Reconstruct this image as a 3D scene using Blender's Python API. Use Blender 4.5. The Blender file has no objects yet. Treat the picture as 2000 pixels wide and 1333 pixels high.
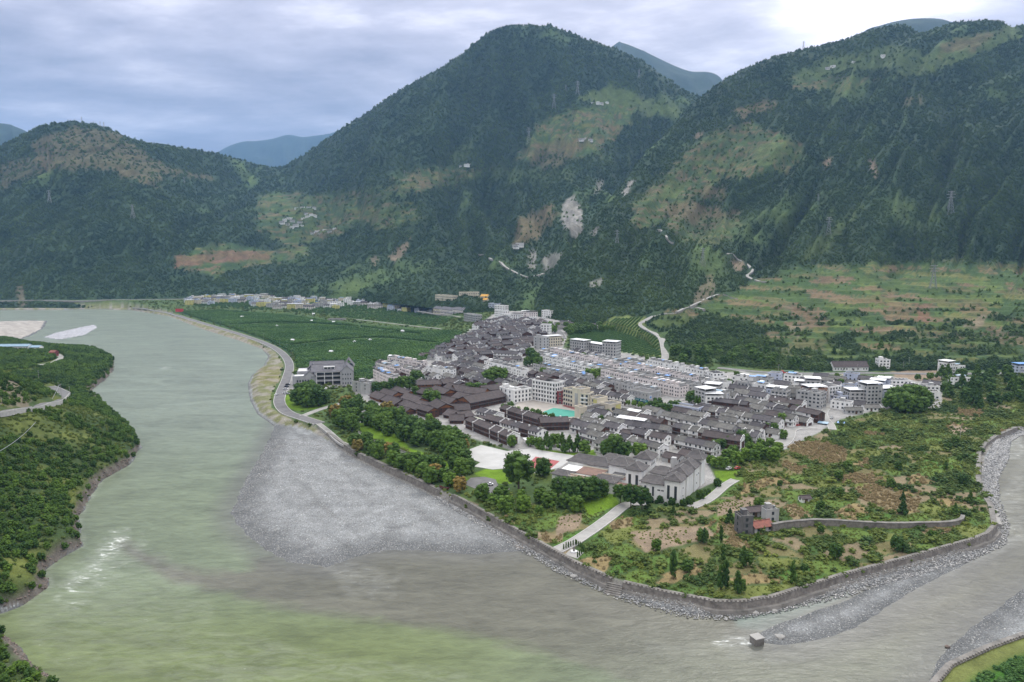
import bpy, math, random
import numpy as np
random.seed(7)
rng = np.random.default_rng(7)
sc = bpy.context.scene
COL = sc.collection

# ------------------------------------------------------------------ camera, sky, sun, exposure
F, CX, CY, HC = 1333.0, 1000.0, 666.5, 125.0
PITCH = math.atan((CY - 500.0) / F)
CP, SP = math.cos(PITCH), math.sin(PITCH)
cam_d = bpy.data.cameras.new('camera')
cam = bpy.data.objects.new('camera', cam_d)
COL.objects.link(cam)
cam.location = (0, 0, HC)
cam.rotation_euler = (math.pi / 2 - PITCH, 0, 0)
cam_d.sensor_width = 36.0
cam_d.lens = 36.0 * F / 2000.0
cam_d.clip_start = 1.0
cam_d.clip_end = 60000.0
sc.camera = cam
sc.view_settings.view_transform = 'Standard'
sc.view_settings.look = 'None'
sc.view_settings.exposure = 0.30
sc.view_settings.gamma = 1.0
sc.view_settings.use_curve_mapping = False
sc.render.engine = 'CYCLES'
sc.cycles.use_denoising = True
sc.cycles.max_bounces = 5
sc.cycles.diffuse_bounces = 2
sc.cycles.glossy_bounces = 2
sc.cycles.volume_bounces = 1
sc.cycles.transparent_max_bounces = 4
sc.cycles.use_adaptive_sampling = True
sc.cycles.adaptive_threshold = 0.012

SUN_AZ = math.atan((1690 - CX) / F)        # to the right of the view direction (+Y)
SUN_EL = math.radians(42)
sdir = (math.sin(SUN_AZ) * math.cos(SUN_EL), math.cos(SUN_AZ) * math.cos(SUN_EL), math.sin(SUN_EL))
GLOW_EL = math.radians(17.2)
gdir = (math.sin(SUN_AZ) * math.cos(GLOW_EL), math.cos(SUN_AZ) * math.cos(GLOW_EL), math.sin(GLOW_EL))

def N(nt, typ, **kw):
    n = nt.nodes.new(typ)
    for k, v in kw.items():
        setattr(n, k, v)
    return n

def link(nt, a, b):
    nt.links.new(a, b)

def mathn(nt, op, a, b=None, clamp=False):
    n = N(nt, 'ShaderNodeMath', operation=op)
    n.use_clamp = clamp
    for i, v in enumerate((a, b)):
        if v is None: continue
        if isinstance(v, (int, float)): n.inputs[i].default_value = v
        else: link(nt, v, n.inputs[i])
    return n.outputs[0]

def mixc(nt, fac, a, b, blend='MIX'):
    n = N(nt, 'ShaderNodeMix', data_type='RGBA', blend_type=blend)
    for i, v in ((0, fac), (6, a), (7, b)):
        if isinstance(v, (int, float)): n.inputs[i].default_value = v
        elif isinstance(v, (tuple, list)): n.inputs[i].default_value = (v[0], v[1], v[2], 1)
        else: link(nt, v, n.inputs[i])
    return n.outputs[2]

def rampn(nt, fac, stops, interp='LINEAR'):
    n = N(nt, 'ShaderNodeValToRGB')
    cr = n.color_ramp
    cr.interpolation = interp
    while len(cr.elements) < len(stops): cr.elements.new(0.5)
    for e, (p, c) in zip(cr.elements, stops):
        e.position = p
        e.color = (c, c, c, 1) if isinstance(c, (int, float)) else (c[0], c[1], c[2], 1)
    link(nt, fac, n.inputs[0])
    return n.outputs[0]

def build_world():
    w = bpy.data.worlds.new('World')
    sc.world = w
    w.use_nodes = True
    nt = w.node_tree
    bg = nt.nodes['Background']
    sky = N(nt, 'ShaderNodeTexSky', sky_type='NISHITA')
    sky.sun_disc = False
    sky.sun_elevation = SUN_EL
    sky.sun_rotation = SUN_AZ
    tc = N(nt, 'ShaderNodeTexCoord')
    sep = N(nt, 'ShaderNodeSeparateXYZ')
    link(nt, tc.outputs['Generated'], sep.inputs[0])
    z = sep.outputs[2]
    den = mathn(nt, 'ADD', mathn(nt, 'MAXIMUM', z, 0.0), 0.12)
    px = mathn(nt, 'DIVIDE', sep.outputs[0], den)
    py = mathn(nt, 'DIVIDE', sep.outputs[1], den)
    cmb = N(nt, 'ShaderNodeCombineXYZ')
    link(nt, px, cmb.inputs[0]); link(nt, py, cmb.inputs[1])
    mp = N(nt, 'ShaderNodeMapping')
    mp.inputs['Rotation'].default_value = (0, 0, math.radians(38))
    mp.inputs['Scale'].default_value = (0.7, 1.1, 1)
    mp.inputs['Location'].default_value = (3.1, 1.7, 0)
    link(nt, cmb.outputs[0], mp.inputs[0])
    n1 = N(nt, 'ShaderNodeTexNoise'); n1.inputs['Scale'].default_value = 1.3
    n1.inputs['Detail'].default_value = 6; n1.inputs['Roughness'].default_value = 0.5
    n1.inputs['Distortion'].default_value = 0.5
    link(nt, mp.outputs[0], n1.inputs['Vector'])
    n2 = N(nt, 'ShaderNodeTexNoise'); n2.inputs['Scale'].default_value = 4.2
    n2.inputs['Detail'].default_value = 5; n2.inputs['Roughness'].default_value = 0.62
    link(nt, mp.outputs[0], n2.inputs['Vector'])
    f = mathn(nt, 'ADD', mathn(nt, 'MULTIPLY', n1.outputs[0], 0.66), mathn(nt, 'MULTIPLY', n2.outputs[0], 0.34))
    cl = rampn(nt, f, [(0.39, (0.325, 0.308, 0.365)), (0.46, (0.415, 0.392, 0.455)), (0.53, (0.53, 0.50, 0.565)), (0.61, (0.78, 0.735, 0.79))])
    cl = mixc(nt, mathn(nt, 'MULTIPLY', mathn(nt, 'SUBTRACT', z, 0.30), 2.2, clamp=True), cl, mixc(nt, f, (0.40, 0.395, 0.39), (0.62, 0.61, 0.60)))
    # overcast sky brightens towards the zenith
    zen = mathn(nt, 'ADD', mathn(nt, 'MULTIPLY', mathn(nt, 'POWER', mathn(nt, 'MAXIMUM', z, 0.0), 1.7), 4.8), 0.60)
    # slightly lighter band near the horizon
    hz = mathn(nt, 'POWER', mathn(nt, 'SUBTRACT', 1.0, mathn(nt, 'ABSOLUTE', z), clamp=True), 7.0)
    zen = mathn(nt, 'ADD', zen, mathn(nt, 'MULTIPLY', hz, 0.05))
    vm = N(nt, 'ShaderNodeVectorMath', operation='SCALE'); link(nt, cl, vm.inputs[0]); link(nt, zen, vm.inputs['Scale'])
    # bright patch where the sun sits behind the cloud
    dp = N(nt, 'ShaderNodeVectorMath', operation='DOT_PRODUCT')
    link(nt, tc.outputs['Generated'], dp.inputs[0]); dp.inputs[1].default_value = gdir
    d = mathn(nt, 'MAXIMUM', dp.outputs['Value'], 0.0)
    g1 = mathn(nt, 'POWER', d, 260.0)
    g2 = mathn(nt, 'POWER', d, 36.0)
    cm = rampn(nt, f, [(0.40, 0.45), (0.58, 1.0)])
    glow = mathn(nt, 'MULTIPLY', mathn(nt, 'ADD', mathn(nt, 'MULTIPLY', g1, 1.5), mathn(nt, 'MULTIPLY', g2, 0.24)), cm)
    vg = N(nt, 'ShaderNodeVectorMath', operation='SCALE'); vg.inputs[0].default_value = (1.0, 0.95, 1.0); link(nt, glow, vg.inputs['Scale'])
    va = N(nt, 'ShaderNodeVectorMath', operation='ADD'); link(nt, vm.outputs[0], va.inputs[0]); link(nt, vg.outputs[0], va.inputs[1])
    vs = N(nt, 'ShaderNodeVectorMath', operation='SCALE'); link(nt, va.outputs[0], vs.inputs[0]); vs.inputs['Scale'].default_value = 10.0
    out = mixc(nt, 0.93, sky.outputs[0], vs.outputs[0])
    link(nt, out, bg.inputs[0])
    bg.inputs[1].default_value = 0.1
    w.cycles.sampling_method = 'MANUAL'
    w.cycles.sample_map_resolution = 512
build_world()

sun_d = bpy.data.lights.new('sun', 'SUN')
sun_d.energy = 1.5
sun_d.angle = math.radians(10)
sun_d.color = (1.0, 0.96, 0.90)
sun = bpy.data.objects.new('sun', sun_d)
COL.objects.link(sun)
from mathutils import Vector
sun.rotation_euler = Vector(sdir).to_track_quat('Z', 'Y').to_euler()

# ------------------------------------------------------------------ numeric helpers
def _h(ix, iy, s):
    n = (ix.astype(np.int64) * 374761393 + iy.astype(np.int64) * 668265263 + s * 974634777) & 0xFFFFFFFF
    n = ((n ^ (n >> 13)) * 1274126177) & 0xFFFFFFFF
    n = (n ^ (n >> 16)) & 0xFFFFFFFF
    return n / 4294967296.0

PERM = np.random.default_rng(99).permutation(256).astype(np.int32)
GCOS = np.cos(np.arange(256) * 2 * math.pi / 256); GSIN = np.sin(np.arange(256) * 2 * math.pi / 256)
def noise(x, y, s=0):
    x = np.asarray(x, float); y = np.asarray(y, float)
    xi = np.floor(x); yi = np.floor(y)
    fx = x - xi; fy = y - yi
    u = fx * fx * fx * (fx * (fx * 6 - 15) + 10); v = fy * fy * fy * (fy * (fy * 6 - 15) + 10)
    xi = xi.astype(np.int32); yi = yi.astype(np.int32)
    p0 = PERM[(xi + s * 37) & 255]; p1 = PERM[(xi + 1 + s * 37) & 255]; y0 = yi + s * 11
    def g(dx, dy):
        k = PERM[((p1 if dx else p0) + y0 + dy) & 255]
        return GCOS[k] * (fx - dx) + GSIN[k] * (fy - dy)
    return ((g(0, 0) * (1 - u) + g(1, 0) * u) * (1 - v) + (g(0, 1) * (1 - u) + g(1, 1) * u) * v) * 1.5

def fbm(x, y, o=4, s=0, r=0.5):
    t = 0; a = 1.0; n = 0
    for i in range(o):
        t = t + a * noise(x * 2 ** i, y * 2 ** i, s + i * 17); n += a; a *= r
    return t / n

def sstep(a, b, x):
    t = np.clip((x - a) / (b - a), 0, 1)
    return t * t * (3 - 2 * t)

def cells(x, y, s=0, jit=0.8):
    """jittered-cell (voronoi) lookup: id hash in 0..1, border distance"""
    x = np.asarray(x, float); y = np.asarray(y, float)
    xi = np.floor(x); yi = np.floor(y)
    b1 = np.full(x.shape, 9.0); b2 = np.full(x.shape, 9.0); cid = np.zeros(x.shape)
    for dx in (-1, 0, 1):
        for dy in (-1, 0, 1):
            cx = xi + dx; cy = yi + dy
            px = cx + 0.5 + jit * (_h(cx, cy, s) - 0.5); py = cy + 0.5 + jit * (_h(cx, cy, s + 5) - 0.5)
            d = np.maximum(np.abs(px - x), np.abs(py - y))
            m = d < b1
            b2 = np.where(m, b1, np.minimum(b2, d))
            cid = np.where(m, _h(cx, cy, s + 9), cid)
            b1 = np.where(m, d, b1)
    return cid, b2 - b1

def sdpoly(x, y, poly):
    """signed distance, positive inside"""
    x = np.asarray(x, float); y = np.asarray(y, float)
    shp = x.shape; x = x.ravel(); y = y.ravel()
    P_ = np.asarray(poly, float)
    best = np.full(x.shape, 1e18); ins = np.zeros(x.shape, bool)
    for i in range(len(P_)):
        ax, ay = P_[i]; bx, by = P_[(i + 1) % len(P_)]
        ex, ey = bx - ax, by - ay
        L = ex * ex + ey * ey + 1e-12
        t = np.clip(((x - ax) * ex + (y - ay) * ey) / L, 0, 1)
        dx = x - ax - t * ex; dy = y - ay - t * ey
        best = np.minimum(best, dx * dx + dy * dy)
        c = ((ay <= y) & (by > y)) | ((by <= y) & (ay > y))
        if abs(ey) > 1e-12:
            xc = ax + (y - ay) / ey * ex
            ins ^= c & (x < xc)
    d = np.sqrt(best)
    return np.where(ins, d, -d).reshape(shp)

def sdline(x, y, pts):
    x = np.asarray(x, float); y = np.asarray(y, float)
    best = np.full(x.shape, 1e18)
    for (ax, ay), (bx, by) in zip(pts[:-1], pts[1:]):
        ex, ey = bx - ax, by - ay
        L = ex * ex + ey * ey + 1e-12
        t = np.clip(((x - ax) * ex + (y - ay) * ey) / L, 0, 1)
        best = np.minimum(best, (x - ax - t * ex) ** 2 + (y - ay - t * ey) ** 2)
    return np.sqrt(best)

# pixel positions read off the picture, turned into points of the valley
def raydir(u, v):
    k = (CY - v) / F
    return (u - CX) / F, CP + k * SP, -SP + k * CP

def P(u, v, z=7.0):
    dx, dy, dz = raydir(u, v)
    t = (z - HC) / dz
    return (dx * t, dy * t)

def PY(u, v, Y):
    dx, dy, dz = raydir(u, v)
    t = Y / dy
    return (dx * t, Y, HC + dz * t)

def pixel_uv(x, y, z):  # camera projection of a point to its image pixel
    x = np.asarray(x, float); y = np.asarray(y, float); z = np.asarray(z, float) - HC
    dep = y * CP - z * SP
    up = y * SP + z * CP
    dep = np.where(dep < 1, 1, dep)
    return CX + F * x / dep, CY - F * up / dep

def spline(pts, n):
    """catmull-rom through 2D/3D points, n samples per span"""
    p = [np.array(q, float) for q in pts]
    p = [2 * p[0] - p[1]] + p + [2 * p[-1] - p[-2]]
    out = []
    for i in range(1, len(p) - 2):
        for k in range(n):
            t = k / n
            a, b, c, d = p[i - 1], p[i], p[i + 1], p[i + 2]
            out.append(0.5 * ((2 * b) + (-a + c) * t + (2 * a - 5 * b + 4 * c - d) * t * t + (-a + 3 * b - 3 * c + d) * t ** 3))
    out.append(p[-2])
    return out

# ------------------------------------------------------------------ object helpers
def new_obj(name, data, parent=None):
    o = bpy.data.objects.new(name, data)
    COL.objects.link(o)
    if parent is not None: o.parent = parent
    return o

def tag(o, label=None, cat=None, group=None, kind=None):
    if label: o['label'] = label
    if cat: o['category'] = cat
    if group: o['group'] = group
    if kind: o['kind'] = kind
    return o

def empty(name, loc, rz=0.0, label=None, cat=None, group=None):
    o = bpy.data.objects.new(name, None)
    COL.objects.link(o)
    o.location = loc; o.rotation_euler = (0, 0, rz)
    o.empty_display_size = 1.0
    return tag(o, label, cat, group)

def grid_mesh(name, X, Y, Z, mat, col=None, extra=None, smooth=True):
    r, c = X.shape
    v = np.stack([X, Y, Z], -1).reshape(-1, 3).astype(np.float32)
    i = np.arange(r * c).reshape(r, c)
    q = np.stack([i[:-1, :-1], i[:-1, 1:], i[1:, 1:], i[1:, :-1]], -1).reshape(-1, 4).astype(np.int32)
    me = bpy.data.meshes.new(name)
    me.vertices.add(len(v)); me.vertices.foreach_set('co', v.ravel())
    me.loops.add(q.size); me.loops.foreach_set('vertex_index', q.ravel())
    me.polygons.add(len(q)); me.polygons.foreach_set('loop_start', np.arange(0, q.size, 4, dtype=np.int32))
    me.polygons.foreach_set('use_smooth', np.full(len(q), smooth))
    me.update(calc_edges=True)
    me.materials.append(mat)
    if col is not None:
        a = me.attributes.new('Col', 'FLOAT_COLOR', 'POINT')
        cc = np.ones((r * c, 4), np.float32); cc[:, :3] = col.reshape(-1, 3)
        a.data.foreach_set('color', cc.ravel())
    for k, arr in (extra or {}).items():
        a = me.attributes.new(k, 'FLOAT', 'POINT')
        a.data.foreach_set('value', arr.astype(np.float32).ravel())
    return me

class MB:
    """collects solids, then links them as one mesh object"""
    def __init__(s): s.v = []; s.f = []
    def add(s, vs, fs):
        n = len(s.v); s.v += [tuple(q) for q in vs]; s.f += [tuple(n + i for i in f) for f in fs]; return s
    def box(s, x0, x1, y0, y1, z0, z1):
        return s.add([(x0, y0, z0), (x1, y0, z0), (x1, y1, z0), (x0, y1, z0), (x0, y0, z1), (x1, y0, z1), (x1, y1, z1), (x0, y1, z1)],
                     [(0, 3, 2, 1), (4, 5, 6, 7), (0, 1, 5, 4), (1, 2, 6, 5), (2, 3, 7, 6), (3, 0, 4, 7)])
    def prism(s, poly, a, b, axis='x'):
        """polygon in the plane across axis, extruded from a to b"""
        def m(p, t):
            return (t, p[0], p[1]) if axis == 'x' else ((p[0], t, p[1]) if axis == 'y' else (p[0], p[1], t))
        n = len(poly)
        vs = [m(p, a) for p in poly] + [m(p, b) for p in poly]
        fs = [tuple(range(n)), tuple(range(2 * n - 1, n - 1, -1))] + [(i, i + n, (i + 1) % n + n, (i + 1) % n) for i in range(n)]
        return s.add(vs, fs)
    def bar(s, p, q, r, n=4):
        p = Vector(p); q = Vector(q); d = (q - p)
        if d.length < 1e-6: return s
        d.normalize()
        a = d.orthogonal().normalized(); b = d.cross(a)
        r2 = r if isinstance(r, tuple) else (r, r)
        vs = []
        for c, rr in ((p, r2[0]), (q, r2[1])):
            for i in range(n):
                t = 2 * math.pi * (i + 0.5) / n
                vs.append(c + a * (math.cos(t) * rr) + b * (math.sin(t) * rr))
        fs = [(i, (i + 1) % n, (i + 1) % n + n, i + n) for i in range(n)] + [tuple(range(n - 1, -1, -1)), tuple(range(n, 2 * n))]
        return s.add(vs, fs)
    def mesh(s, name, mat, recalc=False):
        me = bpy.data.meshes.new(name)
        me.from_pydata(s.v, [], s.f)
        me.materials.append(mat)
        if recalc:
            import bmesh
            bm = bmesh.new(); bm.from_mesh(me); bmesh.ops.recalc_face_normals(bm, faces=bm.faces); bm.to_mesh(me); bm.free()
        return me
    def build(s, name, mat, parent=None, kind=None):
        if not s.v: return None
        o = new_obj(name, s.mesh(name, mat), parent)
        if kind: o['kind'] = kind
        return o

# ------------------------------------------------------------------ materials
def new_mat(name):
    m = bpy.data.materials.new(name); m.use_nodes = True
    nt = m.node_tree
    return m, nt, nt.nodes['Principled BSDF']

def mat(name, c1, c2=None, rough=0.85, scale=0.3, detail=4, bump=0.0, bscale=None, metal=0.0, rand=0.0, spec=0.3, streak=False, coord='Object'):
    m, nt, b = new_mat(name)
    b.inputs['Roughness'].default_value = rough
    b.inputs['Metallic'].default_value = metal
    b.inputs['Specular IOR Level'].default_value = spec
    c2 = c2 or tuple(c * 0.75 for c in c1)
    tc = N(nt, 'ShaderNodeTexCoord')
    n = N(nt, 'ShaderNodeTexNoise'); n.inputs['Scale'].default_value = scale; n.inputs['Detail'].default_value = detail
    n.inputs['Roughness'].default_value = 0.65
    vec = tc.outputs[coord]
    if streak:
        mp = N(nt, 'ShaderNodeMapping'); mp.inputs['Scale'].default_value = (1, 1, 0.15); link(nt, vec, mp.inputs[0]); vec = mp.outputs[0]
    link(nt, vec, n.inputs['Vector'])
    f = rampn(nt, n.outputs[0], [(0.35, 0.0), (0.65, 1.0)])
    col = mixc(nt, f, c1, c2)
    if rand:
        oi = N(nt, 'ShaderNodeObjectInfo')
        k = mathn(nt, 'ADD', mathn(nt, 'MULTIPLY', oi.outputs['Random'], 2 * rand), 1.0 - rand)
        vm = N(nt, 'ShaderNodeVectorMath', operation='SCALE'); link(nt, col, vm.inputs[0]); link(nt, k, vm.inputs['Scale']); col = vm.outputs[0]
    link(nt, col, b.inputs['Base Color'])
    if bump:
        n2 = N(nt, 'ShaderNodeTexNoise'); n2.inputs['Scale'].default_value = bscale or scale * 6; n2.inputs['Detail'].default_value = 3
        link(nt, tc.outputs[coord], n2.inputs['Vector'])
        bp = N(nt, 'ShaderNodeBump'); bp.inputs['Strength'].default_value = 0.7; bp.inputs['Distance'].default_value = bump
        link(nt, n2.outputs[0], bp.inputs['Height']); link(nt, bp.outputs[0], b.inputs['Normal'])
    return m

def terrain_mat(name, sc1=0.05, sc2=0.4, amp=0.5, bump=0.6):
    m, nt, b = new_mat(name)
    b.inputs['Roughness'].default_value = 0.95
    b.inputs['Specular IOR Level'].default_value = 0.12
    at = N(nt, 'ShaderNodeAttribute', attribute_name='Col')
    geo = N(nt, 'ShaderNodeNewGeometry')
    n1 = N(nt, 'ShaderNodeTexNoise'); n1.inputs['Scale'].default_value = sc1; n1.inputs['Detail'].default_value = 6; n1.inputs['Roughness'].default_value = 0.65
    n2 = N(nt, 'ShaderNodeTexNoise'); n2.inputs['Scale'].default_value = sc2; n2.inputs['Detail'].default_value = 5; n2.inputs['Roughness'].default_value = 0.7
    link(nt, geo.outputs['Position'], n1.inputs['Vector']); link(nt, geo.outputs['Position'], n2.inputs['Vector'])
    f = mathn(nt, 'ADD', mathn(nt, 'MULTIPLY', n1.outputs[0], 0.5), mathn(nt, 'MULTIPLY', n2.outputs[0], 0.5))
    k = rampn(nt, f, [(0.36, 1.0 - amp), (0.64, 1.0 + amp)])
    vm = N(nt, 'ShaderNodeVectorMath', operation='MULTIPLY'); link(nt, at.outputs['Color'], vm.inputs[0]); link(nt, k, vm.inputs[1])
    link(nt, vm.outputs[0], b.inputs['Base Color'])
    bp = N(nt, 'ShaderNodeBump'); bp.inputs['Strength'].default_value = 0.8; bp.inputs['Distance'].default_value = bump
    link(nt, n2.outputs[0], bp.inputs['Height']); link(nt, bp.outputs[0], b.inputs['Normal'])
    return m

def leaf_mat(name, dark, light, warm=None, lv=0.35):
    """foliage: colour from a per-plant tint, a per-leaf shade and slow drift over the ground"""
    m, nt, b = new_mat(name)
    b.inputs['Roughness'].default_value = 0.7
    b.inputs['Specular IOR Level'].default_value = 0.15
    a1 = N(nt, 'ShaderNodeAttribute', attribute_name='tint', attribute_type='INSTANCER')
    oi = N(nt, 'ShaderNodeObjectInfo')
    a2 = N(nt, 'ShaderNodeAttribute', attribute_name='leaf')
    geo = N(nt, 'ShaderNodeNewGeometry')
    n1 = N(nt, 'ShaderNodeTexNoise'); n1.inputs['Scale'].default_value = 0.02; n1.inputs['Detail'].default_value = 4
    link(nt, geo.outputs['Position'], n1.inputs['Vector'])
    t = mathn(nt, 'ADD', mathn(nt, 'MULTIPLY', a1.outputs['Fac'], 0.65), mathn(nt, 'MULTIPLY', a2.outputs['Fac'], lv))
    t = mathn(nt, 'ADD', t, mathn(nt, 'MULTIPLY', mathn(nt, 'SUBTRACT', n1.outputs[0], 0.5), 0.7), clamp=True)
    c = mixc(nt, t, dark, light)
    if warm:
        c = mixc(nt, mathn(nt, 'MULTIPLY', mathn(nt, 'GREATER_THAN', oi.outputs['Random'], 0.9), 0.6), c, warm)
    link(nt, c, b.inputs['Base Color'])
    return m
# ------------------------------------------------------------------ the valley floor
def zplain(x, y):
    x = np.asarray(x, float); y = np.asarray(y, float)
    a = x / np.maximum(y, 1)
    r = sstep(-0.15, 0.02, a)
    z = 3.6 + 24.4 * sstep(480, 1150, y) * r + 0.085 * np.maximum(y - 1150, 0) * r
    return z + 16 * sstep(1380, 1650, y) * (1 - r)

FARC = [(6000, 3000), (-6000, 3000)]
PEN = [P(u, v, 0) for u, v in [(-900, 609), (0, 607), (200, 605), (260, 607), (330, 618), (400, 645), (465, 665), (512, 682), (524, 697), (515, 715), (492, 733), (484, 750), (488, 782), (503, 810), (535, 832), (590, 840), (640, 868), (700, 897), (770, 930), (850, 970), (905, 1000), (1000, 1058), (1060, 1092), (1100, 1117), (1190, 1155), (1215, 1166), (1280, 1185), (1350, 1202), (1431, 1204), (1512, 1191), (1642, 1160), (1740, 1132), (1870, 1097), (1951, 1062), (1958, 1025), (1940, 975), (1939, 935), (1960, 895), (1964, 862), (1990, 849), (2040, 840), (2200, 815), (2700, 780), (3600, 760)]] + FARC
WT_PX = [(-900, 598), (250, 601), (330, 610), (420, 637), (500, 664), (540, 687), (556, 712), (547, 742), (530, 772), (534, 797), (575, 820), (625, 833), (650, 852), (690, 880), (760, 913), (800, 930), (860, 958), (903, 977), (1000, 1031), (1125, 1100), (1195, 1131), (1217, 1138), (1300, 1157), (1400, 1176), (1450, 1176), (1512, 1166), (1642, 1125), (1772, 1090), (1902, 1054), (1930, 1043), (1943, 1028), (1936, 989), (1918, 960), (1911, 935), (1912, 885), (1925, 866), (1945, 852), (1985, 835), (2200, 800), (2700, 770), (3600, 750)]
WT = [P(u, v, 3.6) for u, v in WT_PX] + FARC
LB1 = [P(u, v, 0) for u, v in [(-700, 1400), (-200, 1235), (0, 1197), (50, 1180), (95, 1149), (88, 1114), (120, 1090), (160, 1067), (152, 1020), (172, 978), (198, 940), (250, 910), (276, 872), (266, 852), (245, 828), (213, 803), (190, 774), (172, 767), (205, 743), (222, 724), (222, 704), (185, 687), (115, 684), (60, 678), (25, 670), (0, 669), (-300, 660), (-900, 655)]] + [(-6000, 1300), (-6000, 60)]
LB2 = [P(u, v, 0) for u, v in [(-400, 1180), (-60, 1195), (0, 1228), (35, 1262), (65, 1298), (108, 1328), (135, 1350), (170, 1450), (160, 2000), (-900, 2000)]]
RB = [P(u, v, 4.2) for u, v in [(1810, 1355), (1857, 1301), (1935, 1265), (2000, 1242), (2300, 1165), (2900, 1090), (3600, 1040), (3600, 2400), (1780, 2400)]]
RG = [P(u, v, 0) for u, v in [(1800, 1370), (1822, 1316), (1828, 1291), (1870, 1249), (1935, 1197), (2000, 1151), (2200, 1060), (2600, 980), (3600, 930), (3600, 2400), (1780, 2400)]]
G1 = [P(u, v, 0) for u, v in [(545, 822), (528, 850), (515, 880), (485, 930), (462, 975), (454, 1000), (464, 1028), (500, 1062), (560, 1098), (640, 1108), (690, 1088), (760, 1074), (850, 1077), (920, 1082), (990, 1080), (1030, 1075), (1010, 1040), (900, 975), (760, 905), (650, 845), (600, 815)]]
G2 = [P(u, v, 0) for u, v in [(1474, 1252), (1490, 1232), (1545, 1210), (1652, 1174), (1700, 1150), (1740, 1130), (1870, 1090), (1951, 1052), (1953, 1062), (1870, 1111), (1772, 1160), (1675, 1225), (1594, 1251), (1535, 1260), (1500, 1258)]]
G3 = [P(u, v, 0) for u, v in [(85, 659), (110, 650), (150, 641), (185, 634), (190, 640), (165, 655), (115, 664)]]
G4 = [P(u, v, 0) for u, v in [(-300, 640), (0, 628), (60, 626), (92, 627), (85, 642), (62, 655), (30, 668), (0, 672), (-300, 680)]]

def bar(x, y, poly, slope, cap, jag=2.0):
    d = sdpoly(x, y, poly) + jag * fbm(x / 9, y / 9, 3, 5)
    return np.where(d > -60, np.clip(slope * d, -3, cap), -3)

def zground(x, y):
    x = np.asarray(x, float); y = np.asarray(y, float)
    dw = sdpoly(x, y, WT); ds = sdpoly(x, y, PEN) + 0.7 * fbm(x / 6, y / 6, 3, 3)
    left = sstep(-110, -150, x) * sstep(470, 500, y)
    cap = 1.9 + 1.4 * left
    low = np.clip(0.42 * ds, -3, cap)
    k = sstep(-1.0, 0.2, dw)
    zp = zplain(x, y)
    inland = sstep(4, 30, dw)
    zp = zp + inland * (0.9 * fbm(x / 40, y / 40, 3, 11) + 0.35 * fbm(x / 7, y / 7, 2, 12)) * sstep(0.30, 0.42, x / np.maximum(y, 1))
    z = low * (1 - k) + zp * k
    # left bank
    d = sdpoly(x, y, LB1) + 2.5 * fbm(x / 14, y / 14, 3, 21)
    fade = 1 - 0.9 * sstep(450, 585, y + 0.25 * (x + 300))
    hh = np.clip(d * 1.1, -3, 4.0) + 0.60 * np.maximum(d, 0) * fade * (1 - 0.10 * sstep(120, 500, d))
    hh = hh + np.clip(d / 40, 0, 1) * (5.0 * fbm(x / 55, y / 55, 4, 22) + 8 * (1 - fade) * sstep(0, 60, d) * 0.5)
    z = np.maximum(z, np.where(d > -3, hh, -3))
    d = sdpoly(x, y, LB2) + 1.0 * fbm(x / 8, y / 8, 3, 23)
    z = np.maximum(z, np.clip(d * 0.8, -3, 3.0) + 0.35 * np.maximum(d, 0))
    d = sdpoly(x, y, RB)
    z = np.maximum(z, np.where(d > -0.8, 4.2 + 0.0 * d, -3))
    z = np.maximum(z, bar(x, y, RG, 0.06, 2.0, 1.0))
    z = np.maximum(z, bar(x, y, G1, 0.035, 1.9))
    z = np.maximum(z, bar(x, y, G2, 0.10, 1.2, 1.2))
    z = np.maximum(z, bar(x, y, G3, 0.06, 1.5))
    z = np.maximum(z, bar(x, y, G4, 0.05, 2.5, 6.0))
    return z

# ------------------------------------------------------------------ the mountains
def mk_sheet(curves):
    K = []
    for c in curves:
        pts = []
        for u, v, Y in spline(c, 6):
            x, y, z = PY(u, v, Y)
            pts.append((x / y, y, z))
        pts.sort()
        K.append(np.array(pts))
    return K

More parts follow.
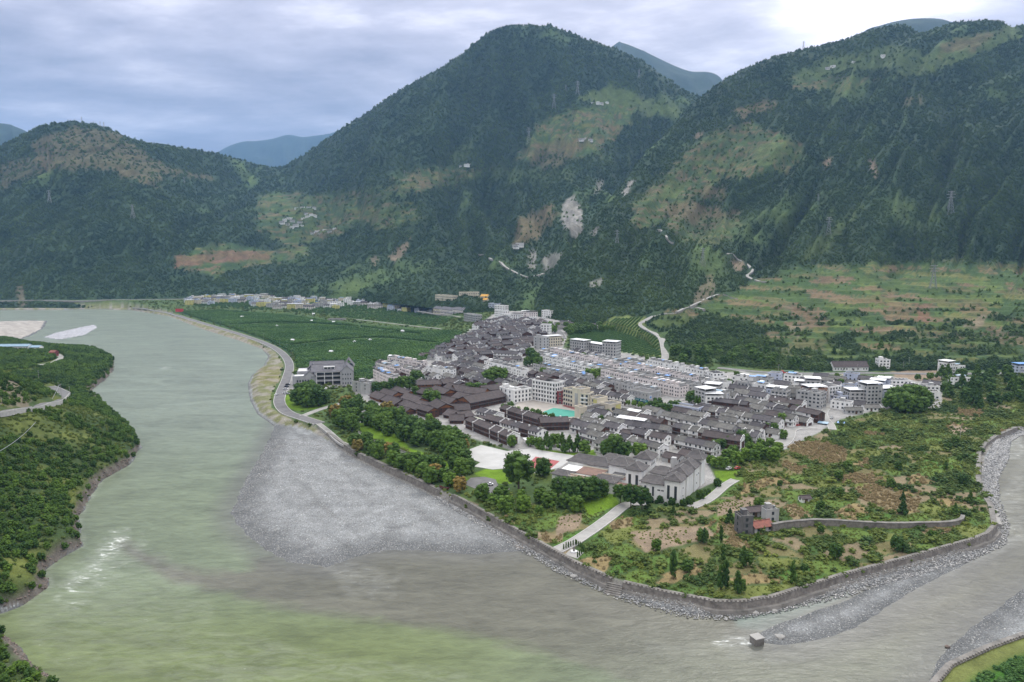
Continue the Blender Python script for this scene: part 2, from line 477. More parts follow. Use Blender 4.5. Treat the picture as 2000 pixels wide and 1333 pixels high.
SA = mk_sheet([
    [(-900, 610, 1600), (0, 601, 1600), (250, 592, 1640), (400, 578, 1700), (600, 567, 1700), (800, 580, 1450), (950, 596, 1230), (1060, 602, 1170), (1150, 604, 1150), (1300, 600, 1300), (1700, 600, 1400)],
    [(-900, 520, 1800), (0, 480, 1850), (200, 490, 1850), (400, 510, 1900), (520, 512, 2000), (600, 485, 2100), (640, 478, 2100), (700, 500, 1950), (800, 505, 1800), (950, 520, 1600), (1060, 530, 1450), (1130, 530, 1430), (1300, 500, 1700), (1700, 500, 1800)],
    [(-900, 400, 2150), (0, 390, 2150), (150, 370, 2150), (300, 390, 2200), (420, 420, 2350), (520, 440, 2450), (600, 425, 2450), (680, 390, 2400), (760, 370, 2300), (900, 370, 2200), (1050, 380, 2080), (1150, 400, 2000), (1300, 400, 2100), (1700, 400, 2200)],
    [(-900, 300, 2450), (0, 330, 2350), (100, 290, 2380), (200, 295, 2400), (300, 325, 2480), (400, 362, 2700), (480, 378, 2950), (560, 376, 3000), (640, 335, 2850), (750, 270, 2700), (850, 230, 2650), (1000, 210, 2650), (1150, 220, 2600), (1300, 260, 2500), (1700, 300, 2500)],
    [(-900, 300, 2600), (-500, 320, 2600), (-120, 335, 2600), (0, 287, 2600), (60, 256, 2600), (100, 243, 2600), (150, 239, 2600), (200, 247, 2600), (250, 268, 2620), (300, 281, 2680), (360, 290, 2800), (420, 300, 3000), (480, 316, 3250), (540, 329, 3500), (578, 315, 3480), (650, 264, 3350), (700, 232, 3250), (780, 178, 3150), (880, 122, 3050), (930, 82, 3000), (965, 59, 3000), (990, 52, 3000), (1060, 51, 3000), (1100, 60, 3000), (1150, 80, 3020), (1200, 96, 3050), (1260, 125, 3050), (1310, 160, 3050), (1360, 195, 3050), (1420, 230, 3000), (1500, 260, 3000), (1700, 330, 3000)]])
SB = mk_sheet([
    [(1040, 602, 1130), (1100, 612, 1050), (1150, 620, 1000), (1250, 650, 880), (1300, 700, 755), (1400, 718, 700), (1600, 722, 680), (1900, 716, 690), (2400, 712, 700), (3300, 712, 700)],
    [(1040, 600, 1150), (1100, 562, 1130), (1180, 545, 1150), (1300, 560, 1080), (1380, 590, 980), (1450, 605, 920), (1600, 604, 900), (1900, 595, 920), (2400, 580, 930), (3300, 580, 930)],
    [(1040, 590, 1180), (1100, 520, 1250), (1200, 470, 1320), (1280, 442, 1350), (1350, 470, 1250), (1430, 543, 1120), (1470, 552, 1090), (1550, 532, 1140), (1700, 516, 1180), (2000, 505, 1200), (2400, 490, 1250), (3300, 490, 1250)],
    [(1040, 590, 1200), (1100, 507, 1300), (1200, 420, 1500), (1300, 388, 1600), (1400, 395, 1600), (1500, 425, 1450), (1600, 418, 1430), (1800, 370, 1450), (2000, 350, 1450), (2400, 330, 1500), (3300, 330, 1500)],
    [(1040, 590, 1230), (1100, 502, 1350), (1200, 388, 1700), (1300, 305, 1850), (1400, 245, 1950), (1500, 230, 1950), (1700, 200, 1950), (1900, 165, 1950), (2400, 150, 1950), (3300, 150, 1950)],
    [(1040, 590, 1250), (1060, 562, 1260), (1100, 500, 1400), (1200, 380, 1800), (1260, 302, 2000), (1300, 264, 2150), (1350, 207, 2250), (1420, 153, 2350), (1500, 116, 2400), (1560, 99, 2400), (1640, 81, 2400), (1700, 64, 2420), (1760, 52, 2450), (1800, 66, 2450), (1840, 58, 2400), (1870, 48, 2380), (1900, 44, 2350), (1950, 46, 2350), (1975, 54, 2330), (2000, 51, 2300), (2100, 60, 2300), (2400, 100, 2300), (3300, 120, 2300)]])

def sheet_z(K, x, y, seed, amp=0.085, amin=None):
    x = np.asarray(x, float); y = np.asarray(y, float)
    a = x / np.maximum(y, 1.0)
    Ys = [np.interp(a, k[:, 0], k[:, 1]) for k in K]
    Zs = [np.interp(a, k[:, 0], k[:, 2]) for k in K]
    n = len(K)
    S = []
    for i in range(n):
        lo = max(i - 1, 0); hi = min(i + 1, n - 1)
        S.append((Zs[hi] - Zs[lo]) / np.maximum(Ys[hi] - Ys[lo], 1))
    S[-1] = S[-1] * 0.35
    S[0] = S[0] * 0.6
    z = Zs[0] - (Ys[0] - y) * 0.6 - 2
    for i in range(n - 1):
        h = np.maximum(Ys[i + 1] - Ys[i], 1)
        t = np.clip((y - Ys[i]) / h, 0, 1)
        zz = (2 * t ** 3 - 3 * t ** 2 + 1) * Zs[i] + (t ** 3 - 2 * t ** 2 + t) * h * S[i] + (-2 * t ** 3 + 3 * t ** 2) * Zs[i + 1] + (t ** 3 - t ** 2) * h * S[i + 1]
        z = np.where(y >= Ys[i], zz, z)
    back = y - Ys[-1]
    zb = Zs[-1] - 0.00045 * np.minimum(back, 500) ** 2 - 0.45 * np.maximum(back - 500, 0)
    z = np.where(back > 0, zb, z)
    tt = np.clip((y - Ys[0]) / np.maximum(Ys[-1] - Ys[0], 1), 0, 1.3)
    env = np.clip(np.sin(np.pi * np.clip(tt, 0, 1)), 0, 1) ** 0.7
    H = np.maximum(Zs[-1] - Zs[0], 0)
    # gullies and spurs running down the slope, branching towards the foot
    wx = ((a - 0.02) * 13 / (1.35 - 0.6 * np.clip(tt, 0, 1)) if seed < 150 else a * 11 - 2.6 * tt) + 0.9 * fbm(a * 5, tt * 2.2, 3, seed)
    r0 = 1 - 2 * np.abs(noise(wx * 0.42 + 3, tt * 0.8, seed + 9))
    r1 = 1 - 2 * np.abs(noise(wx * 1.0, tt * 1.3 + 7, seed + 1))
    r2 = 1 - 2 * np.abs(noise(wx * 2.7 + tt * 1.1, tt * 2.6, seed + 2))
    r3 = 1 - 2 * np.abs(noise(wx * 7 - tt * 1.5, tt * 6.5, seed + 3))
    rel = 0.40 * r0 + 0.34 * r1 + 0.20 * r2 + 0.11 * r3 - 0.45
    z = z + env * H * amp * rel + env * (9 * fbm(x / 60, y / 60, 3, seed + 6))
    return z, tt, rel

def zA(x, y): return sheet_z(SA, x, y, 101, 0.15)
TSTEP = 4.4
def zB(x, y):
    x = np.asarray(x, float); y = np.asarray(y, float)
    a = x / np.maximum(y, 1)
    zone = sstep(1215, 1120, y) * sstep(0.235, 0.30, a)
    z, t, r = sheet_z(SB, x, y, 202, 0.135 * (1 - 0.85 * zone))
    q = z / TSTEP; fl = np.floor(q)
    z = z * (1 - zone) + zone * TSTEP * (fl + sstep(0.70, 1.0, q - fl))
    z = np.where(a < 0.031, -80, z)
    return z, t, r

def zall(x, y):
    return np.maximum(np.maximum(zground(x, y), zA(x, y)[0]), zB(x, y)[0])

_TS = np.concatenate([np.linspace(140, 1000, 260), np.linspace(1005, 3600, 240)])
def hit(u, v, lift=0.0):
    """point of the ground seen at image pixel (u, v)"""
    dx, dy, dz = raydir(u, v)
    t = _TS / dy
    x = dx * t; y = dy * t; z = HC + dz * t
    h = zall(x, y) + lift
    s = z - h
    i = np.where(s < 0)[0]
    if len(i) == 0:
        return PY(u, v, 3000)
    i = i[0]
    if i == 0: return (x[0], y[0], h[0])
    k = s[i - 1] / (s[i - 1] - s[i])
    return (x[i - 1] + k * (x[i] - x[i - 1]), y[i - 1] + k * (y[i] - y[i - 1]), h[i - 1] + k * (h[i] - h[i - 1]))

def gz(x, y): return float(zall(np.array([x]), np.array([y]))[0])

FOREST = np.array([0.030, 0.054, 0.028])
SCRUB = np.array([0.062, 0.100, 0.036])
GRASS = np.array([0.100, 0.140, 0.036])
SOIL = np.array([0.235, 0.182, 0.128])
REDSOIL = np.array([0.24, 0.120, 0.085])
ROCK = np.array([0.36, 0.34, 0.31])
GRAVEL = np.array([0.272, 0.278, 0.275])
PAVE = np.array([0.36, 0.35, 0.335])
LAWN = np.array([0.125, 0.215, 0.018])
CORN = np.array([0.26, 0.205, 0.115])
TCROP = [np.array(c) * 0.74 for c in [(0.09, 0.14, 0.04), (0.13, 0.18, 0.05), (0.17, 0.18, 0.06), (0.21, 0.165, 0.085), (0.205, 0.15, 0.09), (0.06, 0.11, 0.035), (0.08, 0.13, 0.04), (0.15, 0.15, 0.065), (0.07, 0.12, 0.035)]]

def mixa(c, col, k):
    k = np.clip(k, 0, 1)[..., None]
    return c * (1 - k) + np.asarray(col) * k

def blob(u, v, poly, soft=5.0, wob=8.0, seed=0):
    P_ = np.array(poly, float)
    lo = P_.min(0) - 40; hi = P_.max(0) + 40
    m = (u > lo[0]) & (u < hi[0]) & (v > lo[1]) & (v < hi[1])
    out = np.zeros(u.shape)
    if m.any():
        uu, vv = u[m], v[m]
        d = sdpoly(uu, vv, poly) + wob * fbm(uu / 22, vv / 14, 3, 900 + seed)
        out[m] = sstep(-soft / 2, soft / 2, d)
    return out

def terrace_cols(x, y, z, step, seed):
    band = np.floor(z / step + 0.004)
    w_ = 22.0 + 40.0 * _h(band, band * 0 + 3, seed)
    s_ = x / w_ + 9.0 * _h(band, band * 0 + 7, seed) + 0.15 * noise(x / 30, y / 30, seed)
    idc = _h(np.floor(s_), band, seed + 1); edge = np.abs(s_ - np.round(s_))
    pal = np.array(TCROP)
    c = pal[np.clip((idc * len(pal)).astype(int), 0, len(pal) - 1)]
    fr = z / step + 0.004 - band
    c = mixa(c, FOREST * 1.5, ((fr > 0.06) & (fr < (0.99 if step < 4 else 0.24)) | (edge < 0.03)) * 0.8)
    return c, idc

# fields, clearings and scars of the slopes: (kind, outline in image pixels, strength)
PA = [
    ('ter', [(345, 500), (430, 475), (540, 490), (610, 480), (600, 500), (520, 515), (440, 530), (420, 545), (345, 520)], 0.9),
    ('red', [(345, 500), (455, 490), (520, 495), (530, 505), (420, 515), (345, 522)], 0.55),
    ('ter', [(500, 385), (560, 378), (640, 385), (720, 400), (700, 440), (640, 470), (560, 480), (500, 450)], 0.75),
    ('ter', [(620, 380), (760, 365), (860, 320), (900, 330), (820, 375), (730, 400)], 0.45),
    ('dry', [(60, 275), (150, 248), (230, 262), (330, 330), (420, 350), (300, 345), (180, 330), (80, 330)], 0.62),
    ('dry', [(0, 320), (90, 300), (120, 330), (0, 370)], 0.45),
    ('dry', [(230, 330), (320, 350), (310, 365), (240, 350)], 0.7),
    ('grs', [(1130, 195), (1180, 165), (1230, 178), (1310, 210), (1340, 230), (1250, 225), (1170, 205)], 0.85),
    ('ter', [(1050, 240), (1110, 215), (1180, 205), (1240, 215), (1230, 240), (1170, 300), (1130, 310), (1060, 290), (1040, 320), (1010, 310)], 0.9),
    ('dry', [(1020, 300), (1090, 270), (1150, 280), (1100, 320), (1060, 330)], 0.55),
    ('grs', [(840, 300), (900, 290), (940, 260), (900, 320)], 0.4),
    ('ter', [(760, 340), (880, 325), (960, 330), (900, 360), (780, 375)], 0.55),
    ('ter', [(700, 400), (800, 395), (830, 430), (760, 450), (700, 440)], 0.6),
    ('dry', [(1010, 430), (1080, 400), (1090, 420), (1050, 470), (1000, 480)], 0.85),
    ('grs', [(960, 330), (1130, 330), (1120, 350), (960, 360)], 0.35),
    ('rock', [(1100, 400), (1122, 380), (1135, 410), (1140, 460), (1128, 475), (1112, 455), (1095, 430)], 0.85),
    ('rock', [(1035, 490), (1050, 485), (1040, 530), (1028, 520)], 0.6),
    ('rock', [(1060, 500), (1100, 495), (1085, 525), (1060, 530)], 0.6),
    ('rock', [(1165, 360), (1178, 350), (1172, 380), (1160, 375)], 0.6),
    ('soil', [(760, 505), (800, 465), (790, 500), (770, 515)], 0.8),
    ('soil', [(725, 500), (740, 495), (738, 525), (728, 520)], 0.6),
    ('soil', [(205, 595), (240, 590), (300, 596), (300, 606), (210, 606)], 0.7),
    ('soil', [(30, 560), (45, 555), (50, 600), (35, 600)], 0.5),
    ('dark', [(560, 545), (640, 440), (720, 430), (740, 470), (680, 540)], 0.6),
    ('dark', [(840, 400), (1000, 330), (1100, 350), (1050, 400), (900, 470)], 0.4),
]
PB = [
    ('grs', [(1540, 150), (1620, 110), (1740, 90), (1810, 100), (1770, 130), (1640, 140), (1570, 165)], 0.65),
    ('grs', [(1740, 150), (1840, 85), (1980, 50), (2000, 70), (1900, 110), (1800, 150)], 0.75),
    ('dry', [(1850, 80), (1960, 60), (1900, 95), (1830, 110)], 0.7),
    ('ter', [(1520, 160), (1650, 150), (1720, 155), (1640, 180), (1560, 175)], 0.7),
    ('dry', [(1430, 215), (1500, 195), (1520, 205), (1450, 232)], 0.8),
    ('ter', [(1390, 260), (1470, 240), (1560, 280), (1570, 310), (1540, 340), (1420, 350), (1340, 400), (1250, 420), (1230, 400), (1290, 350), (1350, 290)], 0.75),
    ('grs', [(1480, 280), (1540, 285), (1550, 310), (1470, 310)], 0.6),
    ('grs', [(1280, 380), (1310, 355), (1345, 360), (1330, 385)], 0.7),
    ('dry', [(1350, 385), (1380, 360), (1420, 365), (1410, 390)], 0.7),
    ('ter', [(1230, 430), (1260, 400), (1300, 385), (1300, 430), (1250, 445)], 0.85),
    ('dry', [(1295, 400), (1340, 395), (1440, 415), (1430, 430), (1360, 430), (1310, 425)], 0.8),
    ('ter', [(1300, 430), (1450, 425), (1440, 460), (1400, 480), (1320, 470)], 0.6),
    ('soil', [(1610, 315), (1622, 308), (1620, 325), (1606, 325)], 0.9),
    ('soil', [(1695, 310), (1703, 308), (1716, 345), (1710, 348)], 0.9),
    ('rock', [(1215, 380), (1225, 352), (1236, 355), (1228, 378), (1218, 385)], 0.9),
    ('rock', [(1155, 455), (1165, 440), (1175, 440), (1160, 460)], 0.7),
    ('soil', [(1355, 270), (1365, 258), (1372, 265), (1360, 275)], 0.8),
    ('dry', [(1760, 200), (1800, 185), (1800, 200), (1770, 205)], 0.6),
    ('grs', [(1820, 300), (1860, 250), (1870, 255), (1830, 305)], 0.45),
    ('grs', [(1590, 470), (1670, 410), (1690, 400), (1650, 450), (1610, 500), (1560, 510)], 0.5),
    ('soil', [(1340, 610), (1360, 570), (1390, 535), (1400, 560), (1380, 600)], 0.5),
    ('soil', [(1425, 510), (1455, 515), (1450, 530), (1435, 530)], 0.8),
    ('rock', [(1150, 550), (1175, 545), (1170, 565), (1150, 562)], 0.45),
    ('ter', [(1500, 540), (1560, 520), (1700, 515), (2050, 510), (2500, 500), (2500, 640), (2000, 640), (1850, 660), (1700, 650), (1500, 640), (1400, 615), (1320, 620), (1290, 610), (1350, 600), (1440, 570)], 0.95),
    ('ter', [(1480, 640), (1850, 650), (2300, 640), (2300, 700), (1800, 708), (1560, 700), (1520, 690)], 0.85),
    ('soil', [(1540, 640), (1560, 620), (1570, 640), (1560, 660), (1545, 655)], 0.6),
    ('soil', [(1510, 600), (1550, 598), (1548, 608), (1512, 608)], 0.5),
    ('soil', [(1880, 620), (1930, 615), (1920, 640), (1880, 640)], 0.7),
    ('red', [(1790, 600), (1815, 600), (1812, 630), (1792, 625)], 0.7),
    ('grs', [(1280, 618), (1340, 612), (1350, 630), (1290, 640), (1270, 630)], 0.8),
    ('vin', [(1120, 650), (1200, 620), (1260, 618), (1262, 640), (1290, 660), (1292, 700), (1240, 690), (1110, 675)], 1.0),
    ('dark', [(1310, 700), (1320, 640), (1450, 640), (1560, 660), (1580, 718), (1330, 715)], 0.5),
    ('dark', [(1760, 640), (2000, 600), (2300, 600), (2300, 705), (1780, 700)], 0.35),
]

def paint_slope(x, y, z, rel, tt, items, seed, bare0):
    u, v = pixel_uv(x, y, z)
    c = np.broadcast_to(FOREST, x.shape + (3,)).copy()
    big = fbm(x / 260, y / 260, 4, seed)
    c = mixa(c, SCRUB, sstep(0.02, 0.35, big + 0.35 * rel + bare0))
    c = mixa(c, GRASS * 0.8, sstep(0.25, 0.55, big + 0.3 * rel + bare0) * 0.6)
    c = c * (1 + 0.25 * fbm(x / 35, y / 35, 3, seed + 3))[..., None]
    dens = 1.0 - 0.75 * sstep(0.15, 0.5, big + 0.35 * rel + bare0)
    c = c * (1 + 0.7 * np.clip(rel, -0.6, 0.6))[..., None]  # darker gullies, lighter spurs: relief shading put into the cover colour
    c = mixa(c, FOREST * 0.85, dens * 0.5)
    tc, tid = terrace_cols(x, y, z, 7.0 if seed < 350 else TSTEP, seed + 8)
    for i, (k, poly, s) in enumerate(items):
        m = blob(u, v, poly, 9 if k in ('ter', 'dry', 'grs') else 5, 14 if k in ('ter', 'dry', 'grs') else 8, i) * s
        if k == 'ter':
            c = mixa(c, tc, m); dens = dens * (1 - 0.95 * m)
            dens = np.maximum(dens, m * (tid > 0.93) * 0.5)
        elif k == 'dark':
            m = m * sstep(-0.28, 0.08, fbm(x / 48, y / 48, 3, 55)); c = mixa(c, FOREST, m * 0.7); dens = np.maximum(dens, m)
        else:
            col = {'dry': (0.155, 0.125, 0.066), 'grs': (0.095, 0.135, 0.038), 'rock': ROCK, 'soil': SOIL * 1.1, 'red': REDSOIL, 'vin': (0.15, 0.19, 0.06)}[k]
            n = 0.8 + 0.35 * fbm(x / 22, y / 22, 3, seed + 12)
            if k == 'rock': n = 0.75 + 0.8 * fbm(x / 6, z / 45, 3, seed + 4)
            c = mixa(c, np.asarray(col) * n[..., None], m)
            dens = dens * (1 - (0.97 if k != 'dry' else 0.8) * m)
    if seed >= 350:
        cl = sstep(0.06, 0.22, fbm(x / 40, y / 26, 3, 77)) * sstep(575, 640, v) * sstep(1260, 1330, u) * (1 - blob(u, v, PB[30][1], 3, 2, 5))
        c = mixa(c, FOREST, cl * 0.85); dens = np.maximum(dens, cl)
    return c, dens, u, v

TMAT = terrain_mat('slope_cover', 0.02, 0.12, 0.35, 3.0)
GMAT = terrain_mat('ground_cover', 0.12, 1.3, 0.35, 0.5)
def add_cobbles(m):
    nt = m.node_tree; b = nt.nodes['Principled BSDF']; src = b.inputs['Base Color'].links[0].from_socket
    geo = N(nt, 'ShaderNodeNewGeometry')
    g = N(nt, 'ShaderNodeAttribute', attribute_name='grav')
    vo = N(nt, 'ShaderNodeTexVoronoi'); vo.inputs['Scale'].default_value = 2.3; link(nt, geo.outputs['Position'], vo.inputs['Vector'])
    sp = N(nt, 'ShaderNodeSeparateColor'); link(nt, vo.outputs['Color'], sp.inputs[0])
    ns = N(nt, 'ShaderNodeTexNoise'); ns.inputs['Scale'].default_value = 0.08; ns.inputs['Detail'].default_value = 5; link(nt, geo.outputs['Position'], ns.inputs['Vector'])
    k = rampn(nt, sp.outputs[0], [(0.0, 0.72), (0.5, 0.93), (0.90, 1.10), (0.96, 1.6), (1.0, 1.9)])
    k2 = mathn(nt, 'MULTIPLY', g.outputs['Fac'], rampn(nt, ns.outputs[0], [(0.35, 0.45), (0.6, 1.0)]))
    kk = mixc(nt, k2, (1, 1, 1), k)
    vm = N(nt, 'ShaderNodeVectorMath', operation='MULTIPLY'); link(nt, src, vm.inputs[0]); link(nt, kk, vm.inputs[1])
    link(nt, vm.outputs[0], b.inputs['Base Color'])
add_cobbles(GMAT)

SHEETS = {}
def build_sheet(name, K, zf, items, seed, u0, u1, nu, ny, bare0, ymax):
    ua = np.linspace(u0, u1, nu)
    a = np.array([PY(q, 450, 1000.0)[0] / 1000.0 for q in ua])
    y0 = np.interp(a, K[0][:, 0], K[0][:, 1]) - 25
    y1 = np.interp(a, K[-1][:, 0], K[-1][:, 1]) + 450
    t = np.linspace(0, 1, ny) ** (1.0 if seed < 350 else 1.55)
    Yg = y0[None, :] + (y1 - y0)[None, :] * t[:, None]
    Xg = Yg * a[None, :]
    Zg, tt, rel = zf(Xg, Yg)
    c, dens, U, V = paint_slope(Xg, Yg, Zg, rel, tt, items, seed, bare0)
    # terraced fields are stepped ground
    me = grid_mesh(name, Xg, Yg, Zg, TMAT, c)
    o = new_obj(name, me); o['kind'] = 'structure'
    SHEETS[name] = (Xg, Yg, Zg, dens, U, V, c)
    return o
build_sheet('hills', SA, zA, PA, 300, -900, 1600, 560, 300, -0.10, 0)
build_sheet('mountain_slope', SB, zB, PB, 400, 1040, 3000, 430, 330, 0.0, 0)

# far ridges
def ridge(name, crest, base_drop, seed):
    pts = np.array([PY(u, v, Y) for u, v, Y in spline(crest, 5)])
    rows = []
    n = 26
    nx = len(pts)
    for i in range(-n, n + 1):
        d = abs(i) / n
        off = i / n * base_drop * 1.6
        zz = pts[:, 2] - base_drop * (d ** 1.15) + base_drop * 0.13 * math.sin(math.pi * min(d * 1.0, 1)) * fbm(pts[:, 0] / 260, np.full(nx, i * 0.22), 3, seed)
        rows.append(np.stack([pts[:, 0] * (1 + off / pts[:, 1]), pts[:, 1] + off, zz + 6 * noise(pts[:, 0] / 50, np.full(nx, i * 1.7), seed + 1) * (d > 0)], -1))
    A_ = np.array(rows)
    c = np.broadcast_to(FOREST * 0.7, A_.shape[:2] + (3,)).copy()
    c = c * (1 + 0.4 * fbm(A_[..., 0] / 150, A_[..., 1] / 150, 3, seed + 3))[..., None]
    o = new_obj(name, grid_mesh(name, A_[..., 0], A_[..., 1], A_[..., 2], TMAT, c)); o['kind'] = 'structure'
ridge('hills', [(u_, v_, 6200) for u_, v_ in [(-900, 330), (-400, 240), (-150, 228), (0, 241), (30, 248), (60, 262), (110, 295), (250, 380)]], 1800, 51)
ridge('hills', [(300, 400, 11000), (380, 335, 11000), (430, 295, 11000), (470, 278, 11000), (500, 276, 11000), (530, 272, 11000), (562, 264, 11000), (590, 268, 11000), (612, 266, 11000), (645, 261, 11000), (690, 250, 11000), (760, 280, 11000), (900, 380, 11000)], 2300, 52)
ridge('hills', [(1020, 260, 6500), (1120, 150, 6500), (1200, 88, 6500), (1215, 84, 6500), (1250, 97, 6500), (1290, 116, 6500), (1320, 130, 6500), (1350, 140, 6500), (1382, 141, 6500), (1402, 148, 6500), (1425, 170, 6500), (1520, 250, 6500), (1700, 400, 6500)], 2000, 53)
ridge('hills', [(1560, 150, 5200), (1680, 66, 5200), (1720, 50, 5200), (1760, 40, 5200), (1800, 36, 5200), (1840, 38, 5200), (1868, 50, 5200), (1930, 90, 5200), (2100, 200, 5200)], 1600, 54)

# valley floor
vs = np.concatenate([np.linspace(570, 640, 50), np.linspace(641, 960, 190), np.linspace(962, 1350, 150), np.linspace(1356, 2100, 60)])
uu = np.concatenate([np.linspace(-1100, -130, 60), np.linspace(-125, 2125, 820), np.linspace(2140, 3200, 60)])
Yr = np.array([P(1000, v, 5)[1] for v in vs])[::-1]
aa = np.array([P(u, 800, 5)[0] / P(u, 800, 5)[1] for u in uu])
GX = Yr[:, None] * aa[None, :]; GY = np.broadcast_to(Yr[:, None], GX.shape).copy()
GZ = zground(GX, GY)
GU, GV = pixel_uv(GX, GY, GZ)

ORCH = [(335, 608), (430, 606), (560, 612), (700, 632), (860, 646), (905, 655), (880, 672), (850, 690), (800, 705), (725, 732), (695, 735), (640, 712), (575, 712), (577, 690), (548, 672), (480, 650), (400, 628)]
ORCH2 = [(560, 570), (720, 575), (860, 590), (900, 615), (850, 640), (700, 625), (560, 605), (380, 598), (380, 585)]
VINE = [(1112, 650), (1200, 622), (1262, 618), (1262, 638), (1288, 655), (1292, 698), (1225, 690), (1110, 676)]
LAWNS = [[(550, 770), (570, 768), (600, 782), (640, 792), (615, 800), (580, 803), (558, 795)],
         [(700, 826), (740, 835), (780, 850), (800, 875), (870, 900), (905, 925), (930, 955), (880, 925), (820, 890), (760, 868), (705, 850)],
         [(838, 850), (862, 842), (880, 855), (850, 868)],
         [(925, 925), (960, 912), (990, 920), (1000, 945), (975, 945), (930, 928)],
         [(1045, 870), (1080, 880), (1130, 885), (1122, 892), (1050, 880)],
         [(1130, 885), (1160, 878), (1165, 890), (1135, 893)],
         [(1395, 920), (1445, 918), (1430, 942), (1400, 940)],
         [(1352, 985), (1395, 955), (1410, 960), (1370, 985)],
         [(1120, 960), (1200, 965), (1210, 985), (1150, 1010)],
         [(1240, 712), (1320, 716), (1380, 730), (1260, 722)]]
TOWN = [(735, 700), (830, 690), (930, 640), (980, 600), (1080, 600), (1110, 650), (1100, 680), (1230, 690), (1380, 725), (1500, 730), (1700, 735), (1840, 735), (1840, 800), (1720, 800), (1640, 820), (1600, 845), (1530, 880), (1450, 880), (1380, 900), (1400, 940), (1300, 985), (1170, 960), (1080, 940), (1090, 880), (1000, 880), (900, 850), (850, 830), (760, 800), (690, 780), (700, 740), (560, 765), (555, 740), (570, 735), (700, 735)]
FARM = [(1100, 1000), (1170, 1000), (1330, 990), (1400, 960), (1460, 900), (1540, 880), (1620, 835), (1740, 800), (2000, 740), (2600, 700), (2600, 790), (1985, 830), (1915, 885), (1915, 960), (1945, 1025), (1900, 1052), (1640, 1125), (1450, 1175), (1300, 1155), (1195, 1128), (1100, 1080), (1000, 1025), (930, 980), (1000, 970)]
CORNS = [[(1540, 868), (1600, 862), (1655, 880), (1652, 905), (1620, 912), (1575, 895), (1545, 885)], [(1660, 955), (1700, 945), (1795, 975), (1790, 1000), (1700, 985)], [(1530, 990), (1560, 988), (1592, 1015), (1555, 1022)], [(1870, 800), (1925, 802), (1915, 815), (1875, 812)], [(1190, 1020), (1235, 1010), (1235, 1030), (1195, 1035)], [(1050, 1040), (1100, 1045), (1098, 1060), (1060, 1060)], [(1530, 900), (1585, 915), (1560, 925), (1530, 912)], [(1400, 1020), (1460, 1030), (1430, 1048), (1400, 1040)], [(1620, 930), (1700, 925), (1740, 945), (1650, 945)], [(1405, 1052), (1440, 1050), (1470, 1068), (1420, 1072)], [(1560, 872), (1600, 866), (1640, 890), (1600, 900)], [(1800, 1035), (1870, 1030), (1850, 1042), (1800, 1044)]]
DIRT = [[(505, 718), (552, 715), (545, 748), (500, 752)], [(1225, 1040), (1330, 1030), (1370, 1055), (1260, 1080)], [(1300, 1030), (1380, 1028), (1400, 1050), (1340, 1045)], [(1740, 725), (1830, 722), (1840, 745), (1750, 742)], [(1860, 830), (1900, 838), (1870, 850), (1850, 842)], [(1090, 1010), (1140, 1000), (1130, 1030), (1085, 1050)], [(1400, 985), (1470, 970), (1480, 990), (1400, 1010)], [(1000, 1060), (1040, 1040), (1060, 1045), (1020, 1075)], [(890, 970), (935, 985), (930, 998), (880, 975)]]
x, y, z, u, v = GX, GY, GZ, GU, GV
GC = np.broadcast_to(GRAVEL, GX.shape + (3,)).copy()
n1 = fbm(x / 12, y / 12, 4, 61)
GC = GC * (1 + 0.25 * n1)[..., None]
# wet margins of the gravel
GC = mixa(GC, GRAVEL * 0.45, sstep(0.75, 0.08, z) * 0.85)
GC = GC * np.array([0.88, 0.89, 0.90])
dG1 = sdpoly(x, y, G1)
GC = mixa(GC, GRAVEL * 0.50, sstep(0.06, 0.40, fbm((x + 0.6 * y) / 14 + 3, (y - 0.6 * x) / 70, 4, 62)) * 0.65)
dW = sdpoly(x, y, WT)
inl = dW > -1
farm = blob(u, v, FARM, 6, 4, 1)
scr = mixa(np.broadcast_to(SCRUB * 1.05, x.shape + (3,)).copy(), GRASS * 0.85, sstep(-0.1, 0.4, fbm(x / 30, y / 30, 4, 63)))
GC = np.where(inl[..., None], scr, GC)
ang = math.radians(-28)
fxr = x * math.cos(ang) - y * math.sin(ang); fyr = x * math.sin(ang) + y * math.cos(ang)
fxw = fxr / 17 + 0.35 * noise(x / 30, y / 30, 64); fyw = fyr / 11 + 0.35 * noise(x / 30 + 9, y / 30, 65)
fid, fedge = cells(fxw, fyw, 70, 0.9)
pal = np.array([(0.075, 0.13, 0.03), (0.045, 0.085, 0.022), (0.10, 0.155, 0.032), (0.24, 0.18, 0.09), (0.14, 0.16, 0.045), (0.21, 0.165, 0.105), (0.075, 0.15, 0.028), (0.16, 0.14, 0.065), (0.08, 0.12, 0.032), (0.105, 0.16, 0.035)])
FK = np.clip((fid * len(pal)).astype(int), 0, len(pal) - 1)
fc = pal[FK]
fc = mixa(fc, SCRUB * 0.8, (fedge < 0.12) * 0.8)
GC = mixa(GC, fc, farm * 0.9)
bushd = np.where(inl, 0.3 - 0.22 * farm, 0) + farm * np.array([0.25, 0.9, 0.02, 0.0, 0.05, 0.0, 0.4, 0.03, 0.7, 0.0])[FK] + farm * (fedge < 0.10) * 0.5
cornd = np.zeros(x.shape)
cornd += farm * (FK == 3) * 0.35
orch = blob(u, v, ORCH, 2, 0.5, 3); orch2 = blob(u, v, ORCH2, 4, 3, 4)
GC = mixa(GC, (0.045, 0.085, 0.025), orch); GC = mixa(GC, (0.05, 0.09, 0.03), orch2 * 0.8)
vine = blob(u, v, VINE, 2, 0, 5)
GC = mixa(GC, (0.14, 0.20, 0.06), vine)
town = blob(u, v, TOWN, 4, 1, 6) * inl
GC = mixa(GC, PAVE * 0.8, town)
bushd = bushd * (1 - orch) * (1 - 0.5 * orch2) * (1 - vine) * (1 - town)
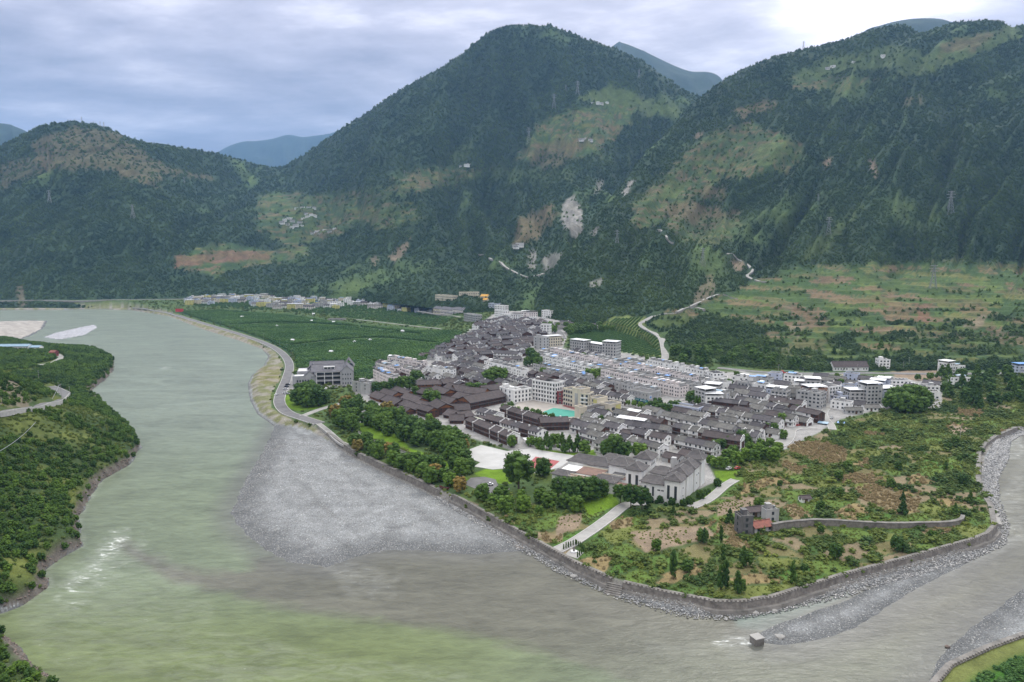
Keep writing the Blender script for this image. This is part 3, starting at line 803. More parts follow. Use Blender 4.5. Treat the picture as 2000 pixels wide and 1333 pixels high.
for i, q in enumerate(LAWNS):
    m = blob(u, v, q, 2, 1.0, 10 + i); GC = mixa(GC, LAWN * (0.9 + 0.25 * fbm(x / 9, y / 9, 3, 77))[..., None], m); bushd = bushd * (1 - m); cornd = cornd * (1 - m)
for i, q in enumerate(CORNS):
    m = blob(u, v, q, 2, 3.0, 30 + i); GC = mixa(GC, CORN * 0.8, m); bushd = bushd * (1 - m); cornd = np.maximum(cornd, m)
for i, q in enumerate(DIRT):
    m = blob(u, v, q, 3, 3.0, 50 + i); GC = mixa(GC, SOIL * 1.0, m); bushd = bushd * (1 - 0.9 * m); cornd = cornd * (1 - m)
# left bank
dL = sdpoly(x, y, LB1); dL2 = sdpoly(x, y, LB2)
lb = (dL > 0) | (dL2 > 0)
lbc = mixa(np.broadcast_to(SCRUB * 0.75, x.shape + (3,)).copy(), (0.115, 0.135, 0.035), sstep(-0.15, 0.35, fbm(x / 45, y / 45, 4, 81)))
GC = np.where(lb[..., None], lbc, GC)
rk = sstep(6.0, 2.5, z + 2.5 * fbm(x / 10, y / 10, 3, 82)) * lb
GC = mixa(GC, np.array([0.13, 0.115, 0.10]) * (1 + 0.8 * fbm(x / 4, y / 4, 3, 83))[..., None], rk)
rk2 = blob(u, v, [(0, 735), (25, 735), (60, 780), (50, 800), (0, 790)], 4, 10, 70) * 0.6
GC = mixa(GC, (0.24, 0.19, 0.15), rk2)
# right bank field
dR = sdpoly(x, y, RB)
GC = np.where((dR > 0)[..., None], mixa(np.broadcast_to(np.array([0.14, 0.16, 0.05]), x.shape + (3,)).copy(), (0.045, 0.12, 0.018), sstep(4, 9, dR)), GC)
# sand flats upstream
dS = sdpoly(x, y, G4)
GC = mixa(GC, np.array([0.34, 0.315, 0.285]) * (1 + 0.4 * n1)[..., None], (dS > 4) * 1.0)
GC = mixa(GC, np.array([0.36, 0.36, 0.38]), (sdpoly(x, y, G3) > 0) * 1.0)
far = sstep(1480, 1560, y) * (z > 0.3)
bk = blob(u, v, [(180, 602), (230, 592), (290, 600), (330, 612), (420, 640), (500, 668), (545, 700), (500, 680), (400, 650), (300, 612)], 3, 2, 90)
GC = mixa(GC, (0.27, 0.24, 0.20), bk * (z < 3.2) * 0.8)
bankp = (~inl) & (~lb) & (dS < -20) & (sdpoly(x, y, G3) < -20) & (x < -60) & (y > 440) & (z > 1.1)
GC = mixa(GC, mixa(np.broadcast_to(np.array([0.15, 0.155, 0.055]), x.shape + (3,)).copy(), (0.24, 0.22, 0.18), sstep(-0.05, 0.2, fbm(x / 14, y / 14, 3, 92))), bankp * 0.85)
edge_ = sstep(2.2, 0.2, dW) * sstep(-160, -120, x) * (~lb)
GC = mixa(GC, (0.22, 0.21, 0.19), edge_ * (dW > -3))
grav = np.where((~inl) & (~lb) & (dR < 0) & (dS < 4), 1.0, 0.0)
gm = grid_mesh('ground', GX, GY, GZ, GMAT, GC, {'grav': grav})
ground = new_obj('ground', gm); ground['kind'] = 'structure'

# ------------------------------------------------------------------ water
wv = np.concatenate([np.linspace(560, 640, 50), np.linspace(642, 1350, 260), np.linspace(1360, 2100, 30)])
wu = np.concatenate([np.linspace(-1600, -130, 30), np.linspace(-120, 2120, 450), np.linspace(2150, 3600, 30)])
WY = np.array([P(1000, q, 0)[1] for q in wv])[::-1]
wa = np.array([P(q, 900, 0)[0] / P(q, 900, 0)[1] for q in wu])
WX = WY[:, None] * wa[None, :]; WYg = np.broadcast_to(WY[:, None], WX.shape).copy()
WU, WV = pixel_uv(WX, WYg, np.zeros_like(WX))
GREEN = np.array([0.138, 0.168, 0.106]); GREENF = np.array([0.166, 0.196, 0.155]); GREY = np.array([0.112, 0.107, 0.086]); YEL = np.array([0.122, 0.152, 0.060])
wc = np.broadcast_to(GREENF, WX.shape + (3,)).copy()
wc = mixa(wc, GREEN, sstep(760, 1000, WV))
wc = mixa(wc, YEL, sstep(1100, 1280, WV) * sstep(1300, 700, WU))
GREYP = [(215, 1065), (330, 1140), (440, 1165), (560, 1195), (700, 1215), (860, 1235), (1000, 1265), (1120, 1300), (1230, 1345), (2600, 1600), (2600, 700), (1980, 820), (1900, 1000), (1600, 1100), (1300, 1150), (1000, 1050), (700, 1050), (560, 1085), (500, 1090), (470, 1110), (380, 1110), (290, 1080), (240, 1050)]
dgy = sdpoly(WU, WV, GREYP) + 16 * fbm(WU / 60, WV / 20, 4, 95)
wc = mixa(wc, GREY, sstep(-10, 22, dgy) * (0.9 - 0.25 * sstep(600, 1300, WU) * sstep(1180, 1330, WV)))
POOL = [(1431, 1206), (1512, 1192), (1642, 1160), (1700, 1140), (1660, 1165), (1545, 1212), (1490, 1235), (1440, 1225)]
wc = mixa(wc, (0.15, 0.21, 0.18), sstep(-6, 8, sdpoly(WU, WV, POOL)) * 0.8)
shal = np.zeros(WX.shape)
for pl in (G1, G2, RG):
    shal = np.maximum(shal, sstep(-16, 0, sdpoly(WX, WYg, pl)))
wc = mixa(wc, (0.115, 0.115, 0.105), shal * 0.7)
foam = np.zeros(WX.shape)
def fpoly(q, s, soft=14, wob=10):
    global foam
    foam = np.maximum(foam, sstep(-soft, soft, sdpoly(WU, WV, q) + wob * fbm(WU / 30, WV / 16, 3, 97)) * s)
fpoly([(110, 1150), (150, 1110), (175, 1085), (215, 1040), (255, 1030), (262, 1055), (210, 1110), (150, 1160), (105, 1175)], 0.9, 20, 22)
fpoly([(90, 1200), (130, 1150), (200, 1100), (280, 1040), (300, 1075), (220, 1150), (140, 1215)], 0.62, 25, 22)
fpoly([(0, 1200), (110, 1120), (330, 1060), (430, 1160), (430, 1250), (300, 1340), (100, 1320)], 0.42, 30)
fpoly([(330, 1210), (500, 1230), (640, 1270), (900, 1300), (1000, 1350), (300, 1350)], 0.46, 25)
fpoly([(600, 1090), (700, 1085), (800, 1120), (770, 1180), (690, 1170), (620, 1120)], 0.55, 40, 30)
fpoly([(1740, 1080), (1960, 950), (2010, 850), (2010, 1060), (1900, 1110), (1780, 1160), (1700, 1150)], 0.62, 25)
fpoly([(1385, 1255), (1420, 1240), (1480, 1245), (1470, 1262), (1400, 1265)], 0.95, 5, 3)
fpoly([(1250, 1240), (1600, 1265), (1700, 1280), (1500, 1310), (1250, 1290)], 0.40, 20)
fpoly([(900, 1120), (1300, 1200), (1300, 1260), (900, 1200)], 0.26, 30)
fpoly([(308, 719), (322, 716), (337, 717), (332, 721), (316, 722)], 0.9, 3, 2)
fpoly([(1945, 860), (1990, 850), (2010, 870), (1990, 900), (1955, 905)], 0.75, 8)
foam = np.maximum(foam, 0.24)
_dl = sdpoly(WX, WYg, LB1)
foam = np.maximum(foam, sstep(-4.5, -0.5, _dl) * 0.62 * (WYg < 420) * (_dl < 2))

def water_mat():
    m, nt, b = new_mat('river_water')
    b.inputs['Specular IOR Level'].default_value = 0.5
    b.inputs['IOR'].default_value = 1.33
    at = N(nt, 'ShaderNodeAttribute', attribute_name='Col')
    af = N(nt, 'ShaderNodeAttribute', attribute_name='foam')
    geo = N(nt, 'ShaderNodeNewGeometry')
    mp = N(nt, 'ShaderNodeMapping'); mp.inputs['Rotation'].default_value = (0, 0, math.radians(-25)); mp.inputs['Scale'].default_value = (0.35, 1.0, 1)
    link(nt, geo.outputs['Position'], mp.inputs[0])
    def nz(scale, det, ro, dist=0.0, vec=mp.outputs[0]):
        n = N(nt, 'ShaderNodeTexNoise'); n.inputs['Scale'].default_value = scale; n.inputs['Detail'].default_value = det
        n.inputs['Roughness'].default_value = ro; n.inputs['Distortion'].default_value = dist
        link(nt, vec, n.inputs['Vector']); return n.outputs[0]
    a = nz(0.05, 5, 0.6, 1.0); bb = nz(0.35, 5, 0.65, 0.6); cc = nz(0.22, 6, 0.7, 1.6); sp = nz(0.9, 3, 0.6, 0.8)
    k = rampn(nt, mathn(nt, 'ADD', mathn(nt, 'MULTIPLY', a, 0.5), mathn(nt, 'MULTIPLY', bb, 0.5)), [(0.36, 0.66), (0.64, 1.25)])  # light and dark of the ripples painted into the water colour
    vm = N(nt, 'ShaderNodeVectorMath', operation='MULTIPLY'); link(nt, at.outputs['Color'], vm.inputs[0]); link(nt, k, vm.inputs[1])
    # broken white water where the current is fast
    q = mathn(nt, 'ADD', mathn(nt, 'MULTIPLY', cc, 0.6), mathn(nt, 'MULTIPLY', sp, 0.4))
    thr = mathn(nt, 'SUBTRACT', 0.752, mathn(nt, 'MULTIPLY', af.outputs['Fac'], 0.27))
    fo = mathn(nt, 'MULTIPLY', mathn(nt, 'SUBTRACT', q, thr), 11.0, clamp=True)
    soft = mathn(nt, 'MULTIPLY', mathn(nt, 'MULTIPLY', mathn(nt, 'SUBTRACT', af.outputs['Fac'], 0.30, clamp=True), 0.5), rampn(nt, cc, [(0.40, 0.0), (0.62, 1.0)]))
    fo = mathn(nt, 'MAXIMUM', fo, soft)
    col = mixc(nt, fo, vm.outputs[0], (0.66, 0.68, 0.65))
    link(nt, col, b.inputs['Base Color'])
    ro = mathn(nt, 'ADD', 0.40, mathn(nt, 'MULTIPLY', fo, 0.5))
    link(nt, ro, b.inputs['Roughness'])
    h = mathn(nt, 'ADD', mathn(nt, 'MULTIPLY', bb, 0.6), mathn(nt, 'MULTIPLY', sp, 0.35))
    bp = N(nt, 'ShaderNodeBump'); bp.inputs['Strength'].default_value = 0.60; bp.inputs['Distance'].default_value = 0.9
    link(nt, h, bp.inputs['Height']); link(nt, bp.outputs[0], b.inputs['Normal'])
    return m
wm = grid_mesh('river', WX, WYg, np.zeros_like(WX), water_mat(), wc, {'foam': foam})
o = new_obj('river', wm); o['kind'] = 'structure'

# ------------------------------------------------------------------ haze
bx = MB().box(-12500, 9500, -400, 14500, -5, 2700)
hz = bx.mesh('haze', new_mat('haze')[0])
ho = new_obj('haze', hz); tag(ho, 'pale blue haze filling the river gorge', 'haze', kind='stuff')
hm = hz.materials[0]; nt = hm.node_tree
nt.nodes.remove(nt.nodes['Principled BSDF'])
pv = N(nt, 'ShaderNodeVolumePrincipled')
pv.inputs['Color'].default_value = (0.34, 0.60, 1.0, 1)
pv.inputs['Density'].default_value = 0.52e-4
pv.inputs['Anisotropy'].default_value = 0.15
link(nt, pv.outputs[0], nt.nodes['Material Output'].inputs['Volume'])
# ------------------------------------------------------------------ quick lookups on the finished ground
_ai = np.arange(len(aa)); _yi = np.arange(len(Yr))
def gfast(x, y):
    x = np.asarray(x, float); y = np.asarray(y, float)
    fi = np.clip(np.interp(x / y, aa, _ai), 0, len(aa) - 1.001); fj = np.clip(np.interp(y, Yr, _yi), 0, len(Yr) - 1.001)
    i = fi.astype(int); j = fj.astype(int); a = fi - i; b = fj - j
    return (GZ[j, i] * (1 - a) + GZ[j, i + 1] * a) * (1 - b) + (GZ[j + 1, i] * (1 - a) + GZ[j + 1, i + 1] * a) * b

def zall(x, y):
    x = np.asarray(x, float); y = np.asarray(y, float)
    return np.maximum(np.maximum(gfast(x, y), zA(x, y)[0]), zB(x, y)[0])

ROADS = [
    ('river_road', [(262, 602), (300, 607), (330, 612), (370, 624), (420, 639), (470, 654), (520, 672), (550, 690), (565, 712), (560, 740), (549, 768), (546, 788), (560, 806), (590, 817), (624, 828)], 8.5, 'M_ASPH', 0.3, {}),
    ('path', [(590, 814), (618, 803), (650, 793), (700, 781)], 4.5, 'M_LANE', 0.25, {}),
    ('path', [(622, 828), (640, 842), (660, 860), (676, 870)], 3.0, 'M_LANE', 0.25, {}),
    ('path', [(700, 826), (708, 816), (712, 806), (700, 800)], 3.0, 'M_LANE', 0.25, {}),
    ('path', [(845, 835), (865, 845), (880, 850)], 2.4, 'M_CONCL', 0.25, {}),
    ('main_road', [(1402, 719), (1440, 723), (1500, 728), (1560, 730), (1640, 730), (1700, 729), (1830, 731), (2000, 729), (2200, 728), (2500, 727)], 7.0, 'M_ASPH', 0.35, {}),
    ('side_road', [(1402, 719), (1440, 724), (1470, 733), (1500, 741), (1512, 749)], 5.0, 'M_LANE', 0.25, {}),
    ('side_road', [(1644, 731), (1665, 738), (1690, 744), (1722, 748)], 4.5, 'DIRT', 0.25, {'kerb': False}),
    ('hill_road', [(1322, 612), (1290, 613), (1262, 626), (1253, 636), (1274, 648), (1291, 660), (1297, 680), (1299, 700), (1290, 712)], 7.0, 'M_LANE', 0.4, {}),
    ('hill_road', [(1420, 498), (1438, 510), (1460, 520), (1469, 532), (1459, 541), (1476, 547), (1500, 551)], 5.0, 'M_LANE', 1.0, {'kerb': False, 'depth': 3}),
    ('hill_road', [(1322, 611), (1350, 600), (1385, 582), (1405, 575), (1425, 581), (1440, 584)], 4.0, 'M_LANE', 0.8, {'kerb': False, 'depth': 3}),
    ('hill_road', [(1345, 598), (1360, 601), (1375, 606)], 4.0, 'M_LANE', 0.6, {'kerb': False, 'depth': 3}),
    ('hill_road', [(936, 498), (960, 510), (980, 517), (1000, 530), (1020, 540), (1045, 538), (1062, 534)], 5.0, 'M_LANE', 1.4, {'kerb': False, 'depth': 4}),
    ('hill_road', [(1285, 446), (1300, 460), (1314, 475)], 4.0, 'M_LANE', 1.2, {'kerb': False, 'depth': 4}),
    ('side_road', [(1593, 836), (1570, 836), (1545, 840), (1541, 852), (1533, 864), (1518, 872), (1495, 876)], 7.0, 'M_LANE', 0.25, {}),
    ('side_road', [(1618, 796), (1610, 806), (1612, 818), (1622, 830), (1626, 840)], 4.5, 'M_LANE', 0.25, {}),
    ('path', [(1262, 984), (1224, 987), (1190, 1012), (1160, 1034), (1120, 1060), (1088, 1076)], 5.0, 'M_CONCL', 0.25, {}),
    ('path', [(1436, 938), (1416, 950), (1385, 976), (1350, 992)], 4.2, 'M_CONCL', 0.25, {}),
    ('valley_road', [(-60, 806), (0, 806), (40, 799), (80, 791), (108, 783), (126, 772), (115, 764), (97, 756)], 7.5, 'M_ASPH', 0.6, {'depth': 3}),
    ('valley_road', [(76, 714), (95, 711), (110, 706), (119, 699), (112, 693)], 6.0, 'M_LANE', 0.5, {'depth': 3, 'kerb': False}),
    ('far_road', [(-200, 590), (0, 589), (120, 588), (200, 587), (300, 586), (360, 585)], 7.0, 'M_LANE', 1.2, {'kerb': False, 'depth': 4}),
    ('path', [(690, 624), (760, 632), (830, 640), (862, 643)], 4.0, 'M_LANE', 0.5, {'kerb': False}),
    ('path', [(815, 608), (850, 614), (880, 617), (900, 620)], 5.0, 'M_LANE', 0.5, {'kerb': False}),
    ('path', [(918, 644), (926, 654), (940, 660), (950, 658)], 4.0, 'M_LANE', 0.5, {'kerb': False}),
    ('side_road', [(1088, 645), (1096, 655), (1099, 662)], 9.0, 'M_ASPH', 0.4, {}),
    ('side_road', [(1045, 692), (1058, 684), (1066, 674)], 5.0, 'M_LANE', 0.4, {}),
    ('side_road', [(1028, 742), (1024, 725), (1018, 710)], 7.0, 'M_LANE', 0.4, {}),
    ('side_road', [(1195, 808), (1260, 796), (1300, 786), (1345, 778)], 8.0, 'M_LANE', 0.3, {}),
]
ROADS += [('path', [(572, 676), (640, 668), (740, 662), (850, 672)], 3.0, 'M_LANE', 0.3, {'kerb': False}), ('path', [(450, 636), (560, 632), (700, 640), (820, 655)], 3.0, 'M_LANE', 0.3, {'kerb': False})]
PLAZA = [(914, 895), (916, 879), (940, 870), (990, 882), (1036, 877), (1124, 891), (1095, 914), (1045, 925), (1000, 915), (962, 918), (926, 912), (938, 904)]
CARPARK = [(905, 946), (920, 934), (946, 932), (968, 937), (973, 949), (996, 955), (986, 970), (960, 966), (930, 956)]
COURT = [(1115, 1072), (1140, 1080), (1128, 1092), (1104, 1084)]
MUSEUM = [(1070, 945), (1085, 925), (1165, 885), (1300, 870), (1400, 900), (1402, 950), (1330, 992), (1262, 985), (1170, 965)]
def clear_of(x, y, z, pad=1.5):
    u, v = pixel_uv(x, y, z); k = F / np.maximum(y, 1)
    ok = np.ones(len(x), bool)
    for r_ in ROADS:
        a = np.array(r_[1]); m = (u > a[:, 0].min() - 30) & (u < a[:, 0].max() + 30) & (v > a[:, 1].min() - 30) & (v < a[:, 1].max() + 30) & ok
        if m.any():
            # distances down the picture are foreshortened, so stretch them
            d = sdline(u[m], v[m] * 2.2, [(p[0], p[1] * 2.2) for p in spline(r_[1], 3)])
            ok[np.where(m)[0][d < (r_[2] / 2 + pad) * k[m] * 1.15]] = False
    for q in (PLAZA, CARPARK, COURT, MUSEUM):
        m = (u > 880) & (u < 1420) & (v > 850) & (v < 1100) & ok
        if m.any():
            ok[np.where(m)[0][sdpoly(u[m], v[m], q) > -3]] = False
    return ok

# ------------------------------------------------------------------ foliage
M_forest = leaf_mat('forest_leaves', (0.016, 0.044, 0.019), (0.105, 0.160, 0.038), lv=0.18)
M_tree = leaf_mat('tree_leaves', (0.014, 0.044, 0.012), (0.135, 0.225, 0.026))
M_bush = leaf_mat('bush_leaves', (0.028, 0.066, 0.016), (0.180, 0.215, 0.042))
M_orch = leaf_mat('orchard_leaves', (0.030, 0.082, 0.022), (0.100, 0.185, 0.040))
M_corn = leaf_mat('dry_stalks', (0.21, 0.16, 0.08), (0.38, 0.30, 0.16))
M_red = leaf_mat('flowering_leaves', (0.10, 0.10, 0.025), (0.30, 0.19, 0.05))
M_trunk = mat('bark', (0.10, 0.075, 0.055), (0.06, 0.045, 0.035), scale=2)

import bmesh
def ico(sub):
    bm = bmesh.new(); bmesh.ops.create_icosphere(bm, subdivisions=sub, radius=1.0)
    v = np.array([q.co[:] for q in bm.verts]); f = [[w.index for w in q.verts] for q in bm.faces]
    bm.free(); return v, f
ICO1, ICOF1 = ico(1)
ICO2, ICOF2 = ico(2)

def foliage_mesh(name, m, clumps, leaves=0, leaf=0.1, seed=0, rough=0.28, sub=1):
    """clumps: (x,y,z,rx,rz) lobes; leaves: loose leaf sprays standing off the lobes"""
    r = np.random.default_rng(seed)
    BV, BF = (ICO1, ICOF1) if sub == 1 else (ICO2, ICOF2)
    V = []; Fc = []; A_ = []
    for (x, y, z, rx, rz) in clumps:
        d = 1 + rough * (r.random(len(BV)) - 0.5) * 2
        n = len(V)
        vv = BV * d[:, None] * np.array([rx, rx, rz]) + np.array([x, y, z])
        V.extend(vv.tolist()); Fc.extend([[n + i for i in f] for f in BF])
        base = r.random() * 0.7
        A_.extend((base + 0.3 * r.random(len(BF))).tolist())
    C_ = np.array(clumps)
    for k in range(leaves):
        c = C_[r.integers(len(C_))]
        d = r.normal(size=3); d /= np.linalg.norm(d)
        if d[2] < -0.3: d[2] = -d[2]
        p = c[:3] + d * np.array([c[3], c[3], c[4]]) * (1.0 + 0.22 * r.random())
        a = r.normal(size=3); a -= a.dot(d) * d * 0.6; a /= np.linalg.norm(a) + 1e-9
        b = np.cross(d, a); b /= np.linalg.norm(b) + 1e-9
        s = leaf * (0.6 + 0.8 * r.random())
        n = len(V)
        V.extend([(p - a * s).tolist(), (p - b * s * 0.6).tolist(), (p + a * s).tolist(), (p + b * s * 0.6 + d * s * 0.3).tolist()])
        Fc.append([n, n + 1, n + 2, n + 3]); A_.append(0.25 + 0.75 * r.random())
    me = bpy.data.meshes.new(name); me.from_pydata(V, [], Fc); me.materials.append(m)
    at = me.attributes.new('leaf', 'FLOAT', 'FACE'); at.data.foreach_set('value', np.array(A_, np.float32))
    return me

def crown_clumps(n, seed, w=1.0, h=1.0, z0=0.0, size=0.38, shape='round'):
    """lobes filling a crown of unit radius standing on z0"""
    r = np.random.default_rng(seed); out = []
    for i in range(n):
        t = (i + 0.5) / n
        ph = i * 2.399963 + r.random()
        zz = -0.75 + 1.7 * t
        if shape == 'round': rr = math.sqrt(max(0.05, 1 - (zz * 0.85) ** 2)) * (0.62 + 0.3 * r.random())
        elif shape == 'cone': rr = (1 - t) * 0.8 + 0.06
        elif shape == 'column': rr = 0.42 * math.sin(math.pi * min(1, t * 0.9 + 0.1)) ** 0.5
        s = size * (0.7 + 0.6 * r.random()) * (1 if shape == 'round' else (1.1 - 0.7 * t if shape == 'cone' else 1))
        out.append((math.cos(ph) * rr * w, math.sin(ph) * rr * w, z0 + (zz + 0.85) * h + 0.12 * (r.random() - 0.5), s * w, s * 0.8 * h))
    out.append((0, 0, z0 + 0.85 * h, 0.55 * w * (0.6 if shape != 'round' else 1), 0.7 * h))
    return out

def proto_col(name, meshes):
    c = bpy.data.collections.new(name)
    for i, me in enumerate(meshes):
        o = bpy.data.objects.new(me.name, me); c.objects.link(o)
    return c

def scatter(name, pts, scl, tint, protos, label, cat, pid=None, zs=None, clear=1.5):
    pts = np.asarray(pts, float); scl = np.asarray(scl, float); tint = np.asarray(tint, float)
    if clear is not None:
        k_ = clear_of(pts[:, 0], pts[:, 1], pts[:, 2], clear)
        pts, scl, tint = pts[k_], scl[k_], tint[k_]
        if zs is not None: zs = zs[k_]
    pts = pts.astype(np.float32); n = len(pts)
    r = np.random.default_rng(n)
    me = bpy.data.meshes.new(name); me.vertices.add(n); me.vertices.foreach_set('co', pts.ravel())
    def put(k, arr, typ='FLOAT'):
        a = me.attributes.new(k, typ, 'POINT')
        if typ == 'FLOAT_VECTOR': a.data.foreach_set('vector', np.asarray(arr, np.float32).ravel())
        else: a.data.foreach_set('value', np.asarray(arr, np.int32 if typ == 'INT' else np.float32))
    scl = np.asarray(scl, float)
    zs = np.ones(n) if zs is None else zs
    put('scl', np.stack([scl, scl, scl * zs], -1), 'FLOAT_VECTOR')
    put('rot', np.stack([0.1 * r.normal(size=n), 0.1 * r.normal(size=n), r.random(n) * 6.283], -1), 'FLOAT_VECTOR')
    put('tint', np.clip(tint, 0, 1)); put('pid', r.integers(0, 1000, n) if pid is None else pid, 'INT')
    for m in {p.materials[0].name: p.materials[0] for p in protos}.values(): me.materials.append(m)
    o = new_obj(name, me); tag(o, label, cat, kind='stuff')
    ng = bpy.data.node_groups.new(name, 'GeometryNodeTree')
    ng.interface.new_socket('Geometry', in_out='INPUT', socket_type='NodeSocketGeometry')
    ng.interface.new_socket('Geometry', in_out='OUTPUT', socket_type='NodeSocketGeometry')
    gi = ng.nodes.new('NodeGroupInput'); go = ng.nodes.new('NodeGroupOutput')
    ip = ng.nodes.new('GeometryNodeInstanceOnPoints')
    ci = ng.nodes.new('GeometryNodeCollectionInfo'); ci.inputs['Collection'].default_value = proto_col(name, protos)
    ci.inputs['Separate Children'].default_value = True; ci.inputs['Reset Children'].default_value = True
    def na(k, t):
        q = ng.nodes.new('GeometryNodeInputNamedAttribute'); q.data_type = t; q.inputs['Name'].default_value = k; return q.outputs[0]
    ng.links.new(gi.outputs[0], ip.inputs['Points'])
    ng.links.new(ci.outputs[0], ip.inputs['Instance'])
    ip.inputs['Pick Instance'].default_value = True
    ng.links.new(na('pid', 'INT'), ip.inputs['Instance Index'])
    er = ng.nodes.new('FunctionNodeEulerToRotation')
    ng.links.new(na('rot', 'FLOAT_VECTOR'), er.inputs[0]); ng.links.new(er.outputs[0], ip.inputs['Rotation'])
    ng.links.new(na('scl', 'FLOAT_VECTOR'), ip.inputs['Scale'])
    ng.links.new(ip.outputs[0], go.inputs[0])
    md = o.modifiers.new('scatter', 'NODES'); md.node_group = ng
    return o

def pick_quads(X, Y, Z, W, n, seed, screen=True):
    """random points on a grid surface, weighted; screen=True weights by apparent size in image pixels from the camera"""
    r = np.random.default_rng(seed)
    if screen:
        U, V_ = pixel_uv(X, Y, Z)
        ar = np.abs((U[:-1, 1:] - U[:-1, :-1]) * (V_[1:, :-1] - V_[:-1, :-1])) + 0.6
        inn = (U[:-1, :-1] > -500) & (U[:-1, :-1] < 2500)
        ar = np.minimum(ar, 60) * inn
    else:
        ar = np.abs((X[:-1, 1:] - X[:-1, :-1]) * (Y[1:, :-1] - Y[:-1, :-1]))
    w = ar * (W[:-1, :-1] + W[1:, 1:]) / 2
    tot = w.sum()
    if n is None: n = int(tot)
    cs = np.cumsum(w.ravel()); q = np.searchsorted(cs, r.random(n) * cs[-1])
    q = np.clip(q, 0, w.size - 1)
    i, j = np.unravel_index(q, w.shape)
    a = r.random(n); b = r.random(n)
    def L(A_): return (A_[i, j] * (1 - a) + A_[i, j + 1] * a) * (1 - b) + (A_[i + 1, j] * (1 - a) + A_[i + 1, j + 1] * a) * b
    return L(X), L(Y), L(Z), i, j

FP = [foliage_mesh('forest_crown', M_forest, crown_clumps(6, s, size=0.5), 40, 0.2, s, 0.3) for s in range(5)]
FP += [foliage_mesh('forest_spire', M_forest, crown_clumps(7, s + 20, h=1.35, size=0.42, shape='cone'), 30, 0.16, s, 0.3) for s in range(2)]
for nm, n, sd in (('hills', 72000, 1), ('mountain_slope', 66000, 2)):
    X_, Y_, Z_, D_, U_, V_, C_ = SHEETS[nm]
    X2, Y2, Z2, i, j = pick_quads(X_, Y_, Z_, np.clip(D_, 0.0, 1) ** 1.8 + 0.004, n, sd)
    keep = (Z2 > zground(X2, Y2) - 1.0)
    oth = zB(X2, Y2)[0] if nm == 'hills' else zA(X2, Y2)[0]
    keep &= Z2 > oth - 4
    X2, Y2, Z2 = X2[keep], Y2[keep], Z2[keep]
    r = np.random.default_rng(sd)
    s = np.clip(Y2 / F * 2.15, 1.9, 5.8) * (0.65 + 0.55 * r.random(len(X2)) ** 1.5)
    tn = 0.30 + 0.75 * fbm(X2 / 130, Y2 / 130, 4, 44) + 0.11 * r.normal(size=len(X2)) + 0.8 * (1 - D_[i[keep], j[keep]]) + 0.12 * sstep(1500, 800, Y2)
    scatter('forest' if nm == 'hills' else 'mountain_forest', np.stack([X2, Y2, Z2 - 0.35 * s], -1), s, tn, FP,
            'dense evergreen forest covering the far gorge slopes' if nm == 'hills' else 'dense mixed forest on the steep right mountain side', 'forest', zs=np.full(len(s), 1.05))

# bushes and crowns of the valley floor and the left bank
BP = [foliage_mesh('bush_crown', M_bush, crown_clumps(9, s + 40, h=0.7, size=0.42), 130, 0.14, s, 0.3) for s in range(5)]
CP_ = [foliage_mesh('stalk_clump', M_corn, [(0, 0, 0.3, 0.45, 0.4)], 90, 0.3, s, 0.5) for s in range(3)]
TP = [foliage_mesh('broadleaf_crown', M_tree, crown_clumps(22, s + 60, size=0.36), 420, 0.11, s, 0.28) for s in range(4)]
OP = [foliage_mesh('orchard_crown', M_orch, crown_clumps(8, s + 80, h=0.7, size=0.45), 110, 0.16, s, 0.3) for s in range(4)]

lbw = np.where(lb, 1.0, 0.0) * (GZ > 1.5) * (1 - 0.75 * rk) * (1 - 0.7 * rk2)
inview = (GU > -260) & (GU < 2260) & (GY < 1900)
# trees of the left bank in groves with low scrub between
grove = sstep(-0.08, 0.22, fbm(GX / 42, GY / 42, 4, 88) + 0.35 * blob(GU, GV, [(-300, 870), (60, 850), (130, 930), (160, 1050), (100, 1180), (-300, 1250)], 30, 10, 3) + 0.3 * sstep(30, 5, dL) + 0.25 * (GY > 560))
X2, Y2, Z2, i, j = pick_quads(GX, GY, GZ, lbw * inview * grove * 0.085, None, 5, False)
r = np.random.default_rng(5); n = len(X2)
road_keep = sdline(*pixel_uv(X2, Y2, Z2), [(0, 806), (40, 799), (80, 791), (108, 783), (126, 772), (115, 764), (97, 756)]) > 8
s = (1.3 + 2.0 * r.random(n) ** 1.5)[road_keep]
scatter('riverside_wood', np.stack([X2, Y2, Z2 - 0.1], -1)[road_keep], s, (0.18 + 0.22 * r.normal(size=n) + 0.3 * fbm(X2 / 30, Y2 / 30, 2, 6))[road_keep], TP, 'dense dark green wood on the steep left river bank', 'wood')
X2, Y2, Z2, i, j = pick_quads(GX, GY, GZ, lbw * inview * 0.16, None, 6, False)
n = len(X2); r = np.random.default_rng(6)
road_keep = sdline(*pixel_uv(X2, Y2, Z2), [(0, 806), (40, 799), (80, 791), (108, 783), (126, 772), (115, 764), (97, 756)]) > 7
scatter('hillside_scrub', np.stack([X2, Y2, Z2 - 0.2], -1)[road_keep], (0.7 + 0.9 * r.random(n))[road_keep], (0.30 + 0.25 * r.normal(size=n) + 0.5 * fbm(X2 / 40, Y2 / 40, 3, 7))[road_keep], BP, 'yellow green scrub covering the left river bank', 'scrub')

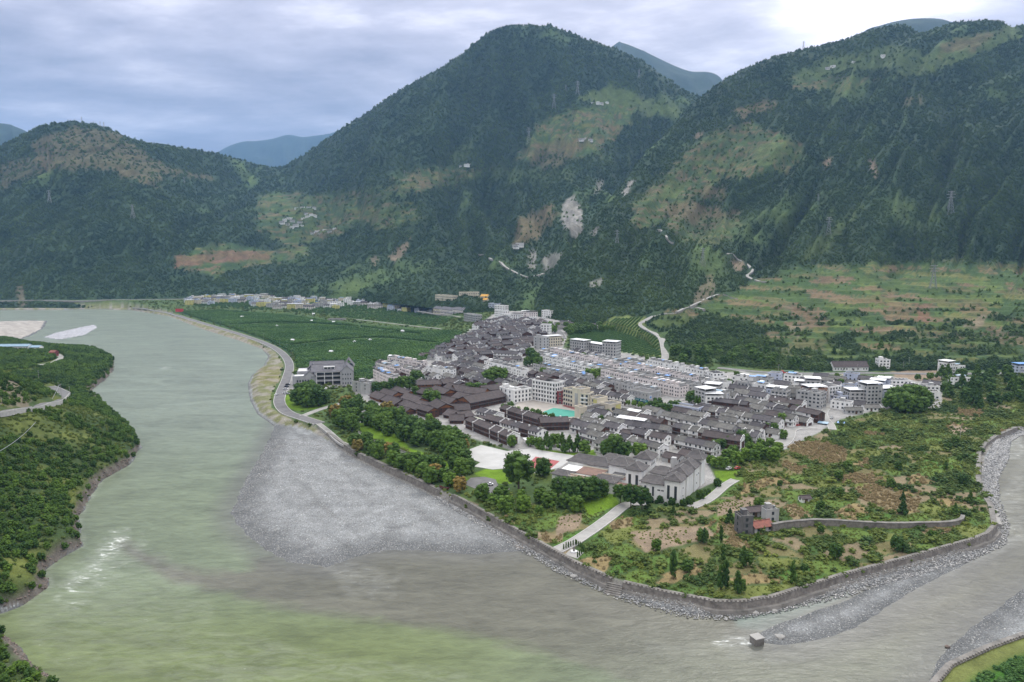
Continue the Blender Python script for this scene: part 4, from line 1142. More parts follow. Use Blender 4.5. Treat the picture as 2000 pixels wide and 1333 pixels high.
bw = bushd * inview * (GZ > 2.6) * (1 - lb) * (GX > -900)
bw = bw * np.where(GY > 1000, 0.5, 1.0)
X2, Y2, Z2, i, j = pick_quads(GX, GY, GZ, bw * 0.22, None, 7, False)
n = len(X2); r = np.random.default_rng(8)
big = r.random(n) ** 3
scatter('farm_scrub', np.stack([X2, Y2, Z2 - 0.15], -1), 0.5 + 0.7 * r.random(n) + 1.5 * big * (r.random(n) > 0.5), np.where(farm[i, j] > 0.5, np.array([.45, .18, .8, .5, .9, .5, .6, .7, .35, .75])[FK[i, j]], 0.5) + 0.16 * r.normal(size=n) + 0.5 * fbm(X2 / 25, Y2 / 25, 3, 9) - 0.45 * big, BP, 'mixed green bushes and garden crops on the farmland point', 'bushes')
X2, Y2, Z2, i, j = pick_quads(GX, GY, GZ, cornd * inview * 0.35, None, 9, False)
n = len(X2); r = np.random.default_rng(9)
scatter('dry_corn', np.stack([X2, Y2, Z2], -1), 0.9 + 0.6 * r.random(n), 0.4 + 0.3 * r.normal(size=n), CP_, 'brown dried corn stalks standing in garden plots', 'corn')

def rows_in(poly_px, z0, ax, sp, rp, jit, seed):
    """planting positions in parallel rows inside an outline"""
    poly = [P(u, v, z0(u, v) if callable(z0) else z0) for u, v in poly_px]
    A_ = np.array(poly); c = A_.mean(0); R_ = np.abs(A_ - c).max() * 1.6
    r = np.random.default_rng(seed)
    g1, g2 = np.meshgrid(np.arange(-R_, R_, sp), np.arange(-R_, R_, rp))
    g1 = g1 + jit * r.normal(size=g1.shape); g2 = g2 + jit * r.normal(size=g2.shape)
    ca, sa = math.cos(ax), math.sin(ax)
    x_ = (c[0] + g1 * ca - g2 * sa).ravel(); y_ = (c[1] + g1 * sa + g2 * ca).ravel()
    k = sdpoly(x_, y_, poly) > 1.0
    return x_[k], y_[k]

X2, Y2 = rows_in(ORCH, 8.5, math.radians(12), 4.2, 5.0, 0.55, 11)
k = (gfast(X2, Y2) > 2.8) & (sdpoly(X2, Y2, WT) > 14)
X2, Y2 = X2[k], Y2[k]; n = len(X2); r = np.random.default_rng(11)
print('orchard', n)
scatter('orchard', np.stack([X2, Y2, gfast(X2, Y2) - 0.1], -1), 1.9 + 0.8 * r.random(n), 0.36 + 0.16 * r.normal(size=n) + 1.3 * fbm(X2 / 80, Y2 / 34, 4, 12), OP, 'wide dark green orchard filling the plain beside the river road', 'orchard')
k = blob(*pixel_uv(GX, GY, GZ), ORCH2, 4, 3, 4)
X2, Y2, Z2, i, j = pick_quads(GX, GY, GZ, orch2 * inview * 0.022, None, 12, False)
n = len(X2); r = np.random.default_rng(12)
scatter('far_orchard', np.stack([X2, Y2, Z2 - 0.1], -1), 1.8 + 1.8 * r.random(n), 0.32 + 0.25 * r.normal(size=n), OP, 'orchard trees and hedges around the far village', 'orchard')
va = [hit(q[0], q[1]) for q in VINE]
X2, Y2, Z2, i, j = pick_quads(GX, GY, GZ, np.zeros_like(GX) + 1e-9, 10, 13, False)
A_ = np.array([q[:2] for q in va]); c = A_.mean(0)
g1, g2 = np.meshgrid(np.arange(-260, 260, 1.5), np.arange(-260, 260, 6.4))
ca, sa = math.cos(math.radians(50)), math.sin(math.radians(50))
X2 = (c[0] + g1 * ca - g2 * sa).ravel(); Y2 = (c[1] + g1 * sa + g2 * ca).ravel()
k = sdpoly(X2, Y2, A_.tolist()) > 1
X2, Y2 = X2[k], Y2[k]; Z2 = zall(X2, Y2); n = len(X2); r = np.random.default_rng(14)
print('vine', n)
scatter('vineyard', np.stack([X2, Y2, Z2 - 0.1], -1), 1.15 + 0.3 * r.random(n), 0.40 + 0.15 * r.normal(size=n), OP, 'rows of young green fruit trees behind the grey apartment blocks', 'plantation')

# stones: riprap along the shore and loose cobbles on the bars
M_stone = mat('river_stone', (0.42, 0.42, 0.42), (0.25, 0.25, 0.27), scale=0.8, rand=0.0)
def tint_stone():
    m, nt, b = new_mat('cobble'); b.inputs['Roughness'].default_value = 0.75
    a = N(nt, 'ShaderNodeAttribute', attribute_name='tint', attribute_type='INSTANCER')
    c = rampn(nt, a.outputs['Fac'], [(0.0, (0.11, 0.11, 0.11)), (0.55, (0.27, 0.27, 0.265)), (0.9, (0.42, 0.41, 0.39)), (1.0, (0.60, 0.58, 0.54))])
    link(nt, c, b.inputs['Base Color']); return m
M_cob = tint_stone()
def stone_mesh(seed):
    r = np.random.default_rng(seed)
    v = ICO1 * (1 + 0.25 * (r.random(len(ICO1))[:, None] - 0.5) * 2) * np.array([1, 0.8, 0.55])
    me = bpy.data.meshes.new('stone'); me.from_pydata(v.tolist(), [], ICOF1); me.materials.append(M_cob); return me
STP = [stone_mesh(s) for s in range(5)]
dPEN = sdpoly(GX, GY, PEN); dWT = sdpoly(GX, GY, WT)
band = sstep(8.0, 5.0, dPEN) * (dPEN > -2.4) * (dWT < -1.3) * (GX > -40) * inview * (1 - lb)
X2, Y2, Z2, i, j = pick_quads(GX, GY, GZ, band * 2.6, None, 21, False)
n = len(X2); r = np.random.default_rng(21); print('riprap', n)
scatter('riprap', np.stack([X2, Y2, np.maximum(Z2, 0.1) + 0.15], -1), 0.35 + 0.6 * r.random(n) ** 2, 0.42 + 0.25 * r.normal(size=n), STP, 'band of broken grey boulders along the foot of the wall', 'boulders')
gd = np.maximum(np.maximum(sdpoly(GX, GY, G1) / 30, sdpoly(GX, GY, G2) / 6), np.minimum(sdpoly(GX, GY, RG), -sdpoly(GX, GY, RB)) / 12)
gw = (gd > -0.01) * (GZ > -0.02) * (GZ < 2.6) * inview * np.clip(300.0 / GY, 0.3, 1) * 4
X2, Y2, Z2, i, j = pick_quads(GX, GY, GZ, gw * (0.6 + 0.5 * fbm(GX / 9, GY / 9, 3, 31)), None, 22, False)
n = len(X2); print('cobbles', n)
m_ = np.random.default_rng(22).random(n) < min(1, 45000 / n); X2, Y2, Z2 = X2[m_], Y2[m_], Z2[m_]; n = len(X2)
r = np.random.default_rng(23)
scatter('cobbles', np.stack([X2, Y2, Z2 + 0.0], -1), (0.11 + 0.20 * r.random(n) ** 2.5) * np.clip(Y2 / 300, 1, 1.6), 0.42 + 0.22 * r.normal(size=n), STP, 'grey and white cobbles strewn over the gravel bars', 'cobbles')
lw = np.where(lb, 1.0, 0) * (GZ > -0.5) * (GZ < 4.5) * inview
X2, Y2, Z2, i, j = pick_quads(GX, GY, GZ, lw * 0.28, None, 24, False)
n = len(X2); r = np.random.default_rng(24)
M_rock = mat('bank_rock', (0.20, 0.155, 0.125), (0.09, 0.075, 0.07), scale=0.6, bump=0.3)
RP = []
for q in range(4):
    me = stone_mesh(q + 50); me.name = 'bank_boulder'; me.materials.clear(); me.materials.append(M_rock); RP.append(me)
scatter('bank_rocks', np.stack([X2, Y2, Z2 - 0.2], -1), 0.7 + 1.4 * r.random(n) ** 2, r.random(n), RP, 'dark brown rocks at the water line of the left bank', 'rocks')

X2, Y2, Z2, i, j = pick_quads(GX, GY, GZ, ((dR > 7) & (GX < 260)) * inview * 0.55, None, 31, False)
n = len(X2); r = np.random.default_rng(31)
scatter('leafy_crop', np.stack([X2, Y2, Z2 - 0.1], -1), 0.55 + 0.35 * r.random(n), 0.3 + 0.2 * r.normal(size=n) + 0.5 * fbm(X2 / 12, Y2 / 12, 3, 32), OP, 'bright green leafy crop in the lower right corner field', 'crop')
X2, Y2, Z2, i, j = pick_quads(GX, GY, GZ, farm * inview * 0.26 * (GZ > 2.6) * np.array([1, .6, 1, 0, .8, 0, 1, .1, .8, 1.0])[FK], None, 33, False)
n = len(X2); r = np.random.default_rng(33)
scatter('grass_tufts', np.stack([X2, Y2, Z2], -1), 0.3 + 0.35 * r.random(n), np.array([.5, .25, .9, .5, 1.0, .5, .6, .8, .4, .75])[FK[i, j]] + 0.12 * r.normal(size=n), BP, 'rough green grass and weeds between the garden plots', 'grass')
# ------------------------------------------------------------------ building materials
W_WHITE = mat('white_plaster', (0.86, 0.86, 0.83), (0.70, 0.70, 0.68), scale=0.35, detail=6, rand=0.08, streak=True)
W_PINK = mat('pinkish_plaster', (0.76, 0.70, 0.67), (0.62, 0.57, 0.55), scale=0.3, detail=6, rand=0.05, streak=True)
W_GREY = mat('grey_render', (0.46, 0.46, 0.45), (0.33, 0.33, 0.32), scale=0.3, detail=6, rand=0.10, streak=True)
W_CREAM = mat('cream_plaster', (0.68, 0.62, 0.48), (0.55, 0.50, 0.40), scale=0.3, streak=True)
W_YEL = mat('yellow_plaster', (0.62, 0.58, 0.22), (0.52, 0.48, 0.18), scale=0.3)
W_BROWN = mat('dark_timber', (0.10, 0.045, 0.032), (0.055, 0.028, 0.022), scale=0.8, detail=6, rand=0.2, streak=True)
W_ORANGE = mat('orange_timber', (0.30, 0.125, 0.050), (0.17, 0.075, 0.038), scale=1.0, detail=6, rand=0.15, streak=True)
W_RED = mat('maroon_paint', (0.22, 0.045, 0.05), (0.16, 0.035, 0.04), scale=0.6)
W_BLUEW = mat('pale_blue_plaster', (0.52, 0.56, 0.66), (0.44, 0.48, 0.58), scale=0.4, streak=True)
R_DARK = mat('dark_roof_tiles', (0.085, 0.078, 0.082), (0.048, 0.044, 0.048), scale=0.5, detail=7, rand=0.25, bump=0.12, bscale=3)
R_BROWN = mat('brown_roof_tiles', (0.088, 0.070, 0.068), (0.050, 0.042, 0.042), scale=0.5, detail=7, rand=0.15, bump=0.12, bscale=3)
R_GREY = mat('grey_roof_tiles', (0.150, 0.145, 0.132), (0.078, 0.075, 0.070), scale=0.5, detail=7, rand=0.2, bump=0.12, bscale=3)
R_SLAB = mat('roof_concrete', (0.19, 0.185, 0.18), (0.085, 0.085, 0.085), scale=0.45, detail=6, rand=0.2)
R_WHITE = mat('white_sheet_roof', (0.76, 0.76, 0.76), (0.62, 0.63, 0.64), rough=0.5, scale=0.3, rand=0.06)
R_BLUE = mat('blue_sheet_roof', (0.10, 0.26, 0.60), (0.16, 0.34, 0.66), rough=0.45, scale=0.4, rand=0.15)
R_CYAN = mat('pale_cyan_sheet', (0.27, 0.38, 0.47), (0.20, 0.31, 0.40), rough=0.5, scale=0.4)
R_CREAMS = mat('pale_green_skylight', (0.52, 0.55, 0.42), (0.44, 0.47, 0.36), rough=0.5, scale=0.3)
R_RED = mat('red_roof_tiles', (0.27, 0.10, 0.075), (0.16, 0.07, 0.055), scale=0.7, bump=0.1)
R_YEL = mat('yellow_glazed_tiles', (0.62, 0.34, 0.05), (0.52, 0.27, 0.04), scale=0.6, rough=0.5)
G_WIN = mat('window_glass', (0.030, 0.036, 0.042), (0.055, 0.06, 0.065), rough=0.25, scale=0.6, spec=0.5)
G_SKY = mat('green_blue_glass', (0.06, 0.09, 0.10), (0.04, 0.06, 0.07), rough=0.2, scale=0.6, spec=0.5)
M_TRIM = mat('white_trim', (0.72, 0.72, 0.71), (0.60, 0.60, 0.59), scale=0.5)
M_BEAM = mat('dark_beam', (0.085, 0.070, 0.062), (0.05, 0.04, 0.036), scale=1)
M_DOOR = mat('wooden_door', (0.12, 0.07, 0.045), (0.08, 0.045, 0.03), scale=1)
M_STEEL = mat('galvanised_steel', (0.34, 0.35, 0.36), (0.24, 0.25, 0.26), rough=0.5, metal=0.5, scale=1)
M_CONC = mat('weathered_concrete', (0.24, 0.225, 0.205), (0.11, 0.105, 0.095), scale=0.25, detail=8, bump=0.05, bscale=3)
M_CONCL = mat('pale_concrete', (0.36, 0.35, 0.33), (0.25, 0.245, 0.23), scale=0.12, detail=8)
M_ASPH = mat('worn_asphalt', (0.175, 0.17, 0.17), (0.12, 0.118, 0.118), scale=0.2, detail=7)
M_LANE = mat('concrete_road', (0.33, 0.32, 0.30), (0.23, 0.225, 0.21), scale=0.15, detail=8)
M_KERB = mat('kerb_stone', (0.45, 0.44, 0.42), (0.36, 0.35, 0.34), scale=0.6)

ORD = ['zeroth', 'first', 'second', 'third', 'fourth', 'fifth', 'sixth', 'seventh', 'eighth', 'ninth', 'tenth', 'eleventh', 'twelfth', 'thirteenth', 'fourteenth', 'fifteenth', 'sixteenth', 'seventeenth', 'eighteenth', 'nineteenth', 'twentieth', 'twenty-first', 'twenty-second', 'twenty-third', 'twenty-fourth', 'twenty-fifth', 'twenty-sixth', 'twenty-seventh', 'twenty-eighth', 'twenty-ninth', 'thirtieth'] + ['thirty-' + k for k in ('first', 'second', 'third', 'fourth', 'fifth', 'sixth', 'seventh', 'eighth', 'ninth')] + ['fortieth'] + ['forty-' + k for k in ('first', 'second', 'third', 'fourth', 'fifth', 'sixth', 'seventh', 'eighth', 'ninth')] + ['fiftieth'] + ['fifty-' + k for k in ('first', 'second', 'third', 'fourth', 'fifth', 'sixth', 'seventh', 'eighth', 'ninth')]
R = random.Random(5)

def facade(win, L, z0, storeys, sh, side, D=None, pitch=3.0, w=1.3, h=1.45, sill=0.95, x_in=0.5, skip=0.08, t=0.035, trim=None):
    """windows standing 35 mm proud on one face: side 'f' y=0, 'b' y=D, 'r' x=L, 'l' x=0"""
    span = L if side in 'fb' else D
    n = max(1, int((span - 2 * x_in) / pitch))
    for s in range(storeys):
        zz = z0 + s * sh + sill
        for i in range(n):
            if R.random() < skip: continue
            c = x_in + (span - 2 * x_in) * (i + 0.5) / n
            a, b = c - w / 2, c + w / 2
            for q, e, tt in ((win, 0.0, t), (trim, 0.14, t * 0.5)):
                if q is None: continue
                if side == 'f': q.box(a - e, b + e, -tt, 0.02, zz - e, zz + h + e)
                elif side == 'b': q.box(a - e, b + e, D - 0.02, D + tt, zz - e, zz + h + e)
                elif side == 'r': q.box(L - 0.02, L + tt, a - e, b + e, zz - e, zz + h + e)
                else: q.box(-tt, 0.02, a - e, b + e, zz - e, zz + h + e)

def gable_roof(mb, x0, x1, y0, y1, z, rise, ov=0.6, th=0.22, ax='x'):
    """two pitched slabs with eaves, ridge along ax, plus a ridge cap"""
    if ax == 'x':
        ym = (y0 + y1) / 2; s = rise / (ym - y0)
        mb.prism([(y0 - ov, z - ov * s), (ym, z + rise), (ym, z + rise + th), (y0 - ov, z - ov * s + th)], x0 - ov * 0.5, x1 + ov * 0.5, 'x')
        mb.prism([(y1 + ov, z - ov * s), (y1 + ov, z - ov * s + th), (ym, z + rise + th), (ym, z + rise)], x0 - ov * 0.5, x1 + ov * 0.5, 'x')
        mb.box(x0 - ov * 0.52, x1 + ov * 0.52, ym - 0.16, ym + 0.16, z + rise + th - 0.05, z + rise + th + 0.22)
    else:
        xm = (x0 + x1) / 2; s = rise / (xm - x0)
        mb.prism([(x0 - ov, z - ov * s), (x0 - ov, z - ov * s + th), (xm, z + rise + th), (xm, z + rise)], y0 - ov * 0.5, y1 + ov * 0.5, 'y')
        mb.prism([(x1 + ov, z - ov * s), (xm, z + rise), (xm, z + rise + th), (x1 + ov, z - ov * s + th)], y0 - ov * 0.5, y1 + ov * 0.5, 'y')
        mb.box(xm - 0.16, xm + 0.16, y0 - ov * 0.52, y1 + ov * 0.52, z + rise + th - 0.05, z + rise + th + 0.22)

def hip_roof(mb, x0, x1, y0, y1, z, rise, ov=0.9, rid=0.35, ridges=None):
    """hipped roof with a short ridge and up-turned corners"""
    X0, X1, Y0, Y1 = x0 - ov, x1 + ov, y0 - ov, y1 + ov
    lx, ly = X1 - X0, Y1 - Y0
    cx_, cy_ = (X0 + X1) / 2, (Y0 + Y1) / 2
    if lx >= ly: r0, r1 = (X0 + ly * rid + 0.02 * lx, cy_), (X1 - ly * rid - 0.02 * lx, cy_)
    else: r0, r1 = (cx_, Y0 + lx * rid), (cx_, Y1 - lx * rid)
    if lx >= ly and r0[0] > r1[0] - 0.3: r0, r1 = (cx_ - 0.25, cy_), (cx_ + 0.25, cy_)
    if lx < ly and r0[1] > r1[1] - 0.3: r0, r1 = (cx_, cy_ - 0.25), (cx_, cy_ + 0.25)
    up = 0.38
    co = [(X0, Y0), (X1, Y0), (X1, Y1), (X0, Y1)]
    lo = z - 0.25
    mids = [((X0 + X1) / 2, Y0), (X1, cy_), ((X0 + X1) / 2, Y1), (X0, cy_)]
    V = []
    for i in range(4):
        V.append((co[i][0], co[i][1], lo + up)); V.append((mids[i][0], mids[i][1], lo))
    V += [(r0[0], r0[1], z + rise), (r1[0], r1[1], z + rise)]          # 8, 9
    # mid-slope ring gives the sagging curve
    def mid(p, q, k, dz): return tuple(p[j] * (1 - k) + q[j] * k for j in range(2)) + (p[2] * (1 - k) + q[2] * k + dz,)
    tgt = {0: 8, 1: None, 2: 9, 3: 9, 4: 9, 5: None, 6: 8, 7: 8} if lx >= ly else {0: 8, 1: 8, 2: 8, 3: None, 4: 9, 5: 9, 6: 9, 7: None}
    cr = ((r0[0] + r1[0]) / 2, (r0[1] + r1[1]) / 2, z + rise)
    ring = []
    for i in range(8):
        T = V[tgt[i]] if tgt[i] is not None else cr
        ring.append(mid(V[i], T, 0.5, -0.10 * rise))
    V2 = V + ring + [cr] + [(p[0], p[1], p[2] - 0.22) for p in V[:8]]  # ring 10..17, cr 18, under 19..26
    f = []
    for i in range(8):
        j = (i + 1) % 8
        f.append((i, j, 10 + j, 10 + i))
        a = tgt[i] if tgt[i] is not None else 18
        b = tgt[j] if tgt[j] is not None else 18
        if a == b: f.append((10 + i, 10 + j, a))
        else: f.append((10 + i, 10 + j, b, a))
        f.append((19 + i, 19 + j, j, i))
    f.append(tuple(range(26, 18, -1)))
    mb.add(V2, f)
    if ridges is not None:
        ridges.bar(V[8], V[9], 0.22)
        for i, t in ((0, 8), (2, 8 if lx < ly else 9), (4, 9), (6, 9 if lx < ly else 8)):
            ridges.bar(V[i], ring[i], 0.17); ridges.bar(ring[i], V[t], 0.17)

SMALL = {'eave_bracket', 'timber_frame', 'string_course', 'facade_grid', 'pilaster', 'pergola', 'balcony', 'post', 'awning_post', 'gable_parapet', 'parapet', 'ridge', 'sign_lettering', 'gallery_slab', 'gallery_shade', 'stair_hut', 'dormer_window', 'white_roof_deck', 'gable_panel', 'flat_roof', 'link_wall', 'gallery_wall', 'gable_wall', 'window_row'}
def put(mb, name, m, root, kind=None):
    if name in SMALL: kind = 'stuff'
    return mb.build(name, m, root, kind)

def gable_house(loc, rz, L, D, st, wall, roof, label, group=None, ax='x', sh=2.9, rise=None, timber=False, fire=0, skylight=None, clutter=0.5, base=1.6, lod=0, name='tiled_house', solar=False, cat='house', eaves=0.6):
    t = empty(name, loc, rz, label, cat, group)
    H = st * sh; rise = rise or (D if ax == 'x' else L) * R.uniform(0.20, 0.26)
    w = MB(); w.box(0, L, 0, D, -base, H)
    if ax == 'x': w.prism([(0, H), (D, H), (D / 2, H + rise)], 0, L, 'x')
    else: w.prism([(0, H), (L / 2, H + rise), (L, H)], 0, D, 'y')
    put(w, 'wall', wall, t)
    r = MB(); gable_roof(r, 0, L, 0, D, H, rise, ax=ax, ov=eaves); put(r, 'roof', roof, t)
    wi = MB(); tr = MB()
    facade(wi, L, 0, st, sh, 'f', D, pitch=2.7 if lod == 0 else 3.6)
    facade(wi, L, 0, st, sh, 'r', D, pitch=3.4); facade(wi, L, 0, st, sh, 'l', D, pitch=3.4)
    facade(wi, L, 0, st, sh, 'b', D, pitch=3.4)
    put(wi, 'window', G_WIN, t, 'stuff')
    if timber:
        b = MB()
        for x_ in (L + 0.05, -0.05):
            n = max(3, int(D / 1.7))
            for i in range(n + 1):
                y_ = 0.1 + (D - 0.2) * i / n
                top = H + rise * (1 - abs(y_ - D / 2) / (D / 2)) - 0.1 if ax == 'x' else H
                b.box(min(x_, x_ - math.copysign(0.1, x_)), max(x_, x_ - math.copysign(0.1, x_)), y_ - 0.09, y_ + 0.09, 0, top)
            for zz in [sh * k for k in range(1, st + 1)]:
                b.box(min(x_, x_ - math.copysign(0.09, x_)), max(x_, x_ - math.copysign(0.09, x_)), 0.1, D - 0.1, zz - 0.1, zz + 0.08)
        put(b, 'timber_frame', M_BEAM, t)
    if lod == 0:
        d = MB(); dx = R.uniform(0.3, 0.6) * L; d.box(dx, dx + 1.5, -0.06, 0.02, 0, 2.2); put(d, 'door', M_DOOR, t)
        if st >= 2:
            e = MB(); e.prism([(-1.2, sh - 0.35), (0.0, sh + 0.15), (0.0, sh + 0.30), (-1.2, sh - 0.20)], 0.1, L - 0.1, 'x'); put(e, 'lower_eave', roof, t)
    if fire:
        f = MB()
        for x_ in ((L,) if fire == 1 else (0, L)):
            q = 0.55
            for k in range(3):   # stepped fire wall
                y0_, y1_ = D / 2 * (k / 3.0), D / 2 * ((k + 1) / 3.0)
                z_ = H + rise * (k + 1) / 3.0 + 0.45
                f.box(x_ - 0.16, x_ + 0.16, y0_ - q * (k == 0), y1_, -0.5 if k == 0 else H - 1, z_)
                f.box(x_ - 0.16, x_ + 0.16, D - y1_, D - y0_ + q * (k == 0), -0.5 if k == 0 else H - 1, z_ + 0.002)
        put(f, 'gable_parapet', W_WHITE, t)
    if skylight:
        s = MB(); xm = L * R.uniform(0.15, 0.3); sl = rise / (D / 2)
        yb = D * 0.62
        s.prism([(yb, H + rise - (yb - D / 2) * sl + 0.35), (D * 1.02, H + rise - (D * 0.52) * sl + 0.9), (D * 1.02, H + rise - (D * 0.52) * sl + 1.0), (yb, H + rise - (yb - D / 2) * sl + 0.5)], xm, xm + L * R.uniform(0.4, 0.7), 'x')
        put(s, 'skylight', skylight, t)
    if R.random() < clutter:
        c = MB(); cx_ = R.uniform(0.2, 0.8) * L; cy_ = D * R.uniform(0.3, 0.7)
        hh = H + rise * (1 - abs(cy_ - D / 2) / (D / 2)) if ax == 'x' else H + rise * 0.5
        c.box(cx_ - 0.5, cx_ + 0.5, cy_ - 0.4, cy_ + 0.4, hh - 0.5, hh + 1.0); put(c, 'chimney', W_WHITE if R.random() < 0.6 else W_GREY, t)
    return t

def flat_house(loc, rz, L, D, st, wall, label, group=None, sh=3.0, bays=1, blue=0.0, name='flat_roofed_house', base=1.6, parapet=0.9, rail=None, top=None, canopy=None, cat='house', winp=2.4, balcony=False, band=False, winw=1.2, lod=0, win_sides='frlb', bluemat=None):
    t = empty(name, loc, rz, label, cat, group)
    H = st * sh
    w = MB(); w.box(0, L, 0, D, -base, H); put(w, 'wall', wall, t)
    rf = MB(); rf.box(0.2, L - 0.2, 0.2, D - 0.2, H, H + 0.08)
    for k in range(max(2, int(L / 4))):       # low cross walls and patched covers on the roof
        xx = L * (k + R.uniform(0.2, 0.8)) / max(2, int(L / 4))
        if R.random() < 0.6: rf.box(xx - 0.12, xx + 0.12, 0.22, D - 0.22, H + 0.08, H + 0.65)
    put(rf, 'roof', R_SLAB if R.random() < 0.75 else R_GREY, t)
    p = MB(); q = 0.2
    p.box(-0.05, L + 0.05, -0.05, q, H, H + parapet); p.box(-0.05, L + 0.05, D - q, D + 0.05, H, H + parapet * 0.98)
    p.box(-0.05, q, q, D - q, H, H + parapet * 0.35); p.box(L - q, L + 0.05, q, D - q, H, H + parapet * 0.35)
    put(p, 'parapet', wall, t)
    wi = MB()
    for s in win_sides:
        facade(wi, L, 0, st, sh, s, D, pitch=winp if s in 'fb' else 3.2, w=winw)
    put(wi, 'window', G_WIN, t, 'stuff')
    if band:
        b = MB()
        for k in range(1, st + 1):
            b.box(-0.12, L + 0.12, -0.12, D + 0.12, k * sh - 0.13, k * sh + 0.07)
        put(b, 'string_course', M_TRIM, t)
    if balcony:
        b = MB()
        for k in range(1, st):
            for x_ in np.arange(1.2, L - 2.4, 4.6):
                b.box(x_, x_ + 3.0, -1.1, -0.02, k * sh - 0.12, k * sh + 0.02)
                b.box(x_, x_ + 3.0, -1.14, -1.04, k * sh + 0.02, k * sh + 0.95)
                b.box(x_ - 0.02, x_ + 0.06, -1.03, -0.02, k * sh + 0.02, k * sh + 0.93); b.box(x_ + 2.94, x_ + 3.02, -1.03, -0.02, k * sh + 0.02, k * sh + 0.93)
        put(b, 'balcony', M_TRIM, t)
    if top:                                    # roof on posts over the top floor
        c = MB(); c.box(-0.5, L + 0.5, -0.5, D + 0.5, H + 2.4, H + 2.6); put(c, 'sun_roof', top, t)
        c = MB()
        for x_ in (0.2, L - 0.4):
            for y_ in (0.2, D - 0.4): c.box(x_, x_ + 0.25, y_, y_ + 0.25, H + parapet, H + 2.4)
        put(c, 'post', M_TRIM, t)
    else:
        if R.random() < 0.75:
            c = MB(); x_ = R.uniform(0.1, 0.6) * L; c.box(x_, x_ + min(3.0, L * 0.35), D * 0.45, D * 0.9, H + 0.1, H + 2.4)
            c.box(x_ - 0.25, x_ + min(3.0, L * 0.35) + 0.25, D * 0.42, D * 0.93, H + 2.4, H + 2.55); put(c, 'stair_hut', W_GREY if R.random() < 0.5 else wall, t)
        if R.random() < 0.5:
            c = MB(); x_ = R.uniform(0.55, 0.85) * L; y_ = D * R.uniform(0.25, 0.6)
            c.bar((x_, y_, H + 0.3), (x_, y_, H + 1.5), 0.5, 8); c.box(x_ - 0.5, x_ + 0.5, y_ - 0.5, y_ + 0.5, H + 0.08, H + 0.3); put(c, 'water_tank', M_STEEL, t)
    if R.random() < blue:
        c = MB(); x_ = R.uniform(0.0, 0.35) * L; x2_ = x_ + L * R.uniform(0.4, 0.6); y_ = D * R.uniform(0.05, 0.4); y2_ = y_ + D * R.uniform(0.25, 0.45)
        c.prism([(y_, H + 2.1), (y2_, H + 2.5), (y2_, H + 2.58), (y_, H + 2.18)], x_, x2_, 'x'); put(c, 'sheet_awning', bluemat or (R_BLUE if R.random() < 0.7 else R_CYAN), t)
        c = MB()
        for a_ in (x_ + 0.1, x2_ - 0.2):
            for b_ in (y_ + 0.1, y2_ - 0.2): c.box(a_, a_ + 0.1, b_, b_ + 0.1, H + 0.08, H + 2.15)
        put(c, 'awning_post', M_STEEL, t)
    return t

PLACED = []       # footprints already taken: (x, y, radius)
NOGO = []         # world polygons kept free of houses
def free(x_, y_, rad):
    for a, b, c in PLACED:
        if (a - x_) ** 2 + (b - y_) ** 2 < (rad + c) ** 2: return False
    for q in NOGO:
        if sdpoly(np.array([x_]), np.array([y_]), q)[0] > -rad * 0.5: return False
    return True
def take(x_, y_, rad): PLACED.append((x_, y_, rad))

def frame(p0, p1):
    a = Vector((p0[0], p0[1])); b = Vector((p1[0], p1[1])); d = b - a
    return a, d, math.atan2(d.y, d.x)

def row(px, n, D, make, where, gap=0.15, offset=0.0, order='front'):
    """a terrace: n buildings between two corners of its front, given as image pixels"""
    a = hit(*px[0]); b = hit(*px[1])
    o, d, rz = frame(a, b); L = d.length / n
    ey = Vector((-math.sin(rz), math.cos(rz))); ex = Vector((math.cos(rz), math.sin(rz)))
    for i in range(n):
        p = o + ex * (L * i + gap / 2) + ey * offset
        m_ = p + ex * L / 2 + ey * D / 2
        cz = gfast(np.array([p.x, p.x + ex.x * L, m_.x]), np.array([p.y, p.y + ex.y * L, m_.y]))
        make((p.x, p.y, float(cz.max()) + 0.05), rz, L - gap, D, i, n, f'{ORD[i + 1]} from left in {where}')
        for k in (0.25, 0.75):
            take(*(p + ex * L * k + ey * D / 2), D * 0.48)

